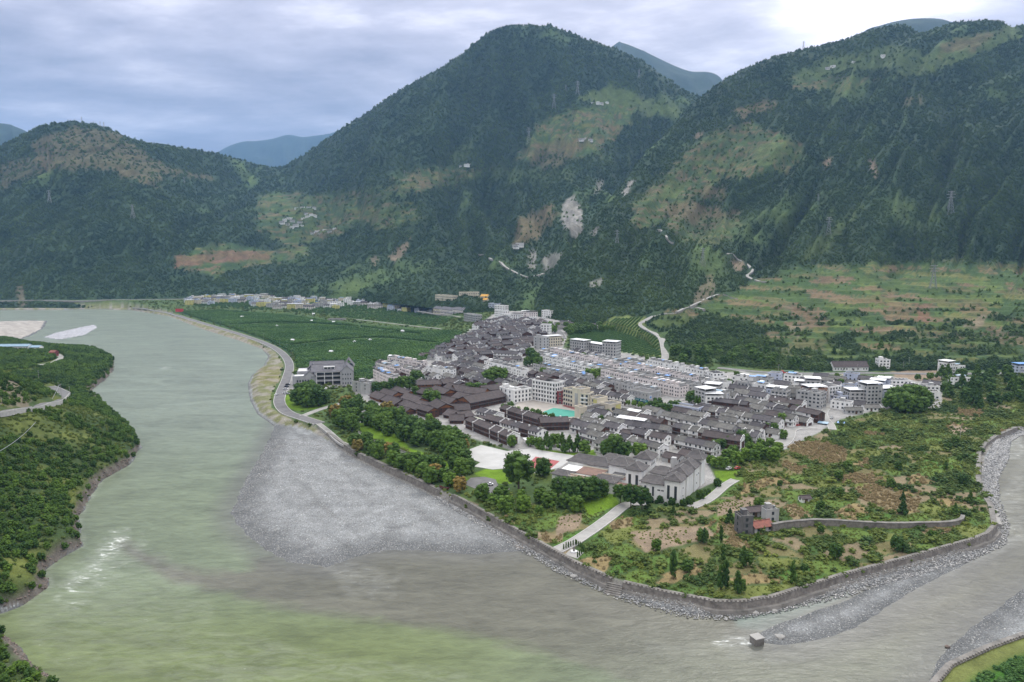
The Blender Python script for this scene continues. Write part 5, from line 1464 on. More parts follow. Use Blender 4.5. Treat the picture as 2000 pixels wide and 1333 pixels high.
def fill(poly_px, dir_px, L0, D0, alley, make, where, seed=0, cross=None, skip=0.03, jit=1.3):
    """terraces in parallel rows filling a district outlined in image pixels"""
    rr = random.Random(seed)
    poly = [hit(u_, v_)[:2] for u_, v_ in poly_px]
    o, d, rz = frame(hit(*dir_px[0]), hit(*dir_px[1]))
    ex = Vector((math.cos(rz), math.sin(rz))); ey = Vector((-ex.y, ex.x))
    c = Vector((np.mean([q[0] for q in poly]), np.mean([q[1] for q in poly])))
    R_ = max((Vector(q) - c).length for q in poly)
    vv = -R_; rowi = 0; cnt = 0
    while vv < R_:
        D = D0 * rr.uniform(0.9, 1.15); uu_ = -R_ + rr.uniform(0, L0); ci = 0; first = True
        while uu_ < R_:
            L = L0 * rr.uniform(0.75, 1.35)
            p = c + ex * uu_ + ey * (vv + rr.uniform(-jit, jit)); m_ = p + ex * L / 2 + ey * D / 2
            if sdpoly(np.array([m_.x]), np.array([m_.y]), poly)[0] > 0 and free(m_.x, m_.y, min(L, D) * 0.5) and rr.random() > skip:
                if first: rowi += 1; first = False
                ci += 1; cnt += 1
                cz = float(gfast(np.array([p.x, p.x + ex.x * L, m_.x]), np.array([p.y, p.y + ex.y * L, m_.y])).max())
                make((p.x, p.y, cz + 0.05), rz + rr.uniform(-0.07, 0.07), L - 0.2, D, ci, rowi, f'{ORD[ci]} from left, {ORD[rowi]} row back, {where}')
                take(m_.x, m_.y, min(L, D) * 0.45)
                if L > D * 1.4: take(*(m_ + ex * L * 0.25), D * 0.4); take(*(m_ - ex * L * 0.25), D * 0.4)
            if rr.random() < 0.08: uu_ += 2.5
            uu_ += L
        vv += D + (alley if rowi % 2 else alley * 0.4)
    print('fill', where, cnt)

# ------------------------------------------------------------------ roads, squares and courts
def ribbon(name, px, width, m, lift=0.25, world=None, kerb=True, n=5, depth=1.5, loose=0.0):
    pts = world or [hit(u_, v_) for u_, v_ in px]
    pts = spline([q[:2] for q in pts], n)
    L_ = []; R__ = []
    zs = zall(np.array([q[0] for q in pts]), np.array([q[1] for q in pts])) + lift
    zs = np.convolve(np.pad(zs, 2, mode='edge'), np.ones(5) / 5, 'valid')
    for i, q in enumerate(pts):
        a = pts[max(0, i - 1)]; b = pts[min(len(pts) - 1, i + 1)]
        d = Vector((b[0] - a[0], b[1] - a[1])); d.normalize(); nn = Vector((-d.y, d.x)) * width / 2
        L_.append((q[0] + nn.x, q[1] + nn.y)); R__.append((q[0] - nn.x, q[1] - nn.y))
    def strip(mb, A_, B_, zt, zb):
        n_ = len(A_); vs = []
        for k in range(n_):
            vs += [(A_[k][0], A_[k][1], zt[k]), (B_[k][0], B_[k][1], zt[k]), (A_[k][0], A_[k][1], zt[k] - zb), (B_[k][0], B_[k][1], zt[k] - zb)]
        fs = []
        for k in range(n_ - 1):
            i, j = 4 * k, 4 * k + 4
            fs += [(i, i + 1, j + 1, j), (i + 2, i, j, j + 2), (i + 1, i + 3, j + 3, j + 1)]
        fs += [(0, 2, 3, 1), (4 * n_ - 4, 4 * n_ - 3, 4 * n_ - 1, 4 * n_ - 2)]
        mb.add(vs, fs)
    r = MB(); strip(r, R__, L_, zs, depth)
    ro = r.build(name, m); ro['kind'] = 'structure'
    if kerb:
        k = MB()
        for S, sg in ((L_, 1), (R__, -1)):
            out = []
            for i, q in enumerate(pts):
                d = Vector((S[i][0] - q[0], S[i][1] - q[1])); d.normalize(); out.append((S[i][0] + d.x * 0.45, S[i][1] + d.y * 0.45))
            strip(k, S if sg > 0 else out, out if sg > 0 else S, zs + 0.13, depth)
        k.build('kerb', M_KERB, ro)
    return pts, zs

M_DIRT = mat('dirt_track', (0.36, 0.31, 0.25), (0.28, 0.24, 0.19))
def slab(name, poly_px, m, lift=0.22, thick=1.2, kind='structure', z=None):
    w_ = [hit(u_, v_) for u_, v_ in poly_px]
    zt = z if z is not None else max(q[2] for q in w_) + lift
    mb = MB(); mb.prism([(q[0], q[1]) for q in w_], zt - thick, zt, 'z')
    o = mb.build(name, m)
    if kind: o['kind'] = kind
    return [(q[0], q[1]) for q in w_], zt


for _r in ROADS:
    ribbon(_r[0], _r[1], _r[2], {'M_ASPH': M_ASPH, 'M_LANE': M_LANE, 'M_CONCL': M_CONCL, 'DIRT': M_DIRT}[_r[3]], _r[4], **_r[5])
pl, pz = slab('plaza', [(914, 895), (916, 879), (940, 870), (990, 882), (1036, 877), (1124, 891), (1095, 914), (1045, 925), (1000, 915), (962, 918), (926, 912), (938, 904)], mat('plaza_paving', (0.47, 0.465, 0.45), (0.37, 0.365, 0.35), scale=0.10, detail=8))
slab('plaza_court', [(1046, 893), (1093, 902), (1076, 916), (1040, 921), (1034, 905)], mat('red_paving', (0.36, 0.10, 0.10), (0.28, 0.085, 0.085), scale=0.2), z=pz + 0.06, thick=0.5)
slab('car_park', [(905, 946), (920, 934), (946, 932), (968, 937), (973, 949), (996, 955), (986, 970), (960, 966), (930, 956)], M_ASPH, 0.15)
sy, yz = slab('school_yard', [(1000, 806), (1012, 786), (1050, 780), (1100, 792), (1136, 806), (1134, 820), (1070, 818), (1010, 812)], mat('yard_paving', (0.40, 0.365, 0.32), (0.33, 0.30, 0.27), scale=0.12, detail=6), 0.15)
slab('sports_court', [(1060, 808), (1081, 799), (1136, 808), (1134, 816), (1110, 818), (1074, 816)], mat('green_court', (0.07, 0.30, 0.23), (0.06, 0.26, 0.20), scale=0.3), z=yz + 0.06, thick=0.5)
slab('sports_court', [(1098, 795), (1104, 792), (1140, 804), (1138, 808)], mat('maroon_court', (0.24, 0.09, 0.085), (0.20, 0.08, 0.075), scale=0.3), z=yz + 0.05, thick=0.5)
NOGO.append(sy)
for q in ([(1598, 836), (1540, 836), (1530, 880), (1490, 885), (1490, 870), (1520, 862), (1530, 835)],
          [(1190, 802), (1260, 790), (1345, 772), (1345, 784), (1260, 803), (1200, 815)],
          [(1010, 745), (1015, 708), (1026, 708), (1036, 745)], [(1040, 692), (1060, 690), (1072, 672), (1060, 672)]):
    NOGO.append([hit(u_, v_)[:2] for u_, v_ in q])
# ------------------------------------------------------------------ museum of white halls with tiled hip roofs
def block(t, x0, x1, y0, y1, H, rise, ov=0.9, wall=None, base=1.5):
    w = MB(); w.box(x0, x1, y0, y1, -base, H); put(w, 'wall', wall or W_WHITE, t)
    r = MB(); rd = MB(); hip_roof(r, x0, x1, y0, y1, H, rise, ov, ridges=rd)
    o = put(r, 'roof', R_GREY2, t); put(rd, 'ridge', M_RIDGE, o)
    b = MB()
    for x_ in np.linspace(x0 + 0.4, x1 - 0.4, 4):
        b.box(x_ - 0.12, x_ + 0.12, y0 - 0.55, y0 + 0.0, H - 0.55, H - 0.3)
    for y_ in np.linspace(y0 + 0.4, y1 - 0.4, 4):
        b.box(x1, x1 + 0.55, y_ - 0.12, y_ + 0.12, H - 0.55, H - 0.3)
    put(b, 'eave_bracket', W_RED, t)
R_GREY2 = mat('museum_roof_tiles', (0.125, 0.115, 0.112), (0.075, 0.070, 0.070), scale=0.6, detail=8, bump=0.12, bscale=3)
M_RIDGE = mat('ridge_tiles', (0.24, 0.23, 0.22), (0.16, 0.155, 0.15), scale=1)

def slot(t, face, a, b, z0, z1, at, m=None):
    """one tall framed window"""
    f = MB(); g = MB()
    if face == 'f':
        f.box(a - 0.12, b + 0.12, at - 0.09, at, z0 - 0.12, z1 + 0.12); g.box(a, b, at - 0.13, at - 0.02, z0, z1)
    else:
        f.box(at, at + 0.09, a - 0.12, b + 0.12, z0 - 0.12, z1 + 0.12); g.box(at + 0.02, at + 0.13, a, b, z0, z1)
    o = put(f, 'window', M_TRIM, t); put(g, 'pane', m or G_WIN, o)

mo = hit(1328, 986); ml = hit(1222, 966)
mrz = math.atan2(mo[1] - ml[1], mo[0] - ml[0])
mrz = math.radians(-30)
mz = mo[2] + 0.2
mus = empty('museum', (mo[0], mo[1], mz), mrz, 'large white museum of stepped halls under grey hipped tile roofs beside the farmland', 'museum')
block(mus, -8.0, 0, 0, 9, 11.6, 2.6)
block(mus, -8.5, 0.6, 9.3, 21, 12.0, 3.2)
block(mus, -8.0, 1.2, 21.3, 31, 12.6, 3.2)
block(mus, -6.0, 2.0, 31.3, 39, 14.8, 3.6, 1.1)
block(mus, -20.5, -8.3, 1.0, 10, 8.2, 2.6)
block(mus, -20.0, -9.0, 14, 24, 9.2, 2.6)
block(mus, -30.5, -22, 6, 15, 11.8, 3.0, 1.0)
block(mus, -31, -22.5, 22, 31, 13.5, 3.2, 1.0)
block(mus, -44, -33, 16, 27, 9.5, 3.0, 1.0)
block(mus, -47, -36, 30, 38, 6.5, 2.2)
for a, b in ((-6.6, -5.3), (-3.0, -1.7)): slot(mus, 'f', a, b, 1.6, 8.6, 0)
for a, b in ((-18.6, -17.6), (-14.6, -13.6)): slot(mus, 'f', a, b, 1.4, 6.2, 1.0)
for a, b in ((-11.8, -10.4), (-9.9, -8.6)): slot(mus, 'f', a, b, 4.6, 5.2, 1.0)
for a, b in ((-29.0, -27.6), (-25.2, -23.8)): slot(mus, 'f', a, b, 2.6, 9.0, 6)
for y_, z_ in ((4.2, 2.6), (4.2, 6.6)): slot(mus, 'r', y_, y_ + 0.9, z_, z_ + 0.7, 0)
for y_, z_ in ((25, 3.2), (25, 7.6), (28, 7.6)): slot(mus, 'r', y_, y_ + 0.9, z_, z_ + 0.7, 1.2)
slot(mus, 'r', 7.5, 9.3, 0.4, 3.6, -22); slot(mus, 'f', -29.6, -28.4, 9.8, 11.6, 22); slot(mus, 'f', -25.5, -24.5, 10.2, 11.6, 22)
for y_ in (23.0, 25.2, 27.4): slot(mus, 'r', y_, y_ + 1.0, 9.8, 11.2, -22.5)
w = MB(); w.box(-12.5, -10.0, 25, 27.5, 0, 15.2); put(w, 'water_tower', W_GREY, mus)
w = MB(); w.box(-33, -31, 12, 16, -1, 6.0); w.box(-40, -33, 6.5, 16, -1, 5.2); w.box(-22, -20.6, 3, 14, -1, 6.5); put(w, 'link_wall', W_WHITE, mus)
w = MB(); w.box(-40.4, -32.6, 6.1, 16.0, 5.2, 5.5); w.box(-33.2, -30.8, 11.8, 16.2, 6.0, 6.3); put(w, 'flat_roof', R_SLAB, mus)
for y_ in (4, 15, 26, 36):
    pq = Vector((-6, y_)); c_, s_ = math.cos(mrz), math.sin(mrz)
    take(mo[0] + pq.x * c_ - pq.y * s_, mo[1] + pq.x * s_ + pq.y * c_, 9)
for x_ in (-18, -30, -42):
    for y_ in (8, 20, 31):
        take(mo[0] + x_ * c_ - y_ * s_, mo[1] + x_ * s_ + y_ * c_, 9)
def mloc(x_, y_): return (mo[0] + x_ * c_ - y_ * s_, mo[1] + x_ * s_ + y_ * c_)

# low exhibition halls west of the museum
eo = hit(1078, 942)
ex2 = empty('exhibition_hall', (eo[0], eo[1], eo[2] + 0.2), mrz, 'low white exhibition halls with brown flat roofs between plaza and museum', 'hall')
def hall(x0, x1, y0, y1, H, rise):
    block(ex2, x0, x1, y0, y1, H, rise, 0.8)
hall(0, 9.5, 0, 8, 4.8, 1.8); hall(24, 36, -1, 8, 5.6, 2.2); hall(-1, 24, 22, 33, 6.0, 3.2); hall(30, 42, 24, 33, 7.2, 3.0); hall(12, 22, 42, 50, 4.6, 1.8)
w = MB()
for x0, x1, y0, y1, H in ((9.7, 23.8, 0.6, 3.0, 4.6), (9.7, 23.8, 8.5, 20.0, 4.2), (0, 9.5, 8.2, 21.6, 4.0), (24.4, 40, 8.4, 12, 4.9), (36.3, 52, 0, 4, 4.6), (42.3, 54, 14, 20, 5.4), (22.3, 40, 42, 46, 4.4), (36, 40, 34, 42, 4.2)):
    w.box(x0, x1, y0, y1, -1.5, H)
put(w, 'gallery_wall', W_WHITE, ex2)
w = MB()
for x0, x1, y0, y1, H in ((9.7, 23.8, 0.2, 3.2, 4.6), (9.5, 24, 8.3, 20.2, 4.2), (24.2, 40.2, 8.2, 12.2, 4.9), (36.1, 52.2, -0.3, 4.2, 4.6), (42.1, 54.2, 13.8, 20.2, 5.4), (22.3, 40.2, 41.8, 46.2, 4.4)):
    w.box(x0, x1, y0, y1, H, H + 0.25)
put(w, 'flat_roof', mat('brown_roof_felt', (0.22, 0.135, 0.105), (0.16, 0.105, 0.085), scale=0.4), ex2)
w = MB()
for x0, x1, y0, y1, H in ((9.4, 24.1, -0.1, 0.2, 4.6), (9.4, 24.1, 3.2, 3.5, 4.6), (9.4, 24, 20.2, 20.6, 4.2), (24.1, 40.4, 12.2, 12.5, 4.9), (36, 52.4, -0.6, -0.3, 4.6)):
    w.box(x0, x1, y0, y1, H, H + 0.7)
put(w, 'parapet', W_CREAM, ex2)
for x_, y_ in ((5, 5), (16, 12), (30, 4), (10, 28), (22, 28), (36, 28), (45, 8), (17, 46), (32, 44), (50, 17)):
    take(eo[0] + x_ * c_ - y_ * s_, eo[1] + x_ * s_ + y_ * c_, 8)

g = hit(1093, 978)
t = gable_house((g[0], g[1], g[2]), math.radians(-36), 8.5, 4.5, 1, W_WHITE, R_BROWN, 'small white gatehouse with brown tiled roof among riverside trees', name='gatehouse', clutter=0)

# ------------------------------------------------------------------ grey institute by the river road
go_ = hit(572, 757); gb = hit(692, 752)
grz = math.atan2(gb[1] - go_[1], gb[0] - go_[0])
Lg = math.dist(go_[:2], gb[:2]); kx = Lg / 120.0
inst = empty('institute_building', (go_[0], go_[1], min(go_[2], gb[2])), grz, 'big grey three-storey institute with open galleries and grey gabled roofs by the river road', 'building')
W_INST = mat('institute_wall', (0.37, 0.375, 0.385), (0.29, 0.295, 0.305), scale=0.3, streak=True)
R_INST = mat('institute_roof', (0.155, 0.152, 0.165), (0.105, 0.103, 0.112), scale=0.4, detail=7)
def bx_(nm, m, *bs):
    w = MB()
    for b in bs: w.box(b[0] * kx, b[1] * kx, b[2], b[3], b[4], b[5])
    return put(w, nm, m, inst)
bx_('wall', W_INST, (0, 36, 0, 14, -2, 9.5), (42, 46, 2, 24, -2, 13), (46, 94, 6, 24, -2, 13), (94, 118, 0, 24, -2, 13.5), (6, 36, 16, 40, -2, 11.5), (36, 100, 30, 44, -2, 13))
bx_('gallery_slab', W_INST, (46, 94, 2.4, 6, -1, 0.2), (46, 94, 2.2, 6, 4.0, 5.3), (46, 94, 2.2, 6, 8.3, 9.5), (46, 94, 2.0, 6, 12.3, 13.2))
bx_('gallery_column', M_TRIM, *[(x_, x_ + 1.2, 1.9, 3.1, -1, 12.3) for x_ in (45.5, 61, 77, 93)])
bx_('gallery_shade', G_WIN, *[(46.2 + 16 * k, 60.4 + 16 * k, 5.9, 5.98, z_ + 0.4, z_ + 2.8) for k in range(3) for z_ in (0.5, 5.3, 9.5)])
bx_('white_roof_deck', R_WHITE, (3, 30, 2, 12, 9.5, 9.7), (8, 30, 20, 34, 11.5, 11.7))
bx_('parapet', W_INST, (0, 36, 0, 0.4, 9.5, 10.4), (0, 0.4, 0.4, 14, 9.5, 10.4), (6, 34, 16, 16.4, 11.5, 12.3))
bx_('window_row', G_WIN, *([(8 + 5.2 * k, 10.6 + 5.2 * k, -0.08, 0, 4.6, 6.6) for k in range(5)] + [(2 + 5.2 * k, 5.6 + 5.2 * k, -0.08, 0, 0.6, 2.6) for k in range(4)] + [(97 + 5 * k, 99 + 5 * k, -0.08, 0, z_, z_ + 1.5) for k in range(4) for z_ in (1.2, 5.4, 9.6)]))
r = MB(); gable_roof(r, 36 * kx, 98 * kx, 2.6, 24, 13.3, 5.0, 0.6); put(r, 'roof', R_INST, inst)
r = MB(); gable_roof(r, 30 * kx, 100 * kx, 28, 44, 13.3, 5.0, 0.8); put(r, 'roof', R_INST, inst)
r = MB(); gable_roof(r, 94.2 * kx, 118 * kx, 0.2, 24, 13.5, 5.0, 0.8, ax='y'); put(r, 'roof', R_INST, inst)
r = MB(); gable_roof(r, 100 * kx, 120 * kx, 24.5, 44, 14.5, 6.0, 0.8, ax='y'); put(r, 'roof', R_INST, inst)
r = MB(); gable_roof(r, 22 * kx, 44 * kx, 0.3, 20, 10.0, 4.6, 0.7, ax='y'); put(r, 'roof', R_INST, inst)
r = MB(); gable_roof(r, 26 * kx, 46 * kx, 26, 40, 12.5, 5.0, 0.7, ax='y'); put(r, 'roof', R_INST, inst)
w = MB(); w.prism([(94.3 * kx, 13.4), (117.8 * kx, 13.4), (106 * kx, 18.2)], 0.05, 24, 'y'); w.prism([(22.3 * kx, 9.4), (43.8 * kx, 9.4), (33 * kx, 14.2)], 0.05, 18, 'y'); w.box(36 * kx, 42 * kx, 1, 20, -2, 10); w.box(100 * kx, 119.5 * kx, 24.6, 43.8, -2, 14.6); put(w, 'gable_wall', W_INST, inst)
bx_('dormer', M_TRIM, (60, 82, 6.2, 9.0, 14.2, 17.4))
bx_('dormer_window', G_WIN, *[(61 + 7 * k, 67 + 7 * k, 6.1, 6.18, 14.7, 16.7) for k in range(3)])
slab('forecourt', [(606, 762), (640, 760), (694, 753), (700, 748), (690, 744), (600, 752)], M_CONCL, 0.1)
NOGO.append([hit(u_, v_)[:2] for u_, v_ in [(555, 770), (555, 735), (575, 712), (700, 715), (706, 760), (640, 770)]])

# ------------------------------------------------------------------ school and its neighbours
def big_block(px0, px1, D, st, wall, label, name='school_building', sh=3.4, winp=3.0, band=False, top=None, roofm=None, ww=1.5, cat='school', pw=True, sides='fr', hut=True):
    a = hit(*px0); b = hit(*px1); o_, d_, rz_ = frame(a, b); L = d_.length
    z_ = max(a[2], b[2]); H = st * sh
    t = empty(name, (a[0], a[1], z_), rz_, label, cat)
    w = MB(); w.box(0, L, 0, D, -2, H); put(w, 'wall', wall, t)
    p = MB(); p.box(-0.2, L + 0.2, -0.2, 0.25, H, H + 1.0); p.box(-0.2, L + 0.2, D - 0.25, D + 0.2, H, H + 0.98); p.box(-0.2, 0.25, 0.25, D - 0.25, H, H + 0.99); p.box(L - 0.25, L + 0.2, 0.25, D - 0.25, H, H + 0.99); put(p, 'parapet', wall, t)
    r = MB(); r.box(0.25, L - 0.25, 0.25, D - 0.25, H, H + 0.1); put(r, 'roof', roofm or R_SLAB, t)
    for side in sides:
        span = L if side in 'fb' else D
        n = max(1, int(span / winp)); 
        for s in range(st):
            for i in range(n):
                c = span * (i + 0.5) / n; z0 = s * sh + 1.0; h = 1.9
                g_ = MB(); f_ = MB(); a_, b_ = c - ww / 2, c + ww / 2
                if side == 'f': f_.box(a_ - 0.1, b_ + 0.1, -0.10, 0.0, z0 - 0.1, z0 + h + 0.1); g_.box(a_, b_, -0.14, -0.02, z0, z0 + h)
                else: f_.box(L, L + 0.10, a_ - 0.1, b_ + 0.1, z0 - 0.1, z0 + h + 0.1); g_.box(L + 0.02, L + 0.14, a_, b_, z0, z0 + h)
                o = put(f_, 'window', M_TRIM, t); put(g_, 'pane', G_WIN, o)
    if band:
        b_ = MB()
        for k in range(st + 1): b_.box(-0.3, L + 0.15, -0.42, -0.001, k * sh - 0.15, k * sh + 0.15)
        n = max(2, int(L / (winp * 2)))
        for k in range(n + 1): b_.box(L * k / n - 0.22, L * k / n + 0.22, -0.40, -0.002, 0.16, H - 0.16)
        put(b_, 'facade_grid', M_TRIM, t)
    if hut:
        h_ = MB(); h_.box(L * 0.05, L * 0.18, D * 0.3, D * 0.8, H + 0.1, H + 2.8); put(h_, 'stair_hut', wall, t)
    if top:
        c = MB(); c.box(-0.4, L + 0.4, -0.4, D + 0.4, H + 2.5, H + 2.75); put(c, 'sun_roof', top, t)
        c = MB(); 
        for x_ in np.linspace(0.3, L - 0.6, 5):
            for y_ in (0.3, D - 0.6): c.box(x_, x_ + 0.3, y_, y_ + 0.3, H + 0.1, H + 2.5)
        put(c, 'post', M_TRIM, t)
    ey = Vector((-math.sin(rz_), math.cos(rz_))); ex = Vector((math.cos(rz_), math.sin(rz_)))
    for k in np.linspace(0.1, 0.9, max(2, int(L / 8))): take(*(Vector(a[:2]) + ex * L * k + ey * D / 2), D * 0.5)
    return t, L, H, D

big_block((976, 780), (1000, 788), 9, 3, W_WHITE, 'white three-storey school wing with blank end wall beside the brown roofs', winp=6, sides='f')
big_block((1004, 789), (1038, 783), 11, 3, W_WHITE, 'white three-storey school wing with rows of square windows left of the yard', winp=3.2)
t, L, H, D = big_block((1040, 782), (1084, 791), 12, 5, W_WHITE, 'tall white five-storey school block with dark window grid at the yard', band=True, winp=2.9)
r = MB(); gable_roof(r, L * 0.1, L * 0.55, 1, D - 1, H + 1.2, 1.8, 0.3); put(r, 'roof_pavilion', R_BROWN, t)
t, L, H, D = big_block((1088, 791), (1099, 791), 9, 3, W_RED, 'maroon stair tower between the white and the cream school blocks', winp=5, sides='f', hut=False)
t, L, H, D = big_block((1100, 792), (1118, 797), 10, 4, W_CREAM, 'cream school block with dark open balconies on its left side', winp=2.6, hut=False, ww=1.9)
t, L, H, D = big_block((1118, 797), (1133, 801), 11, 4, W_CREAM, 'cream school block with a tall blank arched front', sides='', hut=False, sh=3.9)
w = MB(); w.box(L * 0.3, L * 0.7, -0.15, -0.02, 1.0, H - 3); put(w, 'arch_panel', W_GREY, t)
t, L, H, D = big_block((1133, 801), (1150, 803), 10, 4, W_CREAM, 'cream school block with stacked white balconies behind the court', winp=2.6, hut=False, ww=1.9, sh=3.2)
w = MB()
for k in range(1, 4): w.box(0.4, L * 0.8, -1.2, -0.02, k * 3.2 - 0.15, k * 3.2 + 0.8)
put(w, 'balcony', M_TRIM, t)
t, L, H, D = big_block((1150, 802), (1166, 806), 12, 3, W_CREAM, 'cream school annex with a yellow panel near the top', winp=5, sides='f', hut=False, sh=3.4)
w = MB(); w.box(L * 0.55, L - 0.3, -0.16, -0.02, H - 3.2, H - 0.4); put(w, 'yellow_panel', W_YEL, t)
t, L, H, D = big_block((1166, 808), (1191, 811), 12, 2, W_CREAM, 'low cream school hall with a flat pale roof', winp=4, sides='f', roofm=M_CONCL, hut=False)
t, L, H, D = big_block((1133, 824), (1146, 822), 7, 3, W_CREAM, 'narrow cream school tower with a blank sunlit front', sides='', hut=False, sh=3.3)
t, L, H, D = big_block((1146, 822), (1186, 812), 9, 2, W_GREY, 'grey school wing with white pilasters and slatted roof edge', winp=3.0, hut=False, sh=3.6)
w = MB()
for k in range(12): w.box(L * k / 12, L * k / 12 + 0.25, -0.5, 6, H + 1.0, H + 1.25)
put(w, 'pergola', M_BEAM, t)
w = MB()
for k in range(10): w.box(L * k / 10, L * k / 10 + 0.5, -0.3, -0.01, -0.5, H); 
put(w, 'pilaster', M_TRIM, t)
t, L, H, D = big_block((1191, 816), (1213, 811), 10, 2, W_CREAM, 'cream and yellow school hall with two dark square windows at its front', sides='', hut=False, sh=4.6)
w = MB(); w.box(L * 0.5, L * 0.94, -0.12, -0.01, 0.6, H - 0.4); put(w, 'yellow_panel', W_YEL, t)
for z_ in (1.6, 5.0):
    w = MB(); w.box(L * 0.16, L * 0.42, -0.12, -0.01, z_, z_ + 2.2); o = put(w, 'window', G_WIN, t)

# bank with green-blue shop band
t, L, H, D = big_block((1228, 786), (1266, 795), 14, 3, W_GREY, 'grey bank with a teal sign band above its shopfront on the paved street', name='bank_building', winp=3.0, sides='f', cat='bank', hut=False, ww=0.7)
w = MB(); w.box(L * 0.12, L * 1.0, -0.45, -0.14, 3.0, 5.0); bs = put(w, 'sign_band', mat('teal_sign', (0.01, 0.16, 0.19), (0.01, 0.13, 0.16), rough=0.5), t)
def hanzi_like(mb, x, z, s, y, bars):
    for a, b, c, d in bars: mb.box(x + a * s, x + b * s, y - 0.06, y, z + c * s, z + d * s)
BARS = [[(0.05, 0.95, 0.8, 0.92), (0.44, 0.56, 0.05, 0.8), (0.1, 0.9, 0.42, 0.54), (0.0, 0.2, 0.05, 0.2)], [(0.1, 0.22, 0.1, 0.9), (0.3, 0.95, 0.7, 0.82), (0.3, 0.95, 0.4, 0.52), (0.56, 0.68, 0.05, 0.7)], [(0.1, 0.9, 0.85, 0.95), (0.1, 0.22, 0.1, 0.85), (0.78, 0.9, 0.1, 0.85), (0.1, 0.9, 0.1, 0.2), (0.3, 0.7, 0.5, 0.6)]]
w = MB()
w.box(L * 0.17, L * 0.17 + 1.0, -0.52, -0.455, 3.5, 4.5)
for k in range(5): hanzi_like(w, L * 0.23 + k * 1.3, 3.5, 1.0, -0.455, BARS[k % 3])
w.box(L * 0.62, L * 0.62 + 1.0, -0.52, -0.455, 3.5, 4.5)
for k in range(4): hanzi_like(w, L * 0.68 + k * 1.3, 3.5, 1.0, -0.455, BARS[(k + 1) % 3])
put(w, 'sign_lettering', R_WHITE, bs)
w = MB(); w.box(L * 0.14, L * 0.98, -0.12, -0.02, 0.1, 2.8); put(w, 'shopfront', G_SKY, t)
w = MB(); w.box(L + 0.02, L + 0.2, 1.0, 4.0, H - 4.6, H - 1.6); o = put(w, 'wall_sign', R_WHITE, t)
w = MB(); w.box(L + 0.21, L + 0.28, 1.5, 3.5, H - 3.9, H - 2.2); put(w, 'sign_emblem', R_BLUE, o)

# pale blue two-storey house and other single blocks around
LB_ = big_block
LB_((1306, 808), (1362, 818), 10, 2, W_BLUEW, 'pale blue two-storey block with dark windows beside the street trees', name='office_block', cat='office', winp=3.4, hut=False)
LB_((1113, 690), (1140, 695), 12, 4, W_GREY, 'grey four-storey apartment block with white roof, left end of the trio by the orchard', name='apartment_block', cat='apartments', winp=3.4, top=R_WHITE, hut=False)
LB_((1140, 690), (1176, 698), 12, 3, W_GREY, 'long grey apartment block with white roof, middle of the trio by the orchard', name='apartment_block', cat='apartments', winp=3.4, top=R_WHITE, hut=False)
LB_((1176, 701), (1203, 704), 14, 5, W_GREY, 'pale grey five-storey apartment block with white canopy, tallest of the trio by the orchard', name='apartment_block', cat='apartments', winp=3.2, top=R_WHITE, hut=False)
for k, (a_, b_) in enumerate((((1120, 694), (1131, 697)), ((1131, 697), (1142, 700)), ((1145, 699), (1158, 702)), ((1158, 702), (1172, 705)))):
    aa_ = hit(*a_); bb_ = hit(*b_); o_, d_, rz_ = frame(aa_, bb_)
    gable_house((aa_[0], aa_[1], aa_[2] + 0.1), rz_, d_.length - 0.3, 8, 2, W_WHITE, R_DARK, f'{ORD[k + 1]} from left of the white gabled houses below the grey apartment trio', 'white houses below the apartment blocks', timber=True, fire=1)
    take(aa_[0] + 4, aa_[1] + 4, 6)
LB_((1042, 681), (1060, 684), 12, 4, W_GREY, 'plain grey four-storey block at the head of the treeless lane', name='apartment_block', cat='apartments', winp=6, hut=True)
LB_((1066, 679), (1098, 676), 10, 3, W_CREAM, 'white and cream terrace block with pale roof beside the wide asphalt street', name='apartment_block', cat='apartments', winp=3, top=R_WHITE, hut=False)
LB_((1056, 655), (1073, 656), 10, 4, W_WHITE, 'white tower house with rounded white roof above the old town', name='tower_house', cat='house', winp=3.4, hut=False)
LB_((906, 629), (929, 629), 12, 3, W_GREY, 'grey three-storey school block alone among trees left of the old town', name='office_block', cat='office', winp=3, hut=False)
LB_((1058, 621), (1075, 621), 12, 3, W_WHITE, 'detached white cubic house at the top right edge of the old town', name='cube_house', cat='house', winp=4, hut=False)
for k, (a_, b_, st_, wl, tp) in enumerate([((954, 602), (972, 602), 2, W_BLUEW, None), ((966, 610), (985, 610), 3, W_WHITE, None), ((966, 621), (984, 621), 3, W_WHITE, None), ((985, 624), (998, 625), 2, W_WHITE, None), ((998, 629), (1016, 629), 3, W_WHITE, R_DARK), ((1018, 624), (1033, 624), 3, W_PINK, R_WHITE), ((1033, 625), (1050, 624), 3, W_PINK, R_DARK), ((1034, 630), (1048, 630), 2, W_WHITE, None)]):
    LB_(a_, b_, 11, st_, wl, f'{ORD[k + 1]} from left of the taller white blocks lining the upper edge of town', name='terrace_block', cat='house', winp=3.6, top=tp, hut=False)
NOGO.append([hit(u_, v_)[:2] for u_, v_ in [(770, 712), (810, 707), (856, 716), (850, 722), (780, 722)]])

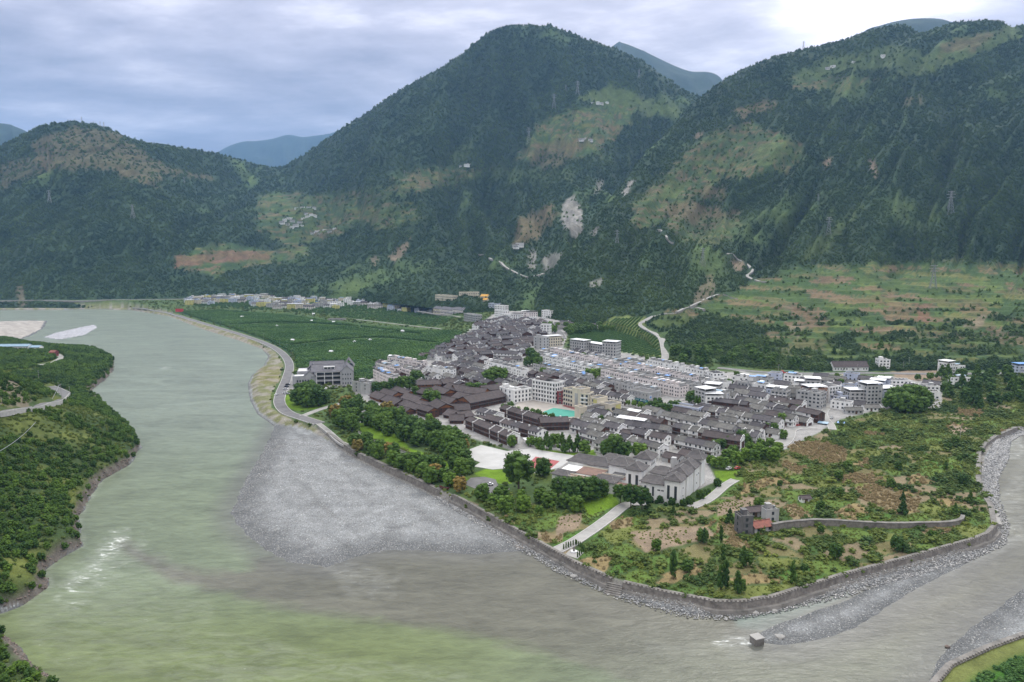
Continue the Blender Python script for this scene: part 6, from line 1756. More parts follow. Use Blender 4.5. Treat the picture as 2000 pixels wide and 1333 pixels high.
# ------------------------------------------------------------------ brown timber hotel courts
def brown(px0, px1, D, st, where, ax='x', rise=None, wall=W_BROWN):
    a = hit(*px0); b = hit(*px1); o_, d_, rz_ = frame(a, b); L = d_.length
    t = gable_house((a[0], a[1], max(a[2], b[2])), rz_, L, D, st, wall, R_BROWN, where, 'brown tiled timber courts', ax=ax, rise=rise, clutter=0.0, name='timber_hall', cat='hall', eaves=1.3)
    g_ = MB(); H = st * 2.9; rs = rise or 2.4
    ey = Vector((-math.sin(rz_), math.cos(rz_))); ex = Vector((math.cos(rz_), math.sin(rz_)))
    for k in np.linspace(0.15, 0.85, max(1, int(L / 9))): take(*(Vector(a[:2]) + ex * L * k + ey * D / 2), D * 0.46)
    # orange infill of the gable ends
    if ax == 'x':
        for x_ in (L + 0.03, -0.06): g_.prism([(0.8, H - 0.4), (D - 0.8, H - 0.4), (D / 2, H + rs - 0.9)], x_, x_ + 0.03, 'x')
        put(g_, 'gable_panel', W_ORANGE, t)
    return t
BR = [((722, 778), (742, 786), 12, 1), ((738, 774), (765, 781), 13, 1), ((745, 786), (772, 796), 12, 1), ((762, 768), (790, 778), 12, 1), ((765, 792), (790, 798), 11, 1), ((785, 782), (812, 792), 12, 1), ((790, 799), (812, 808), 11, 1), ((808, 797), (838, 806), 12, 1), ((815, 811), (838, 818), 9, 2), ((838, 802), (856, 812), 13, 2),
      ((815, 778), (838, 784), 11, 2), ((840, 774), (868, 782), 12, 2), ((852, 788), (880, 794), 12, 1), ((866, 770), (905, 778), 14, 2), ((884, 788), (912, 794), 13, 2), ((908, 780), (945, 782), 14, 2), ((918, 802), (988, 786), 16, 2), ((890, 775), (935, 770), 12, 2), ((866, 816), (886, 820), 12, 1), ((880, 808), (918, 806), 13, 1), ((878, 828), (905, 828), 12, 1), ((900, 822), (925, 818), 11, 1), ((930, 812), (950, 818), 10, 1), ((816, 764), (862, 762), 11, 2), ((866, 762), (896, 758), 11, 2), ((945, 776), (975, 772), 12, 2), ((930, 826), (948, 832), 9, 1), ((744, 762), (768, 768), 10, 1), ((772, 806), (792, 812), 9, 1)]
BR.sort(key=lambda q: (q[0][0]))
for k, q in enumerate(BR):
    brown(q[0], q[1], q[2], q[3], f'dark brown timber hall, {ORD[k + 1]} counted from the left among the brown tiled courts', wall=W_BROWN if k % 4 else W_ORANGE, ax='x' if k % 3 else ('x' if q[2] < 13 else 'x'), rise=q[2] * 0.22)

# ------------------------------------------------------------------ terraces
def mk_gable(walls, roofs, st=(2,), timber=0.0, fire=0.25, sky=0.15, lod=0, group=None, look='house', cl=0.5, ax2=0.0, D_=None):
    def f(loc, rz, L, D, i, n, where):
        wl = R.choice(walls); rf = R.choice(roofs); s = R.choice(st)
        nm = {W_WHITE: 'white', W_PINK: 'pinkish', W_GREY: 'grey', W_BROWN: 'timber', W_ORANGE: 'orange timber', W_CREAM: 'cream', W_BLUEW: 'pale blue'}[wl]
        rn = {R_DARK: 'dark tiled', R_GREY: 'grey tiled', R_BROWN: 'brown tiled', R_SLAB: 'grey'}[rf]
        ti = R.random() < timber
        gable_house(loc, rz, L, D, s, wl, rf, f'{nm} house, {rn} roof, {where}', group, timber=ti, fire=1 if R.random() < fire else 0, skylight=(R.choice([R_CREAMS, R_WHITE, R_CREAMS]) if R.random() < sky else None), lod=lod, clutter=cl, ax='y' if R.random() < ax2 else 'x')
    return f
def mk_flat(walls, st=(2,), blue=0.3, group=None, winp=2.4, balcony=0.0, top=0.0, band=0.0, par=0.9, lod=0, sh=3.0):
    def f(loc, rz, L, D, i, n, where):
        wl = R.choice(walls); s = R.choice(st)
        nm = {W_WHITE: 'white', W_PINK: 'pinkish', W_GREY: 'grey', W_CREAM: 'cream', W_BLUEW: 'pale blue', W_YEL: 'yellow'}[wl]
        flat_house(loc, rz, L, D, s, wl, f'{nm} flat-roofed house, {where}', group, blue=blue, winp=winp, balcony=R.random() < balcony, top=(R.choice([R_WHITE, R_WHITE, R_GREY]) if R.random() < top else None), band=R.random() < band, parapet=par, sh=sh)
    return f
G5 = 'brown timber townhouses above the plaza'
mkB = mk_gable([W_BROWN], [R_BROWN], (2,), fire=0.45, sky=0.6, group=G5)
row(((909, 836), (992, 871)), 5, 9, mkB, 'front brown terrace above the plaza')
mkB2 = mk_gable([W_WHITE, W_BROWN], [R_BROWN, R_DARK], (2,), fire=0.6, sky=0.5, group=G5)
row(((944, 832), (1050, 862)), 6, 9, mkB2, 'second terrace above the plaza')
row(((930, 818), (966, 828)), 2, 9, mkB2, 'short terrace beside the brown courts')
row(((976, 812), (1054, 836)), 5, 9, mkB, 'brown terrace before the school')
row(((1056, 842), (1112, 840)), 3, 11, mk_gable([W_BROWN], [R_BROWN], (2,), fire=0, sky=0, group=G5), 'long brown terrace below the green court')
G6 = 'tiled houses of the lower quarter'
mW = mk_gable([W_WHITE, W_WHITE, W_BROWN], [R_DARK, R_GREY], (2,), timber=0.5, fire=0.4, sky=0.2, group=G6)
mG = mk_gable([W_WHITE, W_WHITE, W_GREY], [R_GREY, R_GREY, R_DARK], (2,), timber=0.5, fire=0.3, sky=0.3, group=G6)
row(((1290, 826), (1428, 857)), 9, 10, mG, 'grey-roofed terrace right of the museum')
row(((1350, 812), (1520, 843)), 10, 10, mW, 'dark terrace above the grey-roofed one')
row(((1384, 797), (1458, 806)), 5, 9, mk_gable([W_BROWN], [R_DARK], (2,), sky=0.8, group=G6), 'dark terrace with pale skylights')
row(((1452, 797), (1526, 815)), 5, 9, mG, 'short terrace behind the curved road')
row(((1500, 796), (1566, 806)), 4, 10, mk_gable([W_BROWN], [R_BROWN], (2,), group=G6), 'brown terrace near the right houses')
row(((1540, 815), (1597, 827)), 4, 10, mk_gable([W_WHITE, W_BROWN], [R_BROWN], (2,), timber=0.6, group=G6), 'last terrace before the fields')
row(((1432, 864), (1476, 872)), 3, 12, mW, 'white gabled group by the curved road')
row(((1200, 843), (1304, 858)), 6, 9, mG, 'grey terrace above the plaza trees')
row(((1312, 850), (1398, 868)), 5, 9, mW, 'dark terrace behind the museum')
row(((1370, 868), (1446, 880)), 4, 10, mk_gable([W_BROWN], [R_BROWN], (2,), group=G6), 'brown roofs left of the curved road')
row(((1206, 872), (1286, 896)), 4, 9, mW, 'terrace directly behind the museum trees')
row(((1316, 876), (1392, 894)), 4, 9, mW, 'terrace touching the museum back')
row(((1130, 860), (1190, 878)), 4, 9, mG, 'small grey-roofed terrace above the conifers')
fill([(1110, 838), (1190, 815), (1225, 812), (1300, 812), (1380, 800), (1500, 792), (1600, 815), (1600, 830), (1530, 850), (1450, 880), (1330, 905), (1200, 890), (1120, 860)], ((1290, 822), (1428, 850)), 11, 9, 4, mk_gable([W_WHITE, W_BROWN, W_WHITE, W_GREY], [R_DARK, R_BROWN, R_GREY], (1, 2, 2), timber=0.3, sky=0.25, group=G6), 'lower quarter below the school', 3)
G1_ = 'flat-roofed townhouse terraces'
mP = mk_flat([W_PINK], (3,), 0.10, G1_, winp=2.2, par=1.1)
mP2 = mk_flat([W_WHITE], (3,), 0.65, G1_, winp=2.2, par=1.1)
mBk = mk_flat([W_GREY], (2,), 0.30, G1_, winp=3.0)
TN = ((1173, 742), (1326, 777))
row(((1050, 712), (1154, 739)), 13, 11, mP2, 'white terrace with blue awnings')
row(((1074, 700), (1198, 731)), 14, 9, mP, 'pinkish terrace behind the blue awnings')
row(((1173, 742), (1327, 778)), 16, 12, mP, 'long pinkish terrace nearest the street')
row(((1214, 729), (1350, 758)), 14, 11, mP, 'second long pinkish terrace')
row(((1264, 721), (1372, 744)), 10, 10, mk_flat([W_WHITE], (3,), 0.1, G1_), 'rear white terrace below the lawn')
row(((1198, 727), (1224, 733)), 2, 14, mk_flat([W_WHITE], (2,), 1.0, G1_), 'pair below the tall apartment block')
fill([(1045, 700), (1080, 692), (1110, 700), (1220, 712), (1262, 718), (1372, 742), (1370, 770), (1330, 782), (1280, 778), (1160, 748), (1050, 728)], TN, 8, 10, 3, mBk, 'grey rows between flat-roofed terraces', 4)
row(((1060, 736), (1150, 752)), 9, 9, mk_flat([W_GREY], (2,), 0.5, G1_, winp=2.6), 'grey terrace above the school')
row(((1180, 756), (1275, 776)), 9, 10, mk_flat([W_GREY], (2,), 0.2, G1_, winp=2.6), 'grey terrace above the bank')
G2_ = 'terraces behind the brown courts'
row(((757, 714), (822, 727)), 8, 9, mk_flat([W_PINK], (3,), 0.1, G2_, winp=2.2), 'back pinkish terrace at the orchard corner')
row(((735, 727), (770, 738)), 4, 10, mk_flat([W_PINK], (3,), 0.5, G2_, winp=2.2), 'middle pinkish terrace at the orchard corner')
row(((729, 741), (762, 757)), 5, 10, mk_flat([W_PINK], (3,), 0.4, G2_, winp=2.2), 'front pinkish terrace at the orchard corner')
row(((784, 738), (808, 745)), 3, 10, mk_flat([W_PINK], (3,), 0.1, G2_, winp=2.2), 'short pinkish terrace by the dark trees')
row(((688, 765), (722, 772)), 2, 10, mk_flat([W_GREY], (3,), 0.0, G2_, winp=6), 'grey pair next to the institute')
row(((836, 738), (880, 742)), 5, 9, mk_flat([W_WHITE], (3,), 0.2, G2_), 'bright terrace behind the brown courts')
row(((946, 718), (1018, 737)), 8, 9, mk_flat([W_WHITE], (2,), 0.2, G2_), 'white terrace beside the paved lane')
row(((876, 722), (966, 748)), 9, 8, mk_gable([W_WHITE], [R_DARK], (2,), timber=0.3, fire=0.1, sky=0, group=G2_), 'long dark-roofed terrace above the brown courts')
row(((968, 742), (1040, 762)), 7, 8, mk_gable([W_WHITE], [R_DARK], (2,), timber=0.4, fire=0.5, sky=0, group=G2_), 'dark-roofed terrace above the school')
row(((1108, 770), (1226, 794)), 9, 9, mk_gable([W_WHITE], [R_DARK], (2,), timber=0.3, fire=0.5, sky=0.1, group=G2_), 'dark-roofed terrace behind the cream school')
fill([(735, 712), (790, 710), (870, 722), (905, 706), (1020, 712), (1045, 735), (1160, 755), (1290, 780), (1230, 790), (1130, 785), (1040, 768), (960, 772), (880, 765), (810, 760), (740, 745)], ((875, 720), (967, 745)), 10, 9, 3, mk_gable([W_WHITE, W_GREY, W_BROWN], [R_DARK, R_GREY, R_BROWN], (2, 2, 1), timber=0.2, fire=0.3, sky=0.12, group=G2_), 'middle quarter above brown courts', 5)
G3_ = 'tiled roofs of the old quarter'
row(((945, 700), (1010, 704)), 5, 11, mk_gable([W_WHITE], [R_DARK], (2,), sky=0.6, group=G3_), 'white market rows of the old quarter')
fill([(818, 702), (850, 688), (905, 666), (940, 652), (930, 640), (962, 628), (1010, 628), (1060, 630), (1078, 650), (1050, 668), (1040, 692), (1030, 706), (985, 708), (900, 706), (850, 706)], ((900, 690), (985, 672)), 13, 9, 3.2, mk_gable([W_WHITE, W_BROWN, W_WHITE, W_GREY], [R_DARK, R_BROWN, R_DARK], (1, 2), timber=0.15, fire=0.5, sky=0.14, group=G3_, lod=1, cl=0.4, ax2=0.2), 'old quarter beside the orchard', 6, jit=1.6)
fill([(1080, 640), (1100, 632), (1180, 628), (1180, 640), (1110, 650)], ((1090, 640), (1170, 638)), 12, 8, 9, mk_gable([W_WHITE, W_GREY], [R_GREY, R_DARK], (1,), sky=0, group='cottages at the wood edge', lod=1), 'cottages at the wood edge', 7, skip=0.35)
# right quarter of separate white and grey houses
G7 = 'houses of the right quarter'
SINGLES = [((1376, 744), (1392, 750), 12, 3, W_WHITE, None), ((1392, 750), (1420, 752), 10, 2, W_WHITE, None), ((1428, 748), (1452, 752), 12, 2, W_WHITE, None), ((1452, 752), (1486, 754), 12, 2, W_WHITE, None), ((1356, 790), (1376, 796), 12, 4, W_GREY, R_WHITE), ((1378, 797), (1412, 797), 9, 3, W_WHITE, R_WHITE), ((1376, 775), (1404, 778), 11, 3, W_GREY, R_WHITE),
           ((1504, 784), (1536, 788), 12, 3, W_GREY, None), ((1554, 792), (1602, 800), 12, 4, W_GREY, None), ((1572, 764), (1602, 766), 12, 3, W_GREY, R_WHITE), ((1550, 762), (1570, 764), 10, 2, W_WHITE, R_WHITE), ((1578, 790), (1614, 790), 12, 4, W_ORANGE, R_WHITE), ((1618, 786), (1642, 782), 11, 4, W_WHITE, None), ((1636, 790), (1656, 788), 9, 2, W_BLUEW, None), ((1659, 789), (1688, 789), 12, 3, W_GREY, R_WHITE), ((1692, 791), (1722, 790), 12, 5, W_GREY, R_WHITE), ((1724, 786), (1756, 784), 12, 3, W_BLUEW, R_WHITE), ((1733, 757), (1782, 758), 12, 2, W_WHITE, None), ((1800, 768), (1835, 770), 10, 2, W_WHITE, None), ((1816, 780), (1836, 782), 10, 2, W_WHITE, None), ((1530, 745), (1562, 748), 11, 2, W_WHITE, None), ((1650, 762), (1690, 764), 10, 1, W_BROWN, None), ((1830, 732), (1850, 736), 12, 4, W_WHITE, R_WHITE), ((1850, 736), (1884, 733), 10, 3, W_WHITE, None), ((1862, 752), (1896, 752), 9, 2, W_WHITE, None), ((1990, 734), (2030, 734), 10, 3, W_BLUEW, R_BLUE), ((1716, 721), (1738, 721), 9, 3, W_WHITE, None)]
cn = {W_WHITE: 'white', W_GREY: 'grey', W_BLUEW: 'pale blue', W_ORANGE: 'unfinished brick', W_BROWN: 'dark timber'}
SINGLES.sort(key=lambda q: q[0][0])
for k, (a_, b_, D, st, wl, tp) in enumerate(SINGLES):
    a = hit(*a_); b = hit(*b_); o_, d_, rz_ = frame(a, b)
    flat_house((a[0], a[1], max(a[2], b[2]) + 0.05), rz_, d_.length, D, st, wl, f'{cn[wl]} {["one", "two", "three", "four", "five"][st - 1]}-storey house{" with canopy roof" if tp else ""}, {ORD[k + 1]} from left of the right quarter', G7, top=tp, blue=0.15, band=R.random() < 0.4, balcony=st > 2 and R.random() < 0.6, winp=3.0, winw=1.7)
    ey = Vector((-math.sin(rz_), math.cos(rz_)))
    for q in (0.2, 0.5, 0.8): take(*(o_ + d_ * q + ey * D / 2), D * 0.5)
fill([(1380, 742), (1430, 738), (1510, 748), (1540, 740), (1640, 745), (1740, 750), (1830, 760), (1836, 780), (1720, 792), (1690, 800), (1610, 800), (1545, 792), (1500, 790), (1380, 792), (1352, 785)], ((1400, 770), (1500, 784)), 13, 10, 4.5, lambda loc, rz, L, D, i, n, where: (mk_gable([W_WHITE, W_WHITE, W_GREY], [R_GREY, R_DARK], (2, 2, 1), timber=0.35, fire=0.1, sky=0.1, group=G7) if R.random() < 0.68 else mk_flat([W_WHITE, W_GREY, W_BLUEW], (2, 3), 0.3, G7, winp=3.0, top=0.2))(loc, rz, L, D, i, n, where), 'mixed quarter left of bamboo', 8, skip=0.12)
fill([(1640, 795), (1700, 800), (1730, 802), (1720, 808), (1650, 812)], ((1640, 800), (1720, 802)), 10, 7, 4, mk_gable([W_GREY, W_WHITE], [R_GREY], (1,), sky=0, group=G7), 'sheds above the fields', 9, skip=0.3)
a = hit(1628, 725); b = hit(1696, 725); o_, d_, rz_ = frame(a, b)
gable_house((a[0], a[1], a[2] + 0.3), rz_, d_.length, 11, 1, W_WHITE, R_BROWN, 'long low white barracks with a brown tiled roof above the main road', sh=4.2, rise=4.5, clutter=0, name='long_house', eaves=0.8)

# ruined farm tower and its red roofs
a = hit(1446, 1047); b = hit(1470, 1046); o_, d_, rz_ = frame(a, b)
flat_house((a[0], a[1], a[2]), rz_, d_.length, 6, 3, mat('burnt_wall', (0.17, 0.165, 0.165), (0.09, 0.088, 0.09), scale=0.5, detail=8), 'ruined dark grey tower house with a broken roof beside the garden wall', cat='ruin', name='ruined_tower', sh=2.7, winp=4)
a = hit(1497, 1022)
flat_house((a[0], a[1], a[2]), rz_, 6, 5, 2, W_GREY, 'small grey lookout with a flat roof above the garden wall', cat='ruin', name='lookout_tower', sh=2.8, winp=4)
a = hit(1474, 1044)
gable_house((a[0], a[1], a[2]), rz_ + 0.2, 10, 6, 1, W_GREY, R_RED, 'low farm shed with a broken red tiled roof below the ruined tower', name='farm_shed', clutter=0, cat='shed')
a = hit(1463, 1012)
gable_house((a[0], a[1], a[2]), rz_ + 0.1, 9, 5, 1, W_GREY, R_BROWN, 'low brown-roofed shed between tower and lookout', name='farm_shed', clutter=0, cat='shed')
a = hit(1566, 983)
gable_house((a[0], a[1], a[2]), rz_, 5, 3.5, 1, W_WHITE, R_BROWN, 'tiny white field hut among the corn plots', name='field_hut', clutter=0, cat='hut', sh=2.3)
# sheds on the left bank
for k, (u_, v_, L) in enumerate(((-6, 684, 36), (36, 686, 24), (96, 696, 6))):
    a = hit(u_, v_)
    gable_house((a[0], a[1], a[2] + 0.3), 0.05, L, 8, 1, W_WHITE if k < 2 else W_RED, R_CYAN if k < 2 else R_RED, ['long roadside shed with pale blue roof at the far left edge', 'shorter roadside shed with pale blue roof on the left promontory', 'small red and white kiosk beside the left promontory road'][k], name='roadside_shed', clutter=0, cat='shed', sh=4)

# far villages
G8 = 'houses of the far villages'
mF = lambda loc, rz, L, D, i, n, where: (mk_flat([W_WHITE, W_WHITE, W_CREAM, W_GREY, W_BLUEW, W_YEL], (2, 3, 3), 0.25, G8, winp=3.4, top=0.25) if R.random() < 0.7 else mk_gable([W_WHITE, W_PINK], [R_GREY, R_DARK], (2,), lod=1, sky=0, group=G8))(loc, rz, L, D, i, n, where)
fill([(360, 590), (400, 583), (450, 575), (500, 568), (535, 570), (525, 585), (480, 592), (420, 596), (370, 596)], ((370, 592), (500, 592)), 15, 11, 12, mF, 'far village at the gorge foot', 10, skip=0.15, jit=5)
fill([(480, 594), (560, 586), (640, 588), (700, 580), (760, 576), (790, 582), (770, 592), (700, 602), (600, 605), (500, 602)], ((500, 598), (700, 596)), 15, 11, 14, mF, 'far village behind the orchard', 11, skip=0.2, jit=6)
fill([(760, 574), (860, 575), (850, 590), (770, 590)], ((760, 582), (850, 582)), 14, 10, 20, mF, 'hamlet left of the temple', 12, skip=0.45, jit=6)
def cottages(pts, where, grp):
    for k, (u_, v_) in enumerate(sorted(pts)):
        a = hit(u_, v_)
        (flat_house if k % 2 else gable_house)(*(((a[0], a[1], a[2] + 0.5), R.uniform(-0.3, 0.3), R.uniform(12, 20), 10, 2, W_WHITE, f'white cottage, {ORD[k + 1]} from left {where}', grp) if k % 2 else ((a[0], a[1], a[2] + 0.5), R.uniform(-0.3, 0.3), R.uniform(12, 20), 9, 2, W_WHITE, R_GREY, f'white cottage, {ORD[k + 1]} from left {where}', grp)), base=4)
cottages([(545, 437), (558, 441), (566, 434), (572, 442), (580, 437), (588, 430), (596, 426), (604, 422), (612, 424), (566, 446), (575, 410), (586, 408), (598, 408), (610, 408), (552, 432), (560, 429), (584, 444), (594, 420)], 'in the hanging valley hamlet', 'cottages of the hanging valley')
cottages([(606, 458), (615, 455), (622, 460), (630, 452), (640, 456), (650, 450)], 'in the lower valley hamlet', 'cottages of the lower valley')
cottages([(1155, 204), (1164, 203), (1172, 204), (1183, 203)], 'on the high meadow of the peak', 'cottages on the high meadow')
cottages([(897, 328), (906, 325), (914, 324)], 'on the mid slope of the peak', 'cottages on the mid slope')
cottages([(1612, 136), (1622, 133), (1666, 124), (1720, 112)], 'high on the right mountain', 'cottages high on the right mountain')
cottages([(1130, 275), (1142, 274), (1150, 276)], 'on the terraced shoulder', 'cottages on the terraced shoulder')
cottages([(1000, 484), (1008, 481)], 'at the end of the slope track', 'cottages at the slope track')

# temple compound and clinic
LB_((850, 588), (883, 588), 14, 2, W_CREAM, 'cream colonnaded hall of the temple compound, left one', name='temple_hall', cat='temple', winp=3.4, sh=4.5, hut=False)
LB_((898, 581), (936, 581), 14, 2, W_CREAM, 'cream hall of the temple compound, right one', name='temple_hall', cat='temple', winp=3.4, sh=4.5, hut=False)
a = hit(938, 584)
gable_house((a[0], a[1], a[2]), -0.5, 16, 10, 1, W_CREAM, R_YEL, 'temple building with bright yellow glazed roof above the far fields', name='temple', cat='temple', sh=5, rise=3.5, clutter=0)
a = hit(943, 590)
gable_house((a[0], a[1], a[2]), -0.5, 9, 7, 1, W_CREAM, R_YEL, 'lower gate hall with yellow glazed roof beside the temple', name='temple', cat='temple', sh=4, rise=3, clutter=0)
for k, (a_, b_, wl) in enumerate([((846, 611), (860, 611), W_CREAM), ((860, 612), (884, 613), W_PINK), ((884, 613), (903, 611), W_PINK)]):
    a = hit(*a_); b = hit(*b_); o_, d_, rz_ = frame(a, b)
    gable_house((a[0], a[1], a[2]), rz_, d_.length, 16, 3, wl, R_INST, ['cream left wing of the blue-roofed far school', 'pink middle wing of the blue-roofed far school', 'pink right wing of the blue-roofed far school'][k], name='school_wing', cat='school', clutter=0, rise=4)
a = hit(640, 626)
flat_house((a[0], a[1], a[2]), 0, 32, 14, 1, M_CONCL, 'low pale pump station slab in the middle of the orchard', name='pump_station', cat='pump station', sh=2.2, winp=9)
a = hit(343, 611)
mb = MB(); mb.box(0, 16, 0, 0.4, 1.5, 8); t = empty('billboard', a, 0.1, 'red billboard on posts at the start of the river road', 'billboard'); put(mb, 'panel', mat('red_board', (0.55, 0.06, 0.07), (0.5, 0.05, 0.06)), t)
mb = MB(); mb.box(1, 1.5, 0.1, 0.3, -2, 1.5); mb.box(14.5, 15, 0.1, 0.3, -2, 1.5); put(mb, 'post', M_STEEL, t)
# ------------------------------------------------------------------ river walls
M_STONEW = mat('stone_masonry', (0.26, 0.24, 0.215), (0.12, 0.11, 0.10), scale=0.5, detail=9, bump=0.15, bscale=1.2)
def resample(pts, step):
    out = [Vector(pts[0][:2])]; acc = 0
    for a, b in zip(pts[:-1], pts[1:]):
        a = Vector(a[:2]); b = Vector(b[:2]); L = (b - a).length; t = step - acc
        while t <= L: out.append(a + (b - a) * (t / L)); t += step
        acc = (L - (t - step))
    out.append(Vector(pts[-1][:2])); return out

def band_solid(mb, pts, o0, o1, z0, z1, batter=0.0):
    """a wall following a line; offsets are to the land side (left of travel)"""
    n = len(pts); V = []
    for i, p in enumerate(pts):
        a = pts[max(0, i - 1)]; b = pts[min(n - 1, i + 1)]; d = (b - a).normalized(); nn = Vector((-d.y, d.x))
        q0 = p + nn * o0; q1 = p + nn * o1; q2 = p + nn * (o0 - batter)
        zb = z0[i] if isinstance(z0, (list, np.ndarray)) else z0; zt = z1[i] if isinstance(z1, (list, np.ndarray)) else z1
        V += [(q2.x, q2.y, zb), (q0.x, q0.y, zt), (q1.x, q1.y, zt), (q1.x, q1.y, zb)]
    fs = []
    for i in range(n - 1):
        a, b = 4 * i, 4 * i + 4
        fs += [(a, b, b + 1, a + 1), (a + 1, b + 1, b + 2, a + 2), (a + 2, b + 2, b + 3, a + 3), (a + 3, b + 3, b, a)]
    fs += [(0, 1, 2, 3), (4 * n - 1, 4 * n - 2, 4 * n - 3, 4 * n - 4)]
    mb.add(V, fs)

def river_wall(px, label, balus=True, top=None, zb=-1.0, z_read=3.6, flip=1, coping=0.2, apron=True):
    pts = resample([P(u_, v_, z_read) for u_, v_ in px], 2.0)
    if flip < 0: pts = pts[::-1]
    zt = np.array([float(zplain(p.x, p.y)) if top is None else top for p in pts]) + 0.25
    t = empty('embankment_wall', (0, 0, 0), 0, label, 'wall', 'stone walls along the river')
    w = MB(); band_solid(w, pts, -0.8, 0.5, zb, zt, 0.7); w.build('wall', M_STONEW, t)
    c = MB(); band_solid(c, pts, -0.95, 1.3, zt, zt + coping); c.build('coping', M_CONC, t)
    if balus:
        b = MB()
        fine = resample(pts, 1.5)
        zz = np.interp(np.linspace(0, 1, len(fine)), np.linspace(0, 1, len(zt)), zt)
        for i in range(1, len(fine) - 1):
            p = fine[i]; d = (fine[i + 1] - fine[i - 1]).normalized(); nn = Vector((-d.y, d.x))
            q = [p + d * a_ + nn * b_ for a_, b_ in ((-0.33, -0.9), (0.33, -0.9), (0.33, -0.45), (-0.33, -0.45))]
            b.prism([(k.x, k.y) for k in q], zz[i] + coping - 0.02, zz[i] + coping + 0.6, 'z')
        o_ = b.build('parapet_block', M_STONEW, t); o_['kind'] = 'stuff'
    if apron:
        a = MB(); band_solid(a, pts, -2.4, -0.9, -0.6, 1.5, 0.8); a.build('footing_shelf', M_CONC, t)
    return t
river_wall([(640, 846), (650, 852), (690, 880), (760, 913), (800, 930), (860, 958)], 'low overgrown stone wall along the upper gravel bar, without parapet', False, apron=False)
river_wall([(884, 968), (903, 977), (1000, 1031), (1060, 1064), (1125, 1100), (1195, 1131)], 'long stone river wall with block parapet between the plaza park and the broken gap')
river_wall([(1217, 1138), (1300, 1157), (1400, 1176), (1450, 1176), (1512, 1166), (1642, 1125), (1772, 1090), (1902, 1054), (1930, 1043), (1943, 1028)], 'curved river wall with block parapet round the tip of the farmland')
river_wall([(1943, 1026), (1936, 989), (1918, 960), (1911, 935), (1912, 885), (1925, 866), (1945, 852), (1985, 835)], 'river wall along the rapids at the right edge of the farmland', False, apron=False)
river_wall([(2250, 1178), (2000, 1242), (1935, 1265), (1857, 1301), (1810, 1355)], 'river wall with block parapet across the water at the lower right corner', True, top=4.2, z_read=4.2, apron=False, flip=-1)
# broken stair in the gap
a = hit(1205, 1134)
t = empty('river_stair', a, math.radians(-25), 'broken concrete stair in the gap of the river wall', 'stair')
for k in range(8):
    mb = MB(); mb.box(-3, 3, -3 - 0.7 * k, -2.3 - 0.7 * k, -5, -0.1 - 0.5 * k); mb.build('step', M_CONC, t)
# garden wall
pts = resample([hit(u_, v_)[:2] for u_, v_ in spline([(1508, 1038), (1540, 1032), (1600, 1027), (1680, 1030), (1740, 1032), (1800, 1030), (1850, 1028), (1876, 1022), (1880, 1014)], 4)], 3.0)[::1]
zt = gfast(np.array([p.x for p in pts]), np.array([p.y for p in pts]))
t = empty('garden_wall', (0, 0, 0), 0, 'long weathered stone wall crossing the corn plots from the lookout', 'wall')
r = np.random.default_rng(5)
w = MB(); band_solid(w, pts, -0.7, 0.7, zt - 1.5, zt + 2.6 * np.linspace(1.15, 0.6, len(pts)) + 0.15 * r.random(len(pts))); w.build('wall', M_STONEW, t)
w = MB(); band_solid(w, pts, -0.85, 0.85, zt + 2.6 * np.linspace(1.15, 0.6, len(pts)) + 0.16, zt + 2.6 * np.linspace(1.15, 0.6, len(pts)) + 0.5); w.build('coping', M_CONC, t)
for k, (u_, v_) in enumerate(sorted([(652, 691), (695, 672), (576, 668), (655, 632), (543, 640), (610, 616), (726, 668), (790, 650), (470, 622), (768, 700), (608, 630)])):
    a = hit(u_, v_)
    gable_house((a[0], a[1], a[2]), R.uniform(0, 3), 4.5, 3.5, 1, W_WHITE, R_WHITE, f'tiny white orchard hut, {ORD[k + 1]} from left among the orchard rows', 'orchard huts', name='orchard_hut', clutter=0, cat='hut', sh=3.2)
# white park wall
pts = resample([hit(u_, v_)[:2] for u_, v_ in [(700, 848), (730, 866), (790, 888), (830, 906), (880, 925), (905, 938)]], 3.0)
zt = gfast(np.array([p.x for p in pts]), np.array([p.y for p in pts]))
t = empty('park_wall', (0, 0, 0), 0, 'low whitewashed wall with grey coping between park lawn and reeds', 'wall')
w = MB(); band_solid(w, pts, -0.25, 0.25, zt - 0.8, zt + 1.8); w.build('wall', W_WHITE, t)
w = MB(); band_solid(w, pts, -0.45, 0.45, zt + 1.8, zt + 2.05); w.build('coping', R_GREY, t)

# concrete pier block standing in the river
a = P(1478, 1257, 0)
t = empty('pier_block', (a[0], a[1], 0), math.radians(20), 'square concrete pier block standing in the water beside the gravel spit', 'pier')
mb = MB(); mb.prism([(-1.65, -1.5), (1.65, -1.5), (1.65, 1.5), (-1.65, 1.5)], -3, 2.2, 'z'); mb.build('block', M_CONC, t)
mb = MB(); mb.prism([(-1.8, -1.65), (1.8, -1.65), (1.8, 1.65), (-1.8, 1.65)], 2.2, 2.5, 'z'); mb.build('cap_slab', M_CONCL, t)
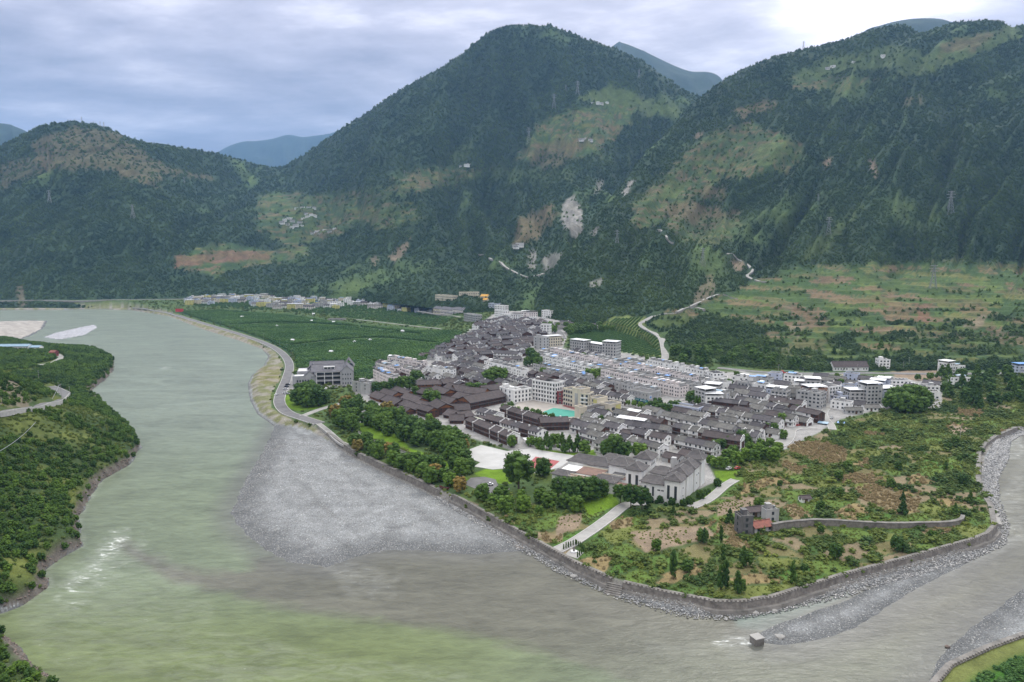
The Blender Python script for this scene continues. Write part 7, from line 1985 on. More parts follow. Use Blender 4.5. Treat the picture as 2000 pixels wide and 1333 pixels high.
# beached slabs on the outer shore
for k, (u_, v_) in enumerate(((1941, 998), (1944, 1006), (1947, 1014), (1949, 1021))):
    a = P(u_, v_, 2.0); mb = MB(); mb.prism([(-2.2, -1.3), (2.2, -1.5), (2.1, 1.4), (-2.0, 1.3)], -2, 0.7, 'z')
    o = mb.build('concrete_slab', M_CONCL); o.location = (a[0], a[1], 1.6); o.rotation_euler = (0.08, -0.06, 0.5 + 0.2 * k)
    tag(o, f'pale concrete slab, {ORD[k + 1]} from the top of the four beached by the rapids', 'slab', 'beached concrete slabs')
for k, (u_, v_, s, lb_) in enumerate(((1476, 1200, 1.6, 'pale boulder lying at the water edge above the pier block'), (1513, 1196, 1.3, 'flat boulder in the green pool behind the gravel spit'), (1524, 1246, 2.2, 'tilted flat slab rock on the tip of the gravel spit'), (1120, 1129, 1.6, 'flat grey rock in shallow water below the long river wall'), (1850, 1265, 1.0, 'small dark rock alone on the far right gravel bar'))):
    a = hit(u_, v_); me = stone_mesh(90 + k); me.name = 'boulder'; me.materials.clear(); me.materials.append(M_CONCL if k != 4 else M_rock)
    o = new_obj('boulder', me); o.location = (a[0], a[1], max(a[2], 0) + 0.2); o.scale = (s, s, s); tag(o, lb_, 'boulder')

# little memorial court by the river with hedge posts
slab('memorial_court', COURT, M_CONCL, 0.1)
a = hit(1121, 1079)
t = empty('monument', a, 0.3, 'small white round monument in the paved court by the river wall', 'monument')
mb = MB(); mb.bar((0, 0, 0), (0, 0, 0.6), 1.4, 10); mb.build('base', M_TRIM, t)
mb = MB(); mb.bar((0, 0, 0.6), (0, 0, 2.4), (0.5, 0.35), 8); mb.build('shaft', M_CONC, t)

# ------------------------------------------------------------------ trees one can tell apart
CROWN_R = [foliage_mesh('crown', M_tree, crown_clumps(34, s + 160, size=0.31), 900, 0.085, s + 7, 0.26) for s in range(5)]
CROWN_C = [foliage_mesh('crown', M_tree, crown_clumps(26, s + 180, h=1.5, size=0.30, shape='cone'), 700, 0.08, s + 3, 0.26) for s in range(3)]
CROWN_L = [foliage_mesh('crown', M_tree, crown_clumps(16, s + 190, h=2.4, size=0.28, shape='column'), 500, 0.08, s + 5, 0.22) for s in range(2)]
CROWN_F = [foliage_mesh('crown', M_red, crown_clumps(30, s + 200, size=0.31), 700, 0.085, s + 9, 0.26) for s in range(1)]
_tb = MB(); _tb.bar((0, 0, -0.6), (0, 0, 1.0), (0.085, 0.05), 7)
for k in range(6):
    an = k * 1.05; _tb.bar((0, 0, 0.55 + 0.06 * k), (0.5 * math.cos(an), 0.5 * math.sin(an), 1.05 + 0.07 * k), (0.035, 0.012), 5)
TRUNK = _tb.mesh('trunk', M_trunk)
TREES = []
def tree(u_, v_, rad, label, kind='r', tint=0.35, name=None, group=None, lift=0.30, world=None, seed=None):
    a = world or hit(u_, v_)
    k = R.randrange(100)
    me = {'r': CROWN_R, 'c': CROWN_C, 'l': CROWN_L, 'f': CROWN_F}[kind]; me = me[k % len(me)]
    nm = name or {'r': 'broadleaf_tree', 'c': 'conifer_tree', 'l': 'cypress', 'f': 'flowering_tree'}[kind]
    t = empty(nm, a, R.uniform(0, 6.28), label, {'r': 'tree', 'c': 'conifer', 'l': 'cypress', 'f': 'tree'}[kind], group)
    o = new_obj('crown', me, t); o.scale = (rad * R.uniform(0.92, 1.08), rad * R.uniform(0.92, 1.08), rad * R.uniform(0.9, 1.1)); o.location = (0, 0, rad * lift); o['tint'] = float(min(1, max(0, tint + R.uniform(-0.08, 0.08))))
    q = new_obj('trunk', TRUNK, t); q.scale = (rad, rad, rad * (1.0 + lift)); TREES.append(t)
    take(a[0], a[1], rad * 0.5)
    return t
def grove(pts, label, kind='r', tint=0.35, group=None, jit=0.1, **kw):
    pts = sorted(pts)
    for i, (u_, v_, r_) in enumerate(pts):
        tree(u_, v_, r_, label.format(ORD[i + 1]), kind, tint + R.uniform(-jit, jit), group=group, **kw)
tree(1013, 958, 7.8, 'tallest dense green camphor tree in front of the plaza', tint=0.30, lift=0.75)
tree(902, 942, 4.6, 'brownish green tree with a bare forked trunk beside the plaza path', tint=0.45, lift=1.1)
tree(1060, 930, 4.6, 'round dark tree beside the red court', tint=0.12)
grove([(1095, 968, 4.5), (1118, 982, 5.2), (1138, 978, 5.5), (1158, 974, 4.8), (1176, 970, 3.6)], 'dark spreading tree below the exhibition halls, {} from left', tint=0.12, group='dark trees below the exhibition halls')
grove([(1212, 984, 3.6), (1232, 992, 4.0), (1254, 995, 3.8)], 'tree with bare stem at the museum path, {} from left', tint=0.20, lift=0.8, group='three trees at the museum path')
grove([(1186, 893, 4.6), (1200, 894, 5.6), (1218, 896, 4.8)], 'dark rounded tree behind the museum lawn, {} from left', tint=0.15, group='dark trees behind the museum')
tree(1249, 894, 4.3, 'bright lime green round tree standing before the white gable', tint=0.85)
grove([(1068, 880, 3.8), (1098, 882, 3.8), (1112, 884, 3.6), (1128, 884, 3.6)], 'dark blue-green conifer above the plaza, {} from left', 'c', 0.05, group='conifers above the plaza')
grove([(1052, 876, 3.4), (1142, 886, 3.6), (1084, 872, 3.6)], 'green bushy tree among the plaza conifers, {} from left', tint=0.4)
grove([(583, 790, 6.0), (600, 795, 7.0), (590, 780, 6.5), (612, 786, 7.5), (622, 794, 7.0), (606, 772, 6.0), (632, 788, 5.5)], 'big dark tree on the lawn by the river road bend, {} from left', tint=0.18, group='big trees at the road bend')
grove([(1015 + 6 * k, 868 - 2 * k, 1.2) for k in range(0)], '')
grove([(735, 770, 5), (751, 768, 5), (768, 765, 5.2), (786, 763, 5.5), (800, 760, 5), (813, 752, 6.5), (812, 775, 4)], 'dark green tree in the row above the brown courts, {} from left', tint=0.25, group='tree row above the brown courts')
grove([(836, 786, 4.5), (850, 788, 5.0), (838, 778, 4)], 'bright green tree inside the brown courts, {} from left', tint=0.5, group='trees inside the brown courts')
grove([(917, 771, 4.5), (931, 770, 4.8), (944, 766, 3.5)], 'tree between brown courts and white school, {} from left', tint=0.35)
grove([(955, 752, 6), (968, 748, 7), (980, 746, 6)], 'olive tree behind the white school, {} from left', tint=0.3)
grove([(1040, 706, 5), (1046, 714, 5.5), (1052, 722, 5.5), (1036, 698, 5), (1030, 716, 4.5)], 'dark tree beside the paved lane, {} from left', tint=0.12, group='lane trees')
grove([(1150, 738, 4), (1160, 740, 4.5), (1168, 736, 3.5)], 'bright tree at the end of the blue-awning terrace, {} from left', tint=0.65)
grove([(1276, 808, 4.5), (1290, 812, 4.5), (1303, 812, 4.2), (1314, 806, 4.2), (1284, 800, 4)], 'dark garden tree beside the pale blue block, {} from left', tint=0.12)
grove([(1226, 794, 2.0), (1238, 796, 2.0), (1250, 799, 2.0), (1262, 801, 2.0)], 'thin yellow-green street tree before the bank, {} from left', tint=0.9, lift=0.8, group='street trees before the bank')
grove([(985, 808, 3.0), (998, 800, 2.6), (1010, 812, 3.2), (1040, 812, 2.2), (1052, 814, 2.4), (1066, 820, 2.4), (1078, 822, 2.4), (1028, 808, 2.4)], 'small hedge tree along the school yard, {} from left', tint=0.35, group='school yard trees')
grove([(1144, 826, 3.2), (1172, 828, 3.0), (1184, 820, 3.4)], 'dark tree against the grey school wing, {} from left', tint=0.15)
grove([(1350, 788, 4.5), (1358, 782, 3.8), (1364, 792, 3.5)], 'dark street tree by the open crossing, {} from left', tint=0.3)
grove([(1740, 800, 6.5), (1752, 796, 7.5), (1764, 798, 8), (1777, 796, 8.5), (1790, 796, 8), (1802, 798, 7), (1758, 806, 6.5), (1775, 808, 6.5), (1794, 806, 6)], 'feathery bamboo clump right of the grey houses, {} from left', tint=0.30, name='bamboo_clump', group='bamboo clumps right of town')
grove([(1386 + 0, 884, 3.0), (1398, 880, 3.0), (1410, 877, 3.0), (1424, 873, 3.2), (1436, 869, 3.2), (1448, 866, 3.8), (1456, 872, 3.6)], 'dark clipped tree behind the parking bays, {} from left', tint=0.30, group='trees behind the parking bays')
grove([(1388, 908, 2.6), (1398, 914, 3.0), (1412, 916, 3.0), (1420, 900, 3.4), (1432, 896, 3.6), (1440, 908, 3.4), (1456, 900, 3.4), (1464, 888, 3.4), (1478, 890, 3.2), (1486, 878, 2.8), (1504, 876, 3.0), (1520, 882, 2.8), (1472, 902, 3.2), (1492, 896, 3.4), (1510, 902, 3.8)], 'lime-tipped tree in the grove right of the museum, {} from left', tint=0.55, jit=0.25, group='grove right of the museum')
grove([(1530, 858, 2.6), (1560, 800, 3.0), (1528, 830, 3.8), (1498, 842, 2.6), (1512, 844, 2.6), (1544, 818, 2.6)], 'street tree on the curved road, {} from left', tint=0.5)
grove([(760 + 0, 838, 3), (766, 846, 3), (838, 826, 3)], 'small round tree before the beige timber hall, {} from left', tint=0.8)
# park wood between timber courts and lawn
def wood(poly_px, spacing, rr_, label, tint, seed, group, kinds='rrrrrrrrrrrf', jit=0.2, mx=60):
    q = random.Random(seed); W_ = [hit(u_, v_)[:2] for u_, v_ in poly_px]; A_ = np.array(W_)
    got = []
    for _ in range(4000):
        x_ = q.uniform(A_[:, 0].min(), A_[:, 0].max()); y_ = q.uniform(A_[:, 1].min(), A_[:, 1].max())
        if sdpoly(np.array([x_]), np.array([y_]), W_)[0] < 0: continue
        if any((x_ - a_) ** 2 + (y_ - b_) ** 2 < spacing ** 2 for a_, b_ in got): continue
        got.append((x_, y_))
        if len(got) >= mx: break
    Z_ = gfast(np.array([g_[0] for g_ in got]), np.array([g_[1] for g_ in got]))
    ok = clear_of(np.array([g_[0] for g_ in got]), np.array([g_[1] for g_ in got]), Z_, 1.0)
    got = sorted([(g_[0] / g_[1], g_[0], g_[1], float(z_)) for g_, z_, k_ in zip(got, Z_, ok) if k_])
    for i, (_, x_, y_, z_) in enumerate(got):
        tree(0, 0, q.uniform(*rr_), label.format(ORD[i + 1]), q.choice(kinds), tint + q.uniform(-jit, jit), group=group, world=(x_, y_, z_))
    print('wood', label, len(got))
wood([(648, 812), (700, 790), (735, 802), (770, 822), (812, 836), (860, 858), (900, 885), (895, 905), (850, 886), (800, 866), (758, 852), (712, 832), (690, 850), (660, 832)], 7.5, (3.2, 5.6), 'dense park tree above the lawn, {} from left', 0.25, 3, 'park trees above the lawn')
wood([(870, 850), (905, 868), (915, 880), (912, 915), (925, 925), (900, 930), (880, 915), (860, 880)], 6.5, (2.8, 4.6), 'park tree beside the plaza, {} from left', 0.38, 4, 'park trees beside the plaza')
wood([(690, 862), (740, 880), (800, 902), (850, 920), (885, 940), (905, 965), (880, 962), (840, 945), (790, 920), (740, 900), (690, 880)], 7.0, (2.8, 4.4), 'riverbank tree below the white park wall, {} from left', 0.35, 5, 'riverbank trees below the park wall')
wood([(925, 972), (960, 975), (1010, 975), (1080, 985), (1130, 1000), (1080, 1005), (1010, 1010), (960, 995)], 7.5, (2.0, 3.8), 'shrubby tree between river wall and gatehouse, {} from left', 0.45, 6, 'shrubby trees near the gatehouse', kinds='r')
wood([(1300, 1010), (1500, 950), (1700, 900), (1880, 860), (1900, 980), (1850, 1060), (1600, 1110), (1450, 1165), (1330, 1145), (1240, 1080)], 20, (1.3, 2.7), 'lone dark tree among the garden plots, {} from left', 0.15, 7, 'lone trees among the garden plots', kinds='rrrc', mx=34)
wood([(1310, 630), (1400, 640), (1500, 690), (1560, 715), (1340, 716), (1305, 680)], 13, (4.0, 6.5), 'big tree on the wooded foot of the slope, {} from left', 0.18, 8, 'trees on the wooded foot of the slope', kinds='rrrrc', mx=50)
wood([(1500, 560), (1650, 560), (1900, 540), (2000, 560), (2050, 690), (1700, 700), (1560, 700), (1480, 630)], 26, (3.6, 6.2), 'dark tree on the terraced slope, {} from left', 0.08, 9, 'dark trees on the terraced slope', kinds='ccrrc', mx=57)
wood([(1830, 730), (2050, 735), (2050, 800), (1900, 800), (1850, 780)], 12, (3.2, 5.5), 'dark tree beside the terraced lawn at right, {} from left', 0.12, 10, 'dark trees at the right lawn', kinds='rrc', mx=40)
wood([(1060, 640), (1200, 625), (1215, 632), (1120, 655), (1090, 660)], 9, (3.0, 5.0), 'pale feathery tree between cottages and plantation, {} from left', 0.45, 11, 'pale trees behind the old quarter', kinds='r', mx=40)
grove([(1408, 1062, 1.5), (1412, 1098, 1.6), (1452, 1108, 1.7), (1548, 1142, 1.9), (1315, 1132, 2.2), (1440, 1160, 2.0), (1375, 1064, 1.5), (1417, 1150, 2.2), (1407, 1152, 2.0)], 'dark slender cypress in the lower gardens, {} from left', 'l', 0.05, group='slender cypresses in the gardens')
grove([(1271, 982, 1.5), (1282, 984, 0.9), (1289, 982, 1.7), (1300, 988, 0.9), (1312, 986, 1.8), (1323, 990, 0.9), (1334, 988, 1.7), (1346, 985, 1.9), (1353, 981, 1.0), (1368, 974, 2.1), (1378, 966, 1.5), (1385, 962, 1.0), (1401, 950, 2.0)], 'clipped dark green shrub at the museum wall, {} from left', tint=0.04, jit=0.02, lift=0.0, name='clipped_shrub', group='clipped shrubs at the museum wall')
k = 0
for (u0_, v0_, u1_, v1_, n_) in ((1101, 1074, 1124, 1065, 6), (1126, 1066, 1140, 1076, 5), (1128, 1090, 1140, 1080, 4)):
    for i in range(n_):
        k += 1; tree(u0_ + (u1_ - u0_) * i / max(1, n_ - 1), v0_ + (v1_ - v0_) * i / max(1, n_ - 1), 0.55, f'tiny clipped cypress round the memorial court, {ORD[k]} clockwise from left', 'l', 0.05, group='tiny cypresses round the court')

tw = [hit(u_, v_)[:2] for u_, v_ in TOWN]; tw_a = np.array(tw); q_ = random.Random(77); got = []
for _ in range(9000):
    x_ = q_.uniform(tw_a[:, 0].min(), tw_a[:, 0].max()); y_ = q_.uniform(tw_a[:, 1].min(), 900)
    rad = q_.uniform(1.8, 3.4)
    if sdpoly(np.array([x_]), np.array([y_]), tw)[0] < 2 or any((x_ - a_) ** 2 + (y_ - b_) ** 2 < (rad + c_2 - 0.9) ** 2 for a_, b_, c_2 in PLACED): continue
    if sdpoly(np.array([x_]), np.array([y_]), sy)[0] > -1 or sdpoly(np.array([x_]), np.array([y_]), pl)[0] > -1: continue
    z_ = float(gfast(np.array([x_]), np.array([y_]))[0])
    if not clear_of(np.array([x_]), np.array([y_]), np.array([z_]), 1.0)[0]: continue
    got.append((x_ / y_, x_, y_, z_, rad)); PLACED.append((x_, y_, rad))
    if len(got) >= 49: break
for i, (_, x_, y_, z_, rad) in enumerate(sorted(got)):
    tree(0, 0, rad, f'small yard tree squeezed between town houses, {ORD[i + 1]} from left', tint=0.35 + q_.uniform(-0.2, 0.3), group='small yard trees in town', world=(x_, y_, z_))
print('yard trees', len(got))

# ------------------------------------------------------------------ pylons, poles, lamps, cables
def pylon_mesh(h):
    w0 = h * 0.13; w1 = h * 0.022; mb = MB(); th = max(0.10, h * 0.0075)
    def c(z, s): w_ = w0 + (w1 - w0) * min(1, z / (h * 0.8)); return [(s_x * w_, s_y * w_, z) for s_x, s_y in ((1, 1), (-1, 1), (-1, -1), (1, -1))]
    lv = [0, .16, .31, .45, .57, .68, .80, .90, 1.0]
    for a_, b_ in zip(lv[:-1], lv[1:]):
        A_ = c(a_ * h, 0); B_ = c(b_ * h, 0)
        for i in range(4):
            mb.bar(A_[i], B_[i], th, 4); mb.bar(A_[i], B_[(i + 1) % 4], th * 0.6, 3); mb.bar(A_[(i + 1) % 4], B_[i], th * 0.6, 3)
    arms = MB()
    for z_, L_ in ((0.74, 0.15), (0.86, 0.19), (0.97, 0.13)):
        for s_ in (-1, 1):
            arms.bar((0, 0, z_ * h + 0.02 * h), (s_ * L_ * h, 0, z_ * h), th * 0.8, 4); arms.bar((0, 0, z_ * h - 0.02 * h), (s_ * L_ * h, 0, z_ * h), th * 0.8, 4)
    return mb.mesh('lattice_mast', M_STEEL), arms.mesh('cross_arm', M_STEEL)
PYM = pylon_mesh(40.0)
PYL = [(97, 397, 25, 'on the dark forest of the left mountain, nearer one'), (260, 427, 27, 'on the dark forest of the left mountain, right one'), (160, 241, 12, 'on the left summit skyline, standing alone'), (196, 249, 11, 'on the left summit skyline, left of the pair'), (203, 250, 11, 'on the left summit skyline, right of the pair'), (360, 358, 12, 'on the right shoulder of the left mountain'), (1082, 213, 28, 'above the terraces of the main peak, larger of two'), (1128, 186, 26, 'beside the bright meadow of the main peak'), (1033, 281, 30, 'at the left end of the brown terraces'), (1248, 154, 17, 'high on the right ridge of the main peak'), (790, 347, 14, 'on the low left slope of the main peak'), (1569, 98, 16, 'on the right skyline, higher one'), (1443, 152, 12, 'on the right skyline, lower one by the saddle'), (1618, 460, 36, 'on the forested rib of the right mountain'), (1855, 420, 46, 'tall and pale in the dark right forest'), (1598, 392, 14, 'small and faint in mid forest at right'), (1822, 563, 46, 'on the upper field terraces at right'), (1372, 520, 36, 'on the green spur above the zigzag road'), (1105, 180, 13, 'small, faint, above the main peak terraces'), (1205, 475, 26, 'on the left edge of the green spur')]
for k, (u_, v_, hp, wh) in enumerate(PYL):
    a = hit(u_, v_); h = hp * a[1] / F
    t = empty('transmission_tower', (a[0], a[1], a[2] - 1), R.uniform(-0.4, 0.4), 'grey steel lattice pylon ' + wh, 'pylon', 'power pylons on the slopes')
    for me in PYM:
        o = new_obj(me.name, me, t); s_ = h / 40.0; o.scale = (s_, s_, s_)
    if h < 5: print('small pylon', u_, v_, h, a)

lm = MB(); lm.bar((0, 0, 0), (0, 0, 8.0), (0.13, 0.08), 6)
LAMP_P = lm.mesh('pole', M_STEEL)
lm = MB(); lm.bar((0, 0, 7.9), (0, -1.6, 8.4), 0.06, 5); LAMP_A = lm.mesh('arm', M_STEEL)
lm = MB(); lm.box(-0.16, 0.16, -2.3, -1.5, 8.32, 8.46); LAMP_H = lm.mesh('lamp_head', M_TRIM)
road_pts = [(343, 611), (372, 619), (392, 626), (410, 632), (428, 638), (446, 644), (464, 649), (480, 654), (497, 660), (512, 665), (528, 671), (543, 679), (556, 688), (566, 698)]
for k, (u_, v_) in enumerate(road_pts):
    a = hit(u_ + 3, v_ - 3)
    t = empty('street_lamp', a, math.radians(60), f'white street lamp on the orchard side of the river road, {ORD[k + 1]} from the far end', 'street lamp', 'street lamps along the river road')
    for me in (LAMP_P, LAMP_A, LAMP_H): new_obj(me.name, me, t)
grn = mat('green_mesh_fence', (0.02, 0.13, 0.10), (0.015, 0.10, 0.08))
pts = resample([hit(u_ + 3, v_ - 1)[:2] for u_, v_ in road_pts], 3.0)
zz = gfast(np.array([p.x for p in pts]), np.array([p.y for p in pts]))
t = empty('mesh_fence', (0, 0, 0), 0, 'long green mesh fence between river road and orchard', 'fence')
m1 = MB(); m2 = MB()
for i in range(len(pts) - 1):
    p, q = pts[i], pts[i + 1]
    m1.bar((p.x, p.y, zz[i] - 0.3), (p.x, p.y, zz[i] + 1.9), 0.05, 4)
    for h_ in (0.2, 0.6, 1.0, 1.4, 1.8): m2.bar((p.x, p.y, zz[i] + h_), (q.x, q.y, zz[i + 1] + h_), 0.035, 3)
m1.build('fence_post', grn, t)['kind'] = 'stuff'; m2.build('wire_rail', grn, t)['kind'] = 'stuff'
pm = MB(); pm.bar((0, 0, -1), (0, 0, 9.5), (0.17, 0.11), 6); POLE = pm.mesh('pole', M_CONCL)
pm = MB(); pm.bar((-0.9, 0, 9.0), (0.9, 0, 9.0), 0.07, 4); PARM = pm.mesh('cross_arm', M_STEEL)
for k, (u_, v_) in enumerate(sorted([(1526, 737), (1568, 739), (1520, 730), (1674, 730), (1764, 724), (1775, 716), (1874, 716), (1540, 690), (1640, 690), (1300, 562), (1875, 860), (120, 775), (137, 778), (115, 768), (76, 744), (1408, 770), (1490, 868)])):
    a = hit(u_, v_); t = empty('utility_pole', a, R.uniform(0, 3), f'thin pale concrete power pole, {ORD[k + 1]} from the left of all such poles', 'utility pole', 'concrete power poles')
    new_obj('pole', POLE, t); new_obj('cross_arm', PARM, t)
def cable(name, p, q, sag, rad, label):
    p = Vector(p); q = Vector(q); mb = MB(); last = None
    for i in range(25):
        s_ = i / 24; c_p = p.lerp(q, s_); c_p.z -= sag * 4 * s_ * (1 - s_)
        if last is not None: mb.bar(last, c_p, rad, 4)
        last = c_p
    o = mb.build(name, M_STEEL); tag(o, label, 'cable'); return o
a = hit(118, 776); b = PY(-40, 900, 260)
cable('power_cable', (a[0], a[1], a[2] + 9), b, 8, 0.16, 'thick grey cable sagging down the left bank from the road bend')

# ------------------------------------------------------------------ vehicles
TYRE = mat('tyre', (0.02, 0.02, 0.02)); 
def car(u_, v_, rz, paint, label, L=4.5, name='car', cat='car'):
    a = hit(u_, v_); t = empty(name, (a[0], a[1], a[2] + 0.36), rz, label, cat)
    b = MB(); hw = 0.88
    b.prism([(-L / 2, 0.32), (L / 2, 0.32), (L / 2, 0.72), (L * 0.30, 0.88), (-L * 0.44, 0.92), (-L / 2, 0.85)], -hw, hw, 'y'); b.build('body', paint, t)
    c = MB(); c.prism([(-L * 0.40, 0.88), (L * 0.24, 0.86), (L * 0.10, 1.36), (-L * 0.28, 1.38)], -hw + 0.12, hw - 0.12, 'y'); g_ = c.build('cabin_glass', G_WIN, t)
    c = MB(); c.box(-L * 0.27, L * 0.09, -hw + 0.13, hw - 0.13, 1.37, 1.43); c.build('car_roof', paint, t)
    w = MB(); w.bar((0, -0.11, 0), (0, 0.11, 0), 0.33, 10); wm_ = w.mesh('wheel', TYRE)
    for x_ in (-L * 0.31, L * 0.31):
        for y_ in (-hw, hw): o = new_obj('wheel', wm_, t); o.location = (x_, y_, 0.33)
    return t
CW = mat('white_car_paint', (0.75, 0.75, 0.76), (0.72, 0.72, 0.73), rough=0.3, spec=0.5); CB = mat('black_car_paint', (0.02, 0.02, 0.025), rough=0.3, spec=0.5)
CR = mat('red_truck_paint', (0.45, 0.04, 0.03), (0.38, 0.035, 0.03), rough=0.4, spec=0.5); CG = mat('green_tank_paint', (0.09, 0.22, 0.14), (0.07, 0.17, 0.12), rough=0.4)
CS = mat('silver_car_paint', (0.45, 0.46, 0.48), rough=0.3, spec=0.5)
car(540, 773, 1.35, CW, 'white car driving down the river road bend')
car(562, 753, 0.3, CB, 'black car parked beside the grey institute, farther one')
car(560, 757, 0.3, CB, 'black car parked beside the grey institute, middle one')
car(558, 762, 0.2, CW, 'white car parked beside the grey institute, nearest one')
car(557, 770, 0.15, CW, 'white car parked by the lawn, left of two'); car(562, 771, 0.15, CS, 'silver car parked by the lawn, right of two')
car(1398, 898, 0.2, CW, 'long white minibus parked under the trees behind the museum', L=7.5, name='minibus', cat='minibus')
car(1448, 883, 0.6, CW, 'white car parked in the bays right of the museum'); car(1424, 918, 0.7, CW, 'white car parked at the lawn right of the museum')
car(1440, 917, 0.7, CR, 'red car parked at the lawn right of the museum'); car(1624, 818, 1.0, CS, 'silver car parked on the steep right lane')
car(1556, 833, 0.1, CR, 'red car on the curved road before the fields'); car(1100, 868, 0.4, CW, 'white car parked behind the plaza conifers')
car(958, 949, 0.2, CW, 'small white buggy on the dark car park', L=3.0)
car(1224, 722, -0.3, CS, 'silver car on the lane behind the long terraces'); car(1256, 716, -0.3, CW, 'white car near the plantation road foot')
for k, (u_, v_) in enumerate(((600, 764), (610, 763), (622, 762), (637, 761), (655, 759), (672, 757))):
    car(u_, v_, 1.5, (CW, CS, CB)[k % 3], f'{["white", "silver", "black"][k % 3]} car on the institute forecourt, {ORD[k + 1]} from left')
a = hit(1538, 731)
t = empty('tank_truck', (a[0], a[1], a[2] + 0.45), 0.02, 'red truck with a green load driving along the main road', 'truck')
b = MB(); b.box(-6.4, -4.3, -1.25, 1.25, 0.5, 3.1); b.build('cab', CR, t)
b = MB(); b.box(-6.46, -5.3, -1.1, 1.1, 1.8, 2.8); b.build('windscreen', G_WIN, t)
b = MB(); b.box(-4.2, 6.4, -1.25, 1.25, 0.8, 1.9); b.build('cargo_bed', CR, t)
b = MB(); b.box(-4.0, 6.2, -1.1, 1.1, 1.9, 2.9); b.build('load', CG, t)
w = MB(); w.bar((0, -0.15, 0), (0, 0.15, 0), 0.5, 10); wm_ = w.mesh('wheel', TYRE)
for x_ in (-5.3, -1.5, 3.6, 5.0):
    for y_ in (-1.15, 1.15): o = new_obj('wheel', wm_, t); o.location = (x_, y_, 0.5)
# brown wrecked boat on the bank path, canopy tent, benches
a = hit(868, 957)
t = empty('wooden_boat', (a[0], a[1], a[2] + 0.25), math.radians(-28), 'dark red-brown wooden boat lying on the bank path above the gravel', 'boat')
mb = MB(); n_ = 9
V = []
for i in range(n_):
    s_ = i / (n_ - 1) * 2 - 1; w_ = 1.0 * (1 - s_ ** 4 * 0.85); up = 0.9 * abs(s_) ** 2.5
    V += [(s_ * 3.2, -w_, 0.9 + up), (s_ * 3.0, -w_ * 0.6, 0.05 + up * 0.7), (s_ * 3.0, w_ * 0.6, 0.05 + up * 0.7), (s_ * 3.2, w_, 0.9 + up)]
fs = []
for i in range(n_ - 1):
    for j in range(3): fs.append((4 * i + j, 4 * i + j + 1, 4 * i + 5 + j, 4 * i + 4 + j))
fs += [(0, 1, 2, 3), (4 * n_ - 1, 4 * n_ - 2, 4 * n_ - 3, 4 * n_ - 4)]
mb.add(V, fs); mb.build('hull', mat('boat_wood', (0.16, 0.05, 0.035), (0.07, 0.03, 0.025), scale=1.5), t)
mb = MB()
for x_ in (-1.5, 0, 1.5): mb.box(x_ - 0.15, x_ + 0.15, -0.95, 0.95, 0.75, 0.83)
mb.build('thwart', M_BEAM, t)['kind'] = 'stuff'
a = hit(1036, 866)
t = empty('canopy_tent', a, 0.3, 'white flat canopy tent at the corner of the brown terrace', 'canopy')
mb = MB(); mb.box(-4.5, 4.5, -3, 3, 3.0, 3.15); mb.build('canopy', R_WHITE, t)
for x_ in (-4.2, 4.2):
    for y_ in (-2.7, 2.7): mb = MB(); mb.box(x_ - 0.08, x_ + 0.08, y_ - 0.08, y_ + 0.08, -0.3, 3.0); mb.build('post', M_STEEL, t)
a = hit(1382, 843)
for k, (u_, v_, L_, D_, m_, lb_) in enumerate(((1222, 822, 10, 6, R_WHITE, 'white translucent roof sheet above the lower quarter, upper one'), (1202, 836, 12, 7, R_WHITE, 'white translucent roof sheet above the lower quarter, left one'), (1232, 840, 10, 6, R_WHITE, 'white translucent roof sheet above the lower quarter, right one'), (1634, 829, 5, 4, R_BLUE, 'bright blue tarpaulin on the field edge below the right lane'), (1596, 829, 7, 5, R_CYAN, 'pale blue tarpaulin beside the last white house'))):
    a = hit(u_, v_); h_ = 7.6 if k < 3 else 1.0
    t = empty('sheet_shelter', a, -0.6, lb_, 'shelter')
    mb = MB(); mb.prism([(0, h_), (D_, h_ + 0.5), (D_, h_ + 0.6), (0, h_ + 0.1)], 0, L_, 'x'); mb.build('sheet', m_, t)
    mb = MB()
    for x_ in (0.1, L_ - 0.3):
        for y_ in (0.2, D_ - 0.4): mb.box(x_, x_ + 0.15, y_, y_ + 0.15, -1, h_ + 0.05)
    mb.build('post', M_STEEL, t)['kind'] = 'stuff'

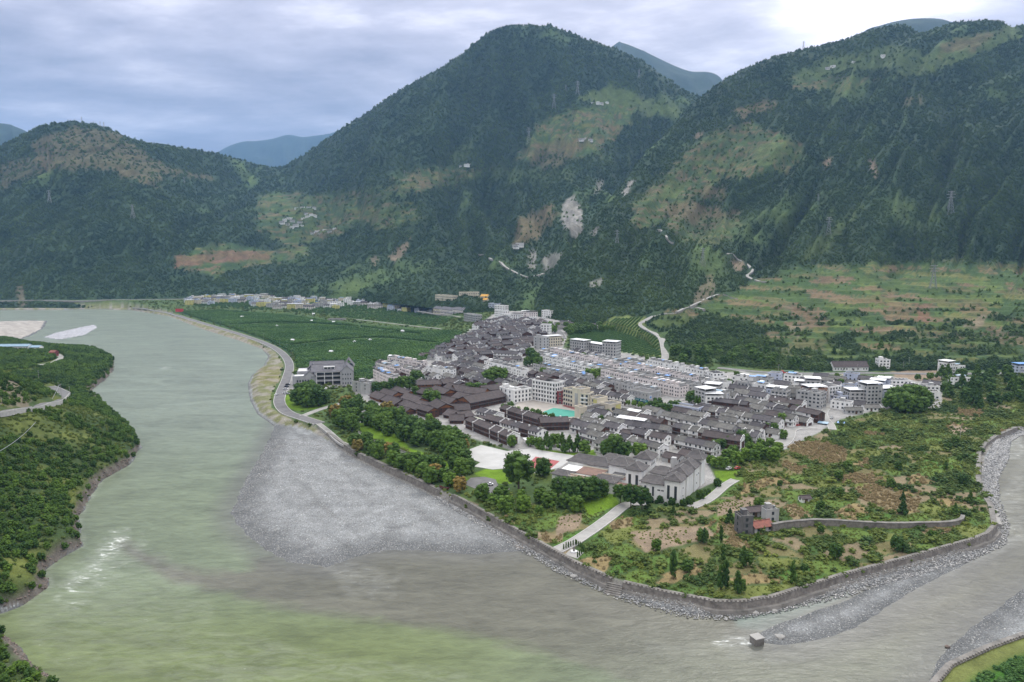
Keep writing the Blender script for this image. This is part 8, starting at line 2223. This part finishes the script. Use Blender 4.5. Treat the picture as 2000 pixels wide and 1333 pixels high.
# ------------------------------------------------------------------ beyond 300 of a kind: the farthest are joined
def join_far(name, keep, label, cat):
    rs = [o for o in sc.objects if o.parent is None and o.name.split('.')[0] == name]
    if len(rs) <= keep: return
    rs.sort(key=lambda o: o.location.y)
    far_ = rs[keep:]; ids = {o.name for o in far_}
    kids = [o for o in sc.objects if o.parent is not None and o.parent.name in ids and o.type == 'MESH']
    V = []; Fc = []; MI = []; mats = []
    for o in kids:
        p_ = o.parent; c_2, s_2 = math.cos(p_.rotation_euler[2]), math.sin(p_.rotation_euler[2])
        n = len(V); m_ = o.data.materials[0]
        if m_ not in mats: mats.append(m_)
        mi = mats.index(m_)
        for v_ in o.data.vertices:
            x_, y_, z_ = v_.co; V.append((p_.location.x + x_ * c_2 - y_ * s_2, p_.location.y + x_ * s_2 + y_ * c_2, p_.location.z + z_))
        for f_ in o.data.polygons: Fc.append([n + i for i in f_.vertices]); MI.append(mi)
    me = bpy.data.meshes.new(name); me.from_pydata(V, [], Fc)
    for m_ in mats: me.materials.append(m_)
    me.polygons.foreach_set('material_index', MI)
    o = new_obj(name + '_cluster', me); tag(o, label, cat, kind='stuff')
    dm = [k_.data for k_ in kids]
    bpy.data.batch_remove(kids + far_)
    print('joined', name, len(far_))
def thin_trees(name, keep):
    rs = [o for o in sc.objects if o.parent is None and o.name.split('.')[0] == name]
    if len(rs) <= keep: return
    size = lambda o: max(k_.scale[0] for k_ in o.children) / o.location.y
    rs.sort(key=lambda o: -size(o)); far_ = rs[keep:]
    pts = []; rad = []; tn = []; dead = []
    for o in far_:
        for k_ in o.children:
            if k_.name.startswith('crown'): pts.append((o.location.x, o.location.y, o.location.z + k_.location.z)); rad.append(k_.scale[0]); tn.append(k_['tint'])
            dead.append(k_)
    bpy.data.batch_remove(dead + far_)
    scatter('distant_broadleaf_trees', pts, rad, tn, CROWN_R, 'smaller broadleaf trees at the slope foot and in the far town', 'trees', clear=None)
    print('thinned', len(pts))
thin_trees('broadleaf_tree', 292)
join_far('tiled_house', 290, 'small tiled houses packed in the farther parts of town', 'houses')
join_far('flat_roofed_house', 290, 'small flat-roofed houses of the far villages', 'houses')
for o in sc.objects:
    l_ = o.get('label')
    if l_ and not 4 <= len(l_.split()) <= 16: print('LABEL', len(l_.split()), l_)
